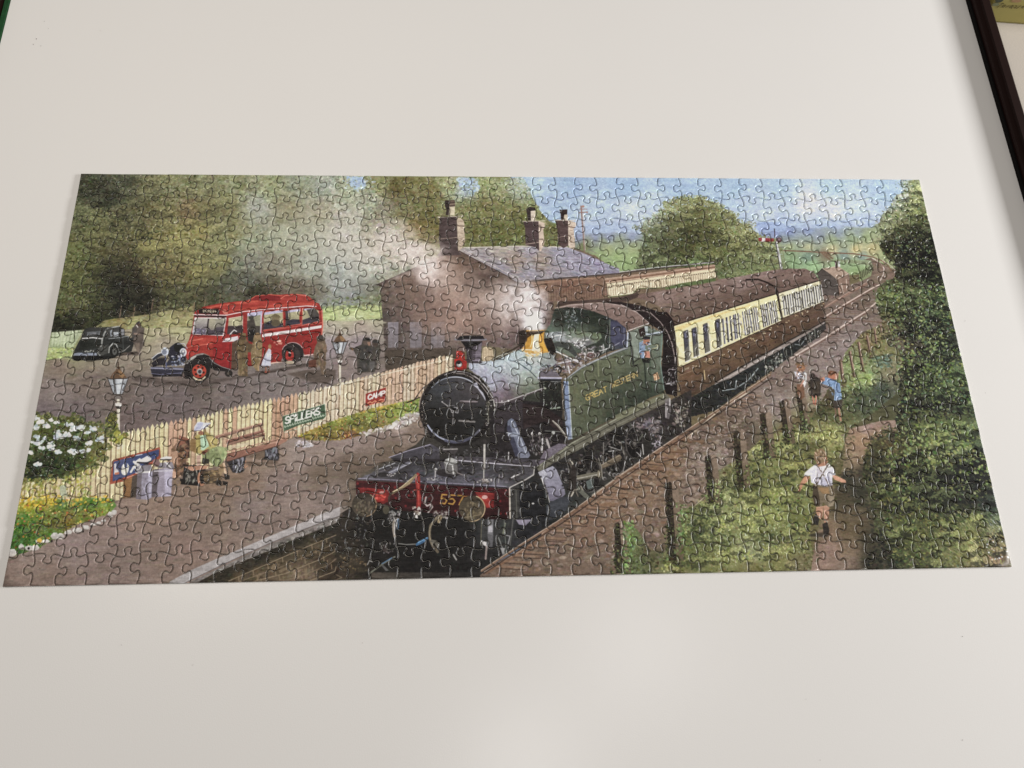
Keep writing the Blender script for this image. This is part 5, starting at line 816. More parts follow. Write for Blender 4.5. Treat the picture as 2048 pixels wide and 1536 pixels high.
    p('175 420 215 390 250 410 300 540 330 600 410 770 390 800 290 800 230 660 180 520', (106,112,130), 1, (124,126,142)); p('165 480 200 460 300 760 260 790 200 620', (66,66,84)); l('220 420 300 580 370 760', (176,180,192), 2.4); l('170 540 290 560', (206,210,216), 1.6); l('190 580 310 570', (60,62,72), 1.6); e(235, 560, 60, 24, (176,182,196), .6); p('150 470 180 410 160 560 140 540', (44,40,44))
    d('380 560 620 570 640 740 420 780', 90, [(120,112,110),(78,72,70),(156,150,146),(56,50,50),(100,92,92)], (.7, 1.9), 2.4, (.8, 2), 10, 4, .8)
    for x, y in ((430,550),(505,550)): e(x, y, 13, 16, (232,228,222)); l([(x, y), (x+6, y+80)], (120,112,108), 2)
    l('535 600 530 740', (214,208,206), 2.2); l('580 610 620 740', (176,168,164), 4); l('640 420 700 480 790 600', (140,132,120), 3); l('640 415 705 470 770 560', (206,200,186), 1.4)
    l('560 520 740 530', (110,112,104), 1.6); e(645, 540, 18, 18, (176,176,170))
    # running plate
    p('560 720 700 650 860 660 700 760 560 850 470 880 520 790', (112,102,112)); d('560 740 760 640 800 680 600 830', 30, [(60,54,60),(150,140,150)], (.5, .9), 1.4, (-.5, .2), 6, 3, .8)
    p('470 890 560 830 830 640 1300 380 1790 130 1830 170 1840 210 1500 380 1000 670 760 790 500 940', (104,100,84), 1, (112,108,92)); l('500 880 700 760 830 650 1300 395 1790 145', (152,152,130), 2); l('540 860 830 690 1300 430 1800 175', (70,68,58), 1.8); l('510 905 830 730 1300 460 1810 200', (126,122,106), 1.6); l('540 925 830 770 1290 500 1500 400', (52,48,44), 2.4)
    p('1280 360 1500 250 1780 140 1790 180 1300 420', (124,124,96), .8)
    # motion, wheels and frames below
    MP = '520 930 760 790 1000 670 1500 390 1840 210 2060 100 2060 520 1700 720 1300 1000 1020 1220 740 1420 560 1500 380 1500 240 1300 230 1100 470 950'
    mo = [(700,1000,52,48,48),(1000,800,50,46,44),(1300,620,50,46,44),(1600,500,70,64,64),(1800,400,56,50,48),(1950,300,60,54,50),(700,1250,52,54,52),(1000,1050,66,66,62),(1250,850,64,60,56),(1600,650,56,54,50),(400,1200,44,44,46),(900,1150,60,60,56),(480,1400,40,40,42)]
    field(MP, mo, 4); d(MP, 1300, mo, (.8, 2.4), 2.2, (-.7, 1.6), 12, 4, .7); 
    for x, y, rx, ry in ((1010,960,120,190),(1270,800,110,190),(1480,640,90,160)):
        e(x, y, rx, ry, (38,34,34), .9); arc(x, y, rx, ry, 0, 360, (110,104,98), 2.2, .7); arc(x, y, rx*.86, ry*.86, -100, 60, (70,64,60), 1.4, .8); e(x, y, rx*.22, ry*.2, (96,90,84)); 
        for k in range(9): l([(x+rx*.2*math.cos(k*.7), y+ry*.2*math.sin(k*.7)), (x+rx*.82*math.cos(k*.7), y+ry*.82*math.sin(k*.7))], (84,78,72), 1.3, .7)
    d('760 830 1000 690 1500 420 1560 560 1420 800 1100 1040 880 1150 740 1150', 260, [(120,114,106),(160,156,150),(84,78,72),(36,32,32),(110,98,84),(60,54,50)], (.7, 2), 2.4, (-.8, 1.6), 10, 4, .6)
    for x, y, rx, ry in ((860,900,60,50),(1000,780,80,60),(1180,700,80,50),(1320,560,80,50),(1450,760,60,60),(1100,1080,60,50),(960,1160,50,40),(1380,900,60,40)): b(x, y, rx, ry, (34,31,30), .55)
    p('490 945 640 880 680 920 760 1110 770 1170 690 1240 610 1240 560 1100 530 1020', (166,164,178), 1, (112,106,122)); p('490 945 560 910 600 1000 540 1040', (176,174,182), .8); l('520 1000 580 1140 610 1260', (196,190,180), 1.5)
    for x, y in ((655,915),(520,990),(560,1080),(590,1160),(740,1080)): e(x, y, 9, 11, (60,56,62))
    p('580 1270 720 1200 840 1190 780 1330 660 1420 560 1440', (64,66,72)); p('240 1110 460 1060 540 1120 580 1400 540 1440 280 1420', (40,38,42)); p('210 1120 270 1090 300 1420 220 1410', (84,80,74))
    arc(810, 1010, 60, 190, -80, 70, (196,186,168), 2.6); arc(790, 1020, 60, 180, -80, 70, (90,80,70), 3); p('850 860 880 900 880 1110 840 1140 800 1120 810 960', (58,50,46)); l('880 1130 930 1090 980 1200 1040 1240', (140,134,120), 3); p('900 1080 960 1140 1050 1220 1040 1250 960 1200 900 1140', (104,104,92)); l('900 1190 870 1120', (120,110,96), 2); p('980 1040 1060 1000 1060 1110 1000 1120', (96,104,100))
    p('880 980 1090 940 1100 990 900 1030', (112,106,90)); l('890 1010 1090 970', (166,160,146), 2.4); l('890 1030 1090 1000', (70,64,56), 1.8); e(1120, 960, 24, 46, (130,120,100)); p('1130 870 1320 760 1350 790 1330 830 1140 910', (112,98,80)); l('1140 870 1330 770', (156,144,120), 1.4); l('1140 912 1330 830', (80,68,54), 1.6); l('1110 800 1140 900 1150 1010', (150,144,132), 1.6); l('1150 780 1160 860', (150,140,130), 2); l('1215 680 1330 720', (170,166,160), 1.5); l('1210 730 1310 720', (190,186,180), 1.4); l('1160 640 1160 760', (140,134,128), 1.6); l('1400 780 1360 940', (150,146,142), 1.5); l('1340 640 1370 760', (150,144,132), 1.6)
    for x, y in ((1300,910),(1270,970),(1310,970),(1170,1010),(1230,960),(740,940),(770,1040)): e(x, y, 20, 18, (160,156,150), .7); e(x+4, y+4, 12, 11, (64,58,56))
    d('1480 420 1740 370 1760 600 1640 560 1560 480 1500 500', 120, [(130,122,130),(160,152,162),(120,104,102),(76,68,72),(140,126,120)], (1, 2.8), 2, (-1, 1), 10, 4, .7); p('1570 500 1620 500 1630 600 1640 800 1580 830 1560 640', (52,48,44)); arc(1720, 560, 90, 110, 150, 320, (70,60,58), 2); d('1660 640 1760 560 1740 720 1660 740', 40, [(150,140,150),(190,184,190),(100,88,84)], (.7, 1.8), 1.6, (-1, 1), 8, 3, .8); l('1510 640 1560 560', (96,96,84), 3); l('1500 740 1560 800', (160,156,152), 1.8); l('1560 660 1570 760', (190,186,180), 2)
    p('1790 200 1840 180 1850 330 1830 400 1790 390', (120,112,112), .8); l('1840 190 1840 260', (206,200,196), 2); l('1800 240 1800 380', (190,180,178), 2); d('1880 230 2040 220 2000 480 1880 460', 90, [(100,90,80),(140,130,118),(64,56,50),(160,150,138)], (.8, 2.4), 2, (.4, 1.8), 10, 4, .8)
    # rails this side
    l('-40 1975 320 1760 730 1430 1020 1230 1300 1000 1920 585 2060 500', (128,94,72), 5); l('-60 1965 310 1750 725 1418 1010 1222 1300 990 1920 575 2060 490', (172,150,132), 1.6); l('-100 1960 300 1730 500 1570', (90,108,132), 1.8); l('1050 1180 1300 1000 1920 580 2060 498', (150,140,124), 3.4); l('760 1440 1040 1250 1310 1016 1930 600', (84,62,50), 1.5)
    for i, (x, y) in enumerate(((790,1440),(960,1290),(1110,1170),(1310,1010),(1480,900),(1560,850),(1710,750),(1880,650),(1960,610),(640,1520))):
        p([(x-30, y-20), (x+34, y-44), (x+56, y-10), (x, y+26)], (134,102,80)); l([(x-30, y+10), (x+40, y+14)], (84,56,42), 2)
    fr('L')
    for i, (x, y) in enumerate(((60,780),(160,690),(260,620),(390,530),(470,480),(600,400),(0,850),(-80,920))): 
        p([(x, y), (x+150+i*4, y+12), (x+170, y+34), (x+6, y+26)], (136,102,76), .7); l([(x+4, y+28), (x+180, y+40)], (92,60,42), 1.6, .8); l([(x+10, y-4), (x+150, y+6)], (160,124,96), 1.1, .5)
    d('600 520 760 430 980 420 960 560 800 640', 120, [(186,166,152),(150,128,114),(206,190,178)], (.5, 1.3), 1.5, (-1, 1), 8, 4, .7); d('0 820 760 560 760 1000 300 1450 0 1450', 420, [(160,132,104),(124,98,74),(176,150,126),(96,72,54)], (.5, 1.3), 1.6, (-1, 1), 8, 4, .6); d('1060 150 1300 60 1500 80 1200 300', 120, [(170,146,134),(130,106,92)], (.6, 1.6), 2, (-.3, .3), 8, 4, .6); l('620 400 900 160 1130 20', (206,190,166), 2.2); l('700 330 960 130', (90,70,56), 1.2)
    # front end: footplate, beam, buffers
    fr('J')
    p('80 640 160 610 180 880 120 990 0 960 0 900', (116,98,82), .6)
    p('500 380 700 310 930 245 1010 290 1020 400 560 410', (84,80,90), 1, (66,62,68)); l('500 382 700 312 920 250', (170,162,180), 1.6); p('520 390 1080 398 1170 420 1160 470 560 430', (52,46,50)); p('1160 370 1480 380 2060 410 2010 470 1760 475 1180 420', (78,72,78)); l('1180 410 1700 455 1990 478', (196,190,198), 2)
    top = [(250,610,134,126,142),(400,560,96,90,98),(600,500,78,72,76),(800,560,96,92,106),(1000,600,116,110,128),(1300,620,124,118,134),(1600,640,132,126,142),(900,470,66,62,64),(1300,500,72,66,68),(1600,560,84,78,84),(1800,520,76,70,70),(1900,560,104,98,104)]
    TPP = '165 608 330 540 440 470 560 430 800 425 1180 425 1990 480 1985 570 1740 695 1600 680 1000 655 600 632'
    top = tone(top, .7, .80)
    field(TPP, top, 3); d(TPP, 420, top, (.8, 2.2), 4, (-.2, .15), 9, 3, .6)
    d('420 440 1180 440 1960 500 1940 560 1740 640 1000 610 480 570', 240, [(70,66,70),(92,88,94),(50,46,48),(120,116,122)], (.5, 1.6), 2.4, (-.3, .2), 8, 3, .6); d('860 280 1480 260 2000 420 1200 400 1010 390', 120, [(58,54,56),(80,74,78),(44,40,42),(110,104,106)], (.6, 1.6), 2.2, (-.4, .4), 8, 3, .6)
    l('165 606 600 630 1000 654 1730 694', (70,64,74), 1.4); l('180 596 600 616 1000 640 1700 680', (176,168,190), 1.8, .6); l('1735 692 1900 610 1980 560 1990 480', (190,184,176), 2.2)
    for i in range(30): e(220+i*49, 590+i*2.8+(i % 3)*10, 4, 4, (56,52,60), .8)
    p(ep(1110, 540, 130, 42), (54,48,50)); p('1060 430 1195 425 1205 540 1160 560 1080 545', (110,106,104)); p('1060 430 1080 400 1130 382 1180 400 1200 440 1150 460 1090 458', (168,166,162)); e(1130, 410, 40, 20, (186,184,178)); l('1150 470 1160 550', (214,210,204), 2.6); p('1050 300 1210 300 1180 345 1090 345', (70,64,64)); l('1060 300 1200 296', (160,154,150), 2); l('1200 540 1250 560', (130,120,116), 2)
    l('1480 240 1478 500', (170,164,156), 3.2); l('1472 250 1470 610', (196,190,180), 1.8); e(1480, 225, 20, 22, (60,54,54)); l('1460 500 1495 500', (120,110,104), 2); p('1450 600 1500 600 1540 640 1460 650', (150,140,136)); d('1400 600 1560 600 1560 650 1400 640', 30, [(176,168,160),(90,80,76),(216,210,204)], (.5, 1.2), 1.6, (-.6, .6), 8, 3, .85)
    l('975 510 972 600', (176,170,168), 2.4); e(978, 505, 16, 16, (206,202,198)); d('880 590 1060 590 1060 620 890 620', 26, [(60,54,56),(150,142,144),(190,184,184)], (.6, 1.4), 2, (-.4, .4), 8, 3, .8); l('1630 560 1620 640', (150,144,142), 2); l('1730 610 1770 580 1840 550', (206,200,196), 2.6); e(1742, 608, 18, 16, (60,54,54)); l('1725 330 1722 400', (206,200,198), 2)
    l('380 470 382 570', (150,142,140), 2.4); l('400 500 560 440', (170,170,172), 1.8); l('400 530 700 450', (110,104,108), 1.6); p('490 530 690 425 740 430 540 550', (116,114,124)); l('500 540 720 440', (176,174,182), 1.6); p(ep(440, 560, 60, 24), (50,46,46)); d('480 540 560 540 560 580 480 580', 10, [(206,200,196)], (.6, 1.2), 1.4, (-.6, .6), 6, 3, .85); l('350 480 372 580', (70,62,62), 1.6)
    p('160 618 600 640 1000 665 1740 702 1745 1010 1600 1020 1130 985 860 945 620 930 480 870 165 780', (84,26,30), 1, (60,24,27))
    d('160 640 1720 710 1720 960 200 760', 200, [(92,28,32),(74,26,30),(64,28,32)], (1.2, 3), 2, (-.4, .4), 6, 3, .6)
    p('180 690 340 700 500 720 500 830 440 860 340 830 330 760 190 740', (126,34,33)); p('345 740 390 720 460 730 480 780 450 830 390 835 350 800', (160,46,40)); d('360 740 470 740 450 830 370 820', 16, [(226,90,74),(200,60,50)], (.7, 1.8), 2, (-.6, .6), 8, 4, .8); e(425, 745, 24, 16, (206,150,140)); l('280 700 480 720', (160,50,44), 1.6)
    p('1380 735 1580 750 1570 900 1500 900 1470 820 1400 770', (128,36,34)); p('1410 775 1480 765 1530 810 1550 880 1500 900 1460 830', (164,48,42)); e(1480, 790, 30, 20, (206,160,152)); l('1390 740 1560 755', (160,52,46), 1.6)
    for x, y in ((180,650),(240,700),(560,690),(700,770),(670,880),(570,800),(890,680),(860,800),(1010,690),(1200,710),(1640,830),(1700,720),(1640,960),(1700,960),(1180,930),(730,740),(570,910)): e(x, y, 12, 13, (140,38,40), .8)
    p('770 560 790 535 815 550 820 640 818 740 830 780 825 890 780 900 785 740 770 640', (156,46,42)); l('795 560 800 700 805 870', (206,84,72), 2, .8); l('760 715 830 712', (196,70,60), 2)
    l('530 750 600 710 700 650 775 565', (150,130,96), 5); l('540 735 620 690 740 590', (206,190,150), 1.6); l('500 850 498 790 530 745', (70,56,48), 3)
    l('880 790 865 850 890 880 930 860 945 890 900 950 850 985', (190,182,176), 3, .9); l('925 770 890 800 880 850', (60,54,54), 2); l('930 760 950 800 930 840', (120,112,108), 2)
    text('557', (1034, 762), (62, 4), (-6, 92), (178,134,58), 2.8, .34); l('1256 782 1330 780 1400 785', (160,110,46), 1.5)
    # gloom below the beam
    gl = [(60,1050,56,48,40),(60,1300,54,46,36),(200,1100,38,34,32),(500,1100,38,36,34),(800,1100,36,34,34),(1200,1150,38,36,36),(1500,1100,52,52,52),(1650,1150,60,60,58),(1900,1100,44,44,48),(400,1350,40,36,34),(800,1350,36,33,33),(1200,1400,40,37,36),(1500,1350,44,42,42),(100,1450,70,60,46),(1700,1200,56,56,56)]
    GP = '130 880 480 880 620 930 860 945 1130 985 1600 1020 1745 1010 1900 980 2060 1000 2060 1180 1900 1280 1700 1380 1420 1560 0 1560 -60 1300 0 960'
    field(GP, gl, 3); d(GP, 900, gl, (1, 2.8), 2, (-1, 1.5), 7, 3, .6)
    d('0 960 330 1010 330 1300 0 1400', 120, [(84,84,80),(56,50,46),(110,112,112),(44,40,36),(92,74,66)], (.6, 1.8), 2, (-.8, 1), 8, 4, .75); p('1440 1010 1580 1020 1560 1300 1440 1290', (62,62,62)); l('1450 1030 1440 1280', (96,92,76), 2); p('1510 1020 1570 1015 1565 1180 1510 1170', (118,116,118)); p('1520 1080 1560 1080 1560 1150 1515 1150', (176,172,176)); p('1510 1180 1570 1180 1560 1300 1520 1300', (96,94,96)); l('1700 1180 1740 1190 1720 1270', (150,148,148), 2); l('1690 1060 1670 1160', (120,122,100), 3); l('1680 1030 1700 1360', (104,106,98), 1.8); l('1620 1200 1690 1380', (130,130,124), 2); l('1770 1020 1740 1280', (90,88,84), 2.4); p('1800 1020 1960 1020 1900 1080 1830 1070', (140,132,148)); l('1470 1250 1500 1300 1490 1420', (170,150,142), 3.6, .8); p('1440 1230 1500 1250 1500 1290 1460 1280', (206,200,196)); p('1640 1310 1690 1310 1670 1390', (150,148,146))
    p('1740 700 1830 660 1850 980 1790 1020 1745 1010', (62,60,58)); l('1735 705 1740 1005', (206,196,180), 2.8); l('1800 720 1810 1000', (90,88,80), 2); p('1830 740 1990 700 2040 760 2060 980 1850 990', (38,38,42)); d('1850 640 1960 640 1950 700 1860 700', 14, [(216,212,204),(120,114,108)], (.5, 1), 1.3, (-1, 1), 8, 3, .9); e(1975, 855, 14, 9, (190,186,180))
    # buffers
    e(248, 868, 126, 124, (60,50,44)); e(240, 868, 120, 120, (66,58,48), c2=(82,72,58)); e(262, 840, 60, 56, (72,62,54), .8); arc(248, 868, 122, 120, -60, 80, (170,140,104), 1.8, .9); d(ep(235, 890, 90, 80), 60, [(116,102,82),(92,80,64),(126,114,94)], (.7, 2), 2, (1.2, 1.9), 7, 3, .6)
    e(1352, 905, 134, 134, (64,54,46)); e(1344, 905, 128, 128, (74,64,50), c2=(90,78,60)); arc(1350, 905, 132, 132, -70, 100, (190,164,124), 2); d(ep(1350, 930, 95, 90), 70, [(124,108,82),(98,86,66),(136,122,96)], (.8, 2.2), 2, (1.2, 1.9), 7, 3, .6); l('1250 1000 1330 990 1430 970', (150,134,104), 1.6, .7)
    # couplings and hoses
    d('500 930 600 930 620 1060 540 1120 500 1000', 80, [(140,136,132),(98,94,92),(170,166,162),(60,56,56)], (.7, 2), 2, (-1, 1.4), 10, 3, .8); l('540 960 560 1030 590 1010', (176,170,164), 2); l('550 1040 545 1130 560 1200', (150,138,124), 4); l('560 1060 556 1170', (196,190,184), 1.8); l('596 1020 590 1110', (70,110,150), 3.2); e(470, 920, 34, 44, (84,78,62)); l('560 1200 575 1290', (150,146,142), 2)
    d('740 890 820 890 820 1000 770 1000', 30, [(206,196,186),(130,110,100),(230,224,216)], (.8, 2.2), 2, (-1, 1.4), 8, 3, .9); d('940 930 1100 930 1090 1010 960 1010', 60, [(160,152,144),(120,110,104),(190,184,178),(80,70,66)], (.7, 2), 1.8, (-1, 1), 8, 3, .9)
    l('1000 990 960 1040 925 1080 915 1150 920 1220 950 1290 1000 1350', (104,92,74), 5); l('985 1000 945 1050 918 1110 915 1190 935 1260', (158,144,116), 1.5); l('940 1240 980 1250 1000 1290', (110,104,92), 6); l('1030 990 1010 1040', (150,130,96), 6)
    p('770 1270 830 1220 900 1195 905 1215 840 1265 780 1290', (60,98,136)); l('600 1265 680 1275 770 1270', (120,118,112), 2); l('800 1255 890 1205', (120,170,206), 1.6); l('830 1290 870 1360', (90,90,88), 2); l('1160 1380 1190 1430', (150,146,140), 3); e(460, 1310, 34, 40, (70,58,56), .8); d('400 1230 560 1240 560 1370 420 1370', 20, [(120,116,112),(80,74,70)], (.6, 1.6), 2, (-1, 1.4), 8, 3, .7)
    l('300 1570 440 1470 560 1400', (110,110,96), 3); l('430 1470 530 1410', (90,120,150), 2); l('280 1480 300 1440 330 1450', (176,172,166), 2, .8); p('420 1490 440 1480 500 1540 470 1545', (96,94,92)); l('350 1350 420 1340', (110,106,98), 2, .8)
    d('0 1380 240 1380 300 1540 0 1540', 50, [(110,90,62),(80,66,48),(130,110,80)], (.6, 1.6), 2, (-.5, .2), 8, 4, .8)
def paint_bank():
    fr('0'); d('1120 1040 1235 955 1356 873 1480 800 1500 880 1400 1010 1300 1120 1010 1146', 900, [(150,132,120),(120,100,86),(164,146,134),(108,88,74),(134,112,94)], (.6, 2), 2, (-.5, .3), 8, 4, .5)
    d('1130 1040 1235 960 1356 880 1480 805 1490 860 1420 960 1350 1040 1260 1130 1020 1144', 700, [(120,100,86),(150,130,114),(92,76,62),(172,152,136),(136,104,78)], (1.2, 3.6), 2.4, (-.35, .2), 8, 4, .5)
    d('1380 880 1460 830 1500 860 1440 960 1380 940', 260, [(164,146,138),(146,128,118),(180,164,154),(118,98,84)], (.7, 2), 2, (-.4, .3), 8, 3, .6)
    # near rail and its sleeper ends
    fr('0')
    R_ = nums('963 1142 1050 1085 1122 1040 1180 998 1235 957 1300 912 1356 874 1410 838 1464 802 1540 750')
    for i in range(26):
        x = 985+i*(15+(i % 3)) if i < 20 else 1290+i*8; y = np.interp(x, R_[:, 0], R_[:, 1]); ln = np.interp(x, [985, 1350], [62, 30])
        l([(x+8, y+5), (x+ln, y+8)], (150,116,90), 3.4, .6); l([(x+8, y+9), (x+ln+3, y+12)], (78,58,46), 1.8, .7); l([(x+2, y-1), (x+9, y-7)], (176,142,114), 3, .8)
    l(R_+[4, 5], (66,50,42), 2.2, .85); l(R_, (130,98,76), 3.4); l(R_-[1, 1.6], (190,168,148), 1.5, .9)
    # lineside grass and the path
    fr('0')
    gr = [(1260,1080,112,124,70),(1260,1120,104,116,66),(1300,1100,100,96,60),(1380,1100,110,116,60),(1360,1140,120,118,66),(1440,1060,124,130,72),(1460,1010,140,146,84),(1440,980,118,122,70),(1430,940,124,116,76),(1480,930,138,134,76),(1520,900,134,134,74),(1560,890,144,144,78),(1600,870,146,146,80),(1640,850,140,136,76),(1660,870,160,158,84),(1500,960,104,106,52),(1540,960,122,126,62),(1580,960,116,118,60),(1560,1000,136,142,70),(1540,1030,140,146,72),(1500,1050,134,140,72),(1540,1080,110,116,62),(1500,1100,140,144,92),(1560,1110,132,130,66),(1450,1120,126,128,66),(1600,1080,124,126,66),
        (1600,1040,116,120,58),(1600,920,128,126,60),(1620,900,100,98,52),(1640,830,84,84,48),(1680,830,98,100,56),(1700,800,96,104,64),(1690,770,134,146,84),(1720,740,144,160,94),(1740,720,126,138,84),(1760,700,134,128,74),(1740,690,128,112,70),(1730,760,156,176,104),(1780,745,130,120,86),(1760,780,74,84,68),(1720,800,70,80,58),(1660,800,96,82,52),(1600,840,90,72,48),(1560,830,110,96,62),(1600,1130,122,112,70),(1500,1140,124,118,62)]
    GR = '1250 1045 1275 1060 1300 1100 1330 1105 1345 1030 1410 1000 1430 945 1490 910 1520 880 1580 855 1620 840 1650 790 1680 740 1690 705 1725 665 1760 650 1790 680 1810 740 1790 790 1740 830 1700 860 1680 910 1640 960 1620 1060 1628 1145 1240 1150 1235 1080'
    gr = tone(gr, .88, .96, .12)
    field(GR, gr, 7); d(GR, 2600, gr, (.8, 2.6), 1.8, (-1.4, 1.4), 18, 7, .7, .3); d(GR, 3600, gr, (.5, 1.2), 2.2, (.6, 2.4), 26, 9, .8)
    d('1440 1040 1560 1000 1560 1120 1420 1130', 260, [(176,184,120),(190,194,150),(160,170,96),(206,206,190)], (.5, 1.2), 2, (.8, 2.2), 10, 6, .8)
    pa = [(1730,850,158,132,120),(1780,850,150,124,108),(1720,880,160,128,98),(1760,880,148,118,90),(1710,910,150,124,98),(1740,920,140,116,90),(1690,935,128,110,84),(1730,945,66,58,44),(1690,960,62,58,44),(1720,980,62,60,44),(1680,1000,80,70,50),(1700,1030,92,78,56),(1660,1060,132,108,84),(1700,1060,104,88,62),(1660,1100,146,118,102),(1700,1100,128,106,84),(1650,1140,150,122,106),(1690,1130,130,108,92),(1740,1080,66,60,42),(1740,1120,60,56,40),(1640,1020,112,100,66)]
    PA = '1700 858 1760 842 1800 840 1800 862 1745 880 1735 905 1725 940 1745 990 1760 1030 1780 1070 1790 1110 1780 1142 1622 1146 1630 1080 1650 1010 1680 960 1690 910 1690 880'
    field(PA, pa, 6); d(PA, 1100, pa, (.6, 1.8), 4, (-.2, .1), 9, 4, .6); d(PA, 500, pa, (.5, 1), 1.4, (-1, 1), 16, 5, .6)
    d('1670 945 1760 935 1800 1000 1740 1020 1690 1000', 120, [(54,52,40),(66,62,46),(48,46,38)], (1, 2.6), 3, (-.2, .2), 6, 3, .6)
    # shade and light tufts in the bank, ragged path edges
    fr('0')
    for x, y, rx, ry in ((1385,1040,34,40),(1420,1010,24,30),(1465,960,20,34),(1495,985,30,24),(1510,935,22,20),(1560,955,40,14),(1590,905,34,16),(1555,1005,30,12),(1600,1060,24,10),(1440,1085,26,18),(1400,1125,30,14),(1290,1130,26,16),(1650,815,26,14),(1700,800,36,16),(1735,785,40,18),(1600,875,26,10),(1540,1075,30,12),(1590,1000,22,20)):
        d(ep(x, y, rx, ry), int(rx*ry*.09), [(62,70,40),(80,86,48),(50,58,36),(96,98,56)], (.8, 2.4), 2, (-1.2, 1.2), 8, 4, .6)
    for x, y, rx, ry in ((1475,1045,40,16),(1540,1035,34,12),(1500,1010,30,10),(1560,985,26,8),(1520,905,26,10),(1640,872,34,9),(1660,858,30,8),(1470,1110,40,14),(1560,1100,36,10),(1730,762,30,8),(1340,1135,20,10),(1600,935,30,8),(1440,1050,14,14)):
        d(ep(x, y, rx, ry), int(rx*ry*.2), [(172,178,98),(186,188,116),(158,164,84),(196,194,136),(140,150,74)], (.6, 1.7), 2.2, (.4, 2.7), 10, 5, .75)
    for x, y in ((1695,880),(1690,905),(1684,930),(1672,960),(1660,990),(1648,1020),(1640,1050),(1632,1080),(1628,1110),(1740,900),(1730,925),(1735,960),(1748,1000),(1762,1040),(1782,1080),(1786,1120),(1800,855),(1780,872)):
        d(ep(x, y, 14, 14), 26, [(104,98,62),(90,88,52),(124,108,80),(76,74,46)], (.7, 2), 3, (-.4, .4), 10, 4, .6)
    clumps('1360 1060 1430 960 1530 890 1640 850 1680 860 1640 950 1620 1060 1620 1130 1260 1135', 70, gr, (6, 15), .68, 1.22, .6)
    # fence posts
    fr('L')
    for x0, y0, x1, y1, w0, w1 in ((65,1090,95,1500,40,64),(490,760,530,1400,46,64),(810,540,850,930,44,56),(1045,345,1085,800,46,54),(1258,195,1300,560,44,50),(1415,90,1465,440,38,46),(1545,-20,1600,330,34,40),(1640,-70,1680,60,26,30)):
        w0 *= 1.55; w1 *= 1.5
        p([(x0-w0/2, y0+6), (x0, y0-8), (x0+w0*.7, y0-12), (x0+w0*.9, y0), (x1+w1*.8, y1), (x1-w1/2, y1)], (142,120,102), 1, (106,90,68)); p([(x0-w0/2, y0+6), (x0, y0-8), (x0+w0*.2, y0), (x1+w1*.15, y1), (x1-w1/2, y1)], (62,50,40), 1, (52,46,34))
        q = [(x0-w0*.55, y0), (x0+w0*.12, y0), (x1+w1*.1, y1), (x1-w1*.6, y1)]
        d(q, int((y1-y0)*.22), [(56,48,36),(74,66,46),(46,40,30),(96,80,62),(84,88,50)], (.8, 2.2), 1.8, (-1.4, 1.4), 8, 4, .85); d([(x1-w1*.8, y1-(y1-y0)*.45), (x1+w1*.9, y1-(y1-y0)*.45), (x1+w1*1.2, y1+40), (x1-w1, y1+40)], int((y1-y0)*.22), [(92,104,54),(70,80,42),(126,140,80),(54,58,34)], (.7, 2), 1.8, (.4, 2.6), 12, 6, .8)
    d('100 1080 210 1070 220 1200 150 1500 110 1500', 110, [(126,160,80),(150,180,110),(96,124,60),(110,140,90)], (.9, 2.4), 1.4, (-1.4, 1.4), 12, 6, .85); d('540 900 640 960 640 1200 560 1300', 90, [(120,146,84),(90,112,60),(150,170,110)], (.8, 2), 1.5, (-1.4, 1.4), 12, 6, .8); d('860 720 920 760 900 960 850 980', 60, [(170,180,110),(130,146,80),(190,196,140)], (.6, 1.6), 2, (.8, 2.2), 10, 6, .8); d('640 1080 830 980 860 1200 700 1280', 100, [(66,74,44),(56,64,40),(84,96,60)], (1, 2.6), 2, (-1, 1), 8, 4, .7)
    l('680 960 770 880', (196,176,156), 1); l('930 600 980 560', (110,92,74), 1); l('650 1100 690 1060', (176,180,160), 1)
    fr('M')
    for x0, y0, x1, y1, w in ((165,815,200,1100,32),(262,735,310,1000,28),(352,640,400,940,26),(438,575,480,800,22),(515,505,545,740,20),(575,470,600,620,16)):
        p([(x0-w/2, y0), (x0+w/2, y0-10), (x1+w*.7, y1), (x1-w/2, y1)], (176,142,124), 1, (140,116,92)); p([(x0-w/2, y0), (x0, y0-6), (x1+4, y1), (x1-w/2, y1)], (84,62,50)); d([(x1-w, y1-80), (x1+w, y1-80), (x1+w, y1+10), (x1-w, y1+10)], 26, [(110,116,62),(84,76,50)], (.7, 1.8), 2, (.6, 2.4), 10, 5, .8)
    d('480 790 700 760 700 900 560 900', 90, [(92,112,96),(76,92,74),(120,142,126)], (.8, 2.2), 3, (-.3, .3), 8, 4, .7); d('330 980 480 960 480 1040 330 1060', 60, [(150,170,92),(130,150,80)], (.8, 2), 3, (-.3, .3), 8, 4, .7)
    # children by the fence
    fr('I')
    e(1440, 1000, 44, 46, (150,104,74)); p('1380 970 1400 940 1470 950 1480 990 1440 970', (110,84,56)); p('1470 1040 1500 1060 1500 1140 1480 1200 1450 1190 1470 1120', (222,222,230)); p('1370 1040 1440 1050 1460 1100 1400 1120', (206,204,214)); d('1370 960 1500 960 1480 1110 1380 1110', 40, [(170,120,90),(60,50,60),(226,226,232),(120,90,70)], (.6, 1.6), 1.6, (-1, 1), 8, 4, .85); p('1400 1170 1470 1170 1480 1300 1440 1330 1400 1260', (120,84,62)); l('1470 1130 1440 1190', (190,130,104), 2.4)
    p('1540 1110 1600 1090 1650 1130 1640 1290 1540 1290', (62,52,46)); e(1560, 1090, 30, 34, (66,52,46)); l('1560 1290 1575 1370', (196,124,100), 3); l('1600 1290 1590 1380', (196,124,100), 3); p('1560 1150 1640 1140 1630 1260 1560 1270', (74,62,50))
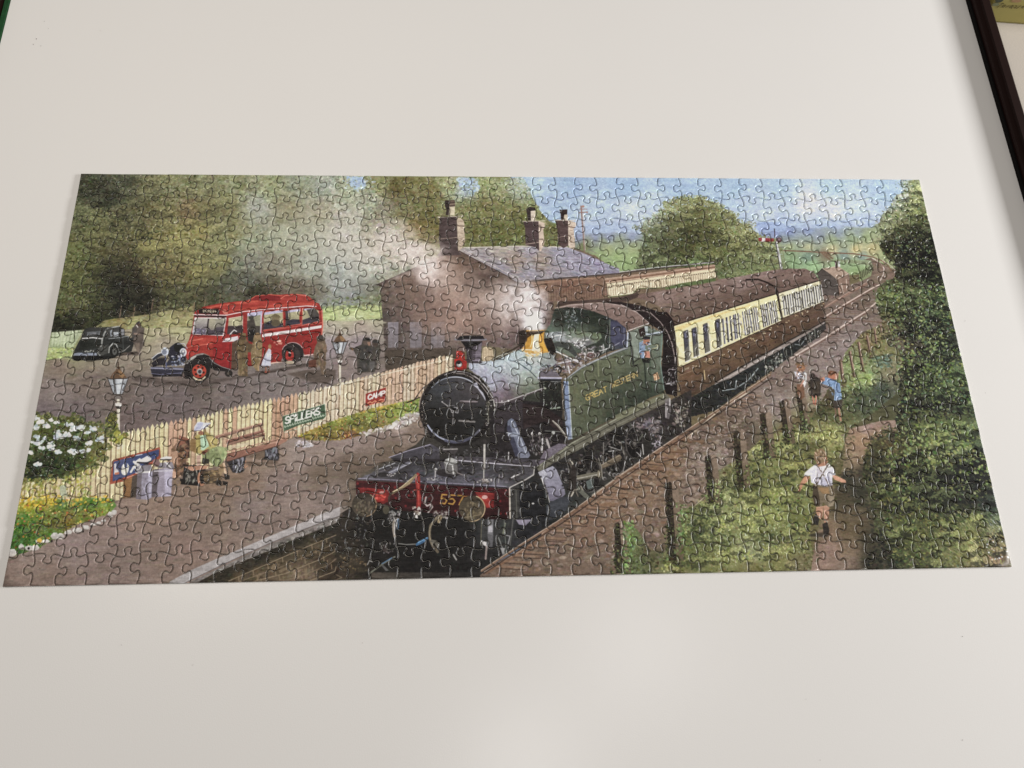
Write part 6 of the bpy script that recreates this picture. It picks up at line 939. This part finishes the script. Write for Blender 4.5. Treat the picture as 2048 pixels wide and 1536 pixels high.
    e(1765, 1085, 44, 50, (176,112,84)); p('1715 1060 1740 1030 1800 1040 1820 1080 1780 1070 1740 1090', (124,80,54)); p('1790 1060 1830 1060 1820 1120 1790 1120', (196,150,126)); p('1645 1125 1700 1100 1740 1110 1800 1130 1840 1160 1865 1320 1800 1345 1780 1330 1790 1240 1760 1200 1660 1165', (118,146,182), 1, (140,164,194)); p('1640 1110 1680 1095 1690 1130 1650 1150', (196,136,110)); p('1740 1190 1790 1230 1780 1330 1740 1340 1720 1260', (84,74,56)); p('1770 1340 1870 1330 1860 1420 1800 1430 1770 1400', (72,62,52)); l('1830 1420 1850 1540', (170,126,100), 4.2); l('1795 1410 1800 1500', (120,92,72), 3.4); d('1680 1110 1860 1130 1860 1320 1790 1320', 30, [(150,176,206),(96,122,160),(170,190,214)], (.6, 1.6), 3, (1, 1.8), 8, 4, .7); l('1790 1130 1800 1330', (92,112,146), 1.4)
    # the running boy
    fr('L')
    p('1640 1180 1760 1165 1800 1185 1780 1210 1620 1200', (48,42,34), .7, soft=1)
    p('1690 960 1750 950 1745 1030 1730 1060 1690 1040', (188,140,112)); p('1750 950 1800 940 1790 1060 1785 1090 1755 1090', (196,148,120), 1, (176,126,100)); p('1670 1040 1690 1010 1715 1060 1705 1110 1670 1100', (52,46,42)); p('1740 1100 1780 1080 1798 1150 1790 1190 1750 1180', (56,48,42)); l('1760 1060 1780 1080', (150,140,120), 3); l('1680 1030 1720 1040', (120,110,96), 2)
    p('1665 770 1740 790 1830 780 1842 860 1830 950 1790 960 1745 920 1735 955 1685 950 1660 880', (124,106,80), 1, (118,104,82)); p('1665 775 1700 800 1720 900 1720 955 1680 950 1660 880', (78,64,48)); p('1700 800 1790 800 1800 850 1740 850', (150,112,70), .8); p('1790 850 1840 860 1830 950 1790 955', (146,130,106))
    p('1640 640 1690 605 1740 620 1790 600 1830 640 1850 690 1820 720 1825 780 1780 790 1690 775 1650 760 1640 700 1590 715 1595 680', (226,222,228), 1, (200,194,206)); p('1690 620 1740 640 1735 700 1700 680', (190,180,186), .8); p('1720 720 1800 700 1800 780 1740 785', (186,182,198), .8); l('1690 610 1740 680 1800 790', (110,92,74), 2.2); l('1790 610 1740 690 1690 780', (110,92,74), 2.2); l('1700 680 1690 770', (150,134,124), 1.6); d('1650 640 1830 640 1820 770 1670 760', 40, [(236,232,236),(206,200,212),(180,174,186)], (.6, 1.6), 2, (.8, 2.2), 6, 3, .6)
    p('1595 705 1640 710 1620 750 1580 780 1560 830 1540 830 1560 760', (190,136,104)); p('1820 700 1850 700 1930 740 1935 760 1900 760 1840 735', (200,146,116)); p('1690 590 1790 580 1770 620 1710 630', (176,124,96))
    e(1722, 545, 52, 56, (146,118,88)); p('1670 540 1690 490 1740 480 1775 520 1772 570 1740 580 1720 600 1690 590', (138,110,80)); d(ep(1722, 530, 46, 44), 40, [(170,144,110),(120,94,66),(186,162,130),(100,78,56)], (.6, 1.5), 3, (1, 2), 8, 4, .8); e(1772, 560, 10, 18, (190,140,112)); 
    # trees at the right
    fr('0')
    tr = [(1800,370,168,184,176),(1830,365,150,156,100),(1800,395,166,176,140),(1820,400,140,146,84),(1835,390,150,154,90),(1780,410,160,172,160),(1790,430,146,150,100),(1835,430,110,116,64),(1770,440,140,146,104),(1800,460,92,94,52),(1840,460,72,74,46),(1760,470,120,124,80),(1780,490,62,60,38),(1820,490,38,36,28),(1850,490,50,50,36),(1770,510,74,70,40),(1810,520,40,38,28),(1850,530,36,36,28),(1790,540,66,66,40),(1830,560,60,62,38),(1870,560,52,58,36),(1770,590,104,112,60),(1800,590,84,92,48),(1840,590,86,98,54),(1880,600,66,78,46),(1790,620,66,74,40),(1830,620,58,66,42),(1870,630,54,64,40),(1900,650,60,66,48),(1780,650,112,98,60),(1820,660,48,50,36),(1860,660,50,58,42),(1900,680,46,50,38),(1800,690,112,98,76),(1840,700,70,62,48),(1880,700,48,56,42),(1920,720,64,76,52),(1830,730,58,60,38),(1870,740,66,80,44),(1910,760,84,104,54),(1820,770,56,56,38),(1860,780,62,76,44),(1920,800,54,64,40),(1830,810,54,54,36),(1870,820,46,52,34),(1930,840,92,110,56)]
    TR = '1838 358 1800 362 1806 384 1790 392 1780 412 1764 430 1756 452 1762 474 1758 492 1766 506 1790 522 1797 540 1786 557 1764 567 1754 580 1750 600 1758 620 1764 640 1764 660 1776 690 1800 700 1806 730 1810 760 1806 800 1790 840 1800 870 1960 870 1842 350'
    tr = tone(tr, .85, .94, .12)
    field(TR, tr, 6); d(TR, 1700, tr, (1, 3.4), 1.7, (-1.4, 1.4), 16, 6, .7); d(TR, 4200, tr, (.6, 1.8), 1.7, (-1.4, 1.4), 28, 8, .85)
    for x, y, rx, ry in ((1835,500,34,46),(1800,505,28,26),(1860,545,26,34),(1812,548,16,14),(1850,690,44,30),(1900,670,36,26),(1820,760,36,26),(1880,735,24,18),(1845,640,26,16),(1905,800,34,18),(1825,815,30,20),(1800,650,18,22),(1875,610,20,14)):
        d(ep(x, y, rx, ry), int(rx*ry*.14), [(36,38,28),(46,48,34),(30,32,26),(58,60,40)], (1, 3), 1.7, (-1.4, 1.4), 5, 3, .7)
    d(TR, 1500, [(108,120,66),(126,138,80),(92,106,58),(140,150,94),(84,104,76),(112,134,104)], (.8, 1.9), 1.9, (-1.2, 1.2), 14, 6, .75)
    d('1760 570 1900 570 1960 850 1800 850 1790 700', 900, [(114,128,68),(132,146,80),(98,116,64),(86,108,80)], (1, 2.6), 1.8, (-1.2, 1.2), 14, 6, .8)
    clumps(TR, 80, tr, (6, 15), .6, 1.4, .7)
    for x, y in ((1800,368),(1792,400),(1776,420),(1760,446),(1756,480),(1778,513),(1795,536),(1756,583),(1760,620),(1768,655)): d(ep(x, y, 13, 11), 26, tr, (.6, 1.6), 1.6, (-1.2, 1.2), 22, 7, .85)
    d('1770 360 1830 360 1810 400 1780 410', 40, [(180,198,214),(170,186,206)], (.6, 1.6), 1.5, (-1, 1), 6, 3, .7)
    tb = [(1760,880,86,78,44),(1800,870,72,66,38),(1850,850,110,122,60),(1900,850,104,118,60),(1950,870,92,108,62),(1780,900,120,106,56),(1830,890,84,88,46),(1880,880,120,130,66),(1930,890,110,128,72),(1970,900,70,84,54),(1760,930,76,76,46),(1800,930,56,54,34),(1850,920,74,80,42),(1900,915,70,76,44),(1950,920,38,40,30),(1980,930,36,38,30),(1800,960,66,72,40),(1850,960,70,78,44),(1900,960,46,50,34),(1950,960,36,38,28),(1990,980,54,62,40),(1780,990,92,98,48),(1830,990,72,80,44),(1880,990,76,84,46),(1930,1000,58,64,40),(1975,1010,54,66,50),(1800,1020,74,76,42),(1850,1030,86,92,46),(1900,1030,78,86,44),(1950,1040,128,134,62),(1990,1040,92,106,66),(1790,1060,100,106,54),(1840,1070,110,114,54),(1890,1070,116,120,60),(1940,1080,138,140,68),(1990,1090,120,112,66),(1800,1100,86,92,48),(1850,1110,98,104,54),(1900,1110,124,124,66),(1950,1115,140,132,76),(2000,1120,126,100,68),(1790,1130,62,66,38),(1840,1135,86,90,46)]
    TB = '1806 840 1830 820 1960 830 2032 1140 1770 1150 1780 1110 1750 1060 1740 1000 1725 950 1728 915 1750 885 1790 870'
    tb = tone(tb, .85, .88, .16)
    field(TB, tb, 6); d(TB, 1400, tb, (1, 3.4), 1.7, (-1.4, 1.4), 18, 7, .75); d(TB, 1800, tb, (.6, 2), 1.8, (-1.4, 1.4), 28, 9, .85)
    for x, y, rx, ry in ((1950,925,40,22),(1985,935,20,30),(1900,905,20,16),(1935,970,50,22),(1800,930,30,16),(1840,965,40,18),(1775,1085,26,30),(1760,1120,30,20),(1920,1015,30,16),(1790,1010,22,16),(1880,985,30,14),(1750,950,22,14),(1850,1000,30,12),(1940,870,30,14)):
        d(ep(x, y, rx, ry), int(rx*ry*.13), [(34,36,28),(46,48,34),(28,30,24),(60,62,40)], (1, 3), 1.8, (-1.4, 1.4), 5, 3, .75)
    for x, y, rx, ry in ((1815,845,26,14),(1850,835,30,12),(1890,830,30,10),(1930,825,24,10),(1790,865,20,12),(1830,870,24,10),(1900,855,26,8)): d(ep(x, y, rx, ry), int(rx*ry*.2), [(40,42,32),(54,60,38),(70,78,48),(34,36,28),(90,100,58)], (.9, 2.6), 1.8, (-1.4, 1.4), 8, 4, .75)
    d('1735 880 1770 850 1810 850 1800 900 1790 960 1745 985 1728 950', 420, [(72,70,44),(58,58,38),(92,88,52),(46,46,34),(110,104,60)], (.8, 2.4), 1.8, (-1.3, 1.3), 8, 4, .75)
    d('1730 985 1760 990 1790 1090 1785 1142 1730 1140 1740 1080', 260, [(72,66,48),(58,56,40),(90,80,58),(48,46,36)], (.8, 2.2), 2.6, (-.6, .6), 8, 4, .6)
    d('1800 850 1965 850 2000 960 1960 1000 1800 1000 1760 940', 900, [(120,134,70),(140,150,86),(104,120,62),(90,104,58),(156,160,96)], (.9, 2.6), 1.8, (-1.3, 1.3), 14, 6, .8)
    d('1760 1000 1900 980 1960 1060 2020 1130 1790 1135', 900, [(128,132,66),(150,150,80),(106,114,56),(84,92,50),(60,66,40)], (.7, 1.8), 3, (-1.3, 1.3), 14, 6, .75)
    clumps('1810 850 1960 845 2020 1130 1790 1140 1760 1000 1760 930', 90, tb, (7, 17), .6, 1.35, .7)
    d('1850 1000 1960 980 2010 1080 1900 1130 1820 1100', 520, tb, (.4, .9), 7, (.5, 1.2), 26, 8, .85); d('1900 1020 2000 1040 2010 1100 1920 1110', 160, [(170,168,104),(150,150,84),(190,186,130)], (.4, .9), 7, (.5, 1.3), 12, 5, .8)
    d('1800 850 1960 840 1980 920 1820 930', 150, [(140,152,84),(120,136,74),(156,164,100),(96,116,70)], (1.2, 3), 1.6, (-1.4, 1.4), 12, 5, .9); d('1800 680 1950 690 1960 800 1830 800', 110, [(112,128,68),(132,146,84),(96,112,64)], (1, 2.4), 1.6, (-1.4, 1.4), 12, 5, .9); d('1770 560 1880 560 1920 650 1780 660', 130, [(120,134,80),(140,150,96),(104,122,84)], (.8, 2.2), 1.7, (-1.4, 1.4), 12, 5, .85)
    d('1960 1070 2012 1080 2022 1120 1980 1120', 34, [(222,222,226),(206,206,214),(196,150,130)], (.7, 1.7), 1.5, (-1, 1), 8, 4, .9); d('1960 1020 2000 1010 2010 1060 1980 1070', 30, [(190,196,190),(150,160,150)], (.4, .9), 4, (.6, 1.2), 8, 4, .8)
    l('1848 485 1860 478', (140,140,130), 1, .7); l('1850 730 1870 700 1910 690', (90,98,88), 1.2, .6)
def paint():
    paint_land(); paint_station(); paint_smoke(); paint_yard(); paint_platform(); paint_fence(); paint_train(); paint_bank()
    fr('G'); b(1690, 200, 110, 90, (244,244,246), .8, .4); b(1780, 120, 80, 120, (238,238,242), .5, .5); b(1620, 120, 110, 110, (236,236,238), .5, .5)
    w = GRAIN[:, ::-1]*1.5+nz(CH, CW, 1.6, 1.6)*1.8+(np.sin(np.arange(CW)*1.3)[None]+np.sin(np.arange(CH)*1.3)[:, None])*1.0
    L = CAN @ np.array([.3, .59, .11], np.float32); out = L[..., None]+(CAN-L[..., None])*.86
    out = out*(1+(nz(CH, CW, 2.4, 2.4)*.035+nz(CH, CW, 5, 6)*.030+GRAIN*.015))[..., None]
    return np.clip(out+w[..., None], 10, 248)
#--END3
GAIN = (1.20, 1.25, 1.32)
INKOFF = .013
# ---------------------------------------------------------------- the jigsaw
PIC = paint()
def s2l(v): v = v/255.; return np.where(v <= .04045, v/12.92, ((v+.055)/1.055)**2.4)
def l2s(v): v = np.clip(v, 0, 1); return np.where(v <= .0031308, v*12.92, 1.055*v**(1/2.4)-.055)
LIN = s2l(PIC)*np.array(GAIN); LU = LIN @ np.array([.25, .6, .15])
INK = l2s(np.clip(LIN*np.clip((LU-INKOFF)/LU, .3, 1)[..., None], .004, .86))
img = bpy.data.images.new('painting', CW, CH, alpha=False, float_buffer=False)
img.colorspace_settings.name = 'sRGB'
buf = np.ones((CH, CW, 4), np.float32); buf[..., :3] = INK[::-1]; img.pixels.foreach_set(buf.ravel()); img.update(); img.pack()
M_PRINT = mat('linen_print', (.5, .5, .5), .50, (1400, .15, .0003), .16)
M_EDGE = mat('pressed_print_edge', (.5, .5, .5), .36, None, .5)
for M_ in (M_PRINT, M_EDGE):
  nt = M_.node_tree; ti = nt.nodes.new('ShaderNodeTexImage'); ti.image = img; ti.extension = 'EXTEND'; ti.interpolation = 'Cubic'
  uvn = nt.nodes.new('ShaderNodeUVMap'); uvn.uv_map = 'print'; nt.links.new(uvn.outputs[0], ti.inputs[0]); nt.links.new(ti.outputs[0], nt.nodes['Principled BSDF'].inputs['Base Color'])
W, H, NC, NR, TH = .70, .32796, 40, 16, .0019
rnd = random.Random(3)
# corner nodes of the cut, gently irregular
node = {}
for k in range(NC+1):
    for r in range(NR+1):
        x = -W/2+W*k/NC; y = H/2-H*r/NR; px, py = W/NC, H/NR
        if 0 < k < NC: x += px*((.035 if (k+r) % 2 else -.035)+rnd.uniform(-.04, .04))
        if 0 < r < NR: y += py*((.045 if k % 2 else -.045)+rnd.uniform(-.035, .035))
        node[k, r] = np.array([x, y])
PROF = [(0, 0), (.11, -.038), (.24, -.060), (.335, -.055), (.392, -.020), (.405, .040), (.378, .105), (.352, .165), (.366, .225), (.420, .268), (.5, .280)]
def cat(P, per):
    P = [np.array(q) for q in P]; P = [2*P[0]-P[1]]+P+[2*P[-1]-P[-2]]; out = []
    for i in range(1, len(P)-2):
        for j in range(per):
            t = j/per; a, b_, c, e_ = P[i-1], P[i], P[i+1], P[i+2]
            out.append(.5*((2*b_)+(c-a)*t+(2*a-5*b_+4*c-e_)*t*t+(3*b_-a-3*c+e_)*t**3))
    out.append(P[-2]); return out
def seam(a, b_, sgn):
    """cut line from node a to node b_, its knob bulging to the left of travel when sgn = 1"""
    q0, q1 = rnd.uniform(-.03, .03), rnd.uniform(-.03, .03); sx = rnd.uniform(.92, 1.08); kh = rnd.uniform(.90, 1.06); wv = rnd.uniform(-.02, .02)
    L = [((u-.5)*1.0*(sx if .33 < u < .67 else 1)+.5+q0*math.sin(math.pi*u), v*kh+wv*math.sin(2*math.pi*u)) for u, v in PROF]
    Rr = [((.5-u)*(sx if .33 < u < .67 else 1)+.5+q0*math.sin(math.pi*u), v*kh+wv*math.sin(2*math.pi*(1-u))) for u, v in PROF[:-1]]
    pts = cat(L+Rr[::-1], 2)
    dvec = b_-a; nrm = np.array([-dvec[1], dvec[0]])*sgn
    ln = np.hypot(*dvec); nrm = nrm/ln*KNOB
    out = [a+dvec*u+nrm*v for u, v in pts]; out[0] = a.copy(); out[-1] = b_.copy()
    return out
KNOB = .0190
hs, vs = {}, {}
for r in range(NR+1):
    for k in range(NC):
        a, b_ = node[k, r], node[k+1, r]
        hs[k, r] = [a, b_] if r in (0, NR) else seam(a, b_, 1 if (k+r) % 2 else -1)
for k in range(NC+1):
    for r in range(NR):
        a, b_ = node[k, r], node[k, r+1]
        vs[k, r] = [a, b_] if k in (0, NC) else seam(a, b_, 1 if (k+r) % 2 else -1)
def offset(P, dist):
    """move a closed clockwise outline inwards"""
    A = np.roll(P, 1, 0); B = np.roll(P, -1, 0); t = B-A; t /= np.linalg.norm(t, axis=1, keepdims=True)+1e-12
    return P+np.c_[t[:, 1], -t[:, 0]]*dist
jig = empty('jigsaw_puzzle', (0, 0, 0)); tag(jig, 'finished panoramic jigsaw puzzle of a steam train in a country station, on the white board', 'jigsaw')
GAP, RINGS = .00015, [(.00000, -.00100), (.00030, -.00042), (.00085, 0.0)]
def piece_geo(k, r):
    top = hs[k, r]; right = vs[k+1, r]; bot = hs[k, r+1][::-1]; left = vs[k, r][::-1]
    P = np.array(top[:-1]+right[:-1]+bot[:-1]+left[:-1])
    n = len(P); V = []; dz = rnd.uniform(-.00006, .00006); tx, ty = rnd.gauss(0, .0045), rnd.gauss(0, .0045); c = P.mean(0)
    lev = [(GAP, -TH+.0001)]+[(GAP+o_, z) for o_, z in RINGS]
    for i, (of, z) in enumerate(lev):
        Q = offset(P, of)
        if i == len(lev)-1:
            for _ in range(1): Q = Q*.6+(np.roll(Q, 1, 0)+np.roll(Q, -1, 0))*.2
        for x, y in Q: V.append((x, y, (TH+z+dz+(x-c[0])*tx+(y-c[1])*ty) if i else .00005))
    F, fm, sm = [], [], []
    for i in range(len(lev)-1):
        for j in range(n):
            j2 = (j+1) % n; F.append((i*n+j, i*n+j2, (i+1)*n+j2, (i+1)*n+j)); fm.append(0 if i == 0 else 2); sm.append(i > 0)
    F.append(tuple(range((len(lev)-1)*n, len(lev)*n))); fm.append(1); sm.append(False)
    F = [f[::-1] for f in F]
    return V, F, fm, sm
def uvs(V, F): 
    out = []
    for f in F:
        for i in f: out += [(V[i][0]+W/2)/W, (V[i][1]+H/2)/H]
    return out
order = sorted(((r, k) for r in range(NR) for k in range(NC)), key=lambda t: (-t[0], abs(t[1]-19.5)))
near = set(order[:300])                    # the 300 pieces that show largest are objects of their own
BV, BF, BM, BS, BU = [], [], [], [], []
for r in range(NR):
    for k in range(NC):
        V, F, fm, sm = piece_geo(k, r); u = uvs(V, F)
        if (r, k) in near: link('puzzle_piece', V, F, [M_CARD, M_PRINT, M_EDGE], jig, fm, u, sm)
        else:
            o0 = len(BV); BV += V; BF += [tuple(i+o0 for i in f) for f in F]; BM += fm; BS += sm; BU += u
rest = link('puzzle_pieces', BV, BF, [M_CARD, M_PRINT, M_EDGE], jig, BM, BU, BS); rest['kind'] = 'stuff'
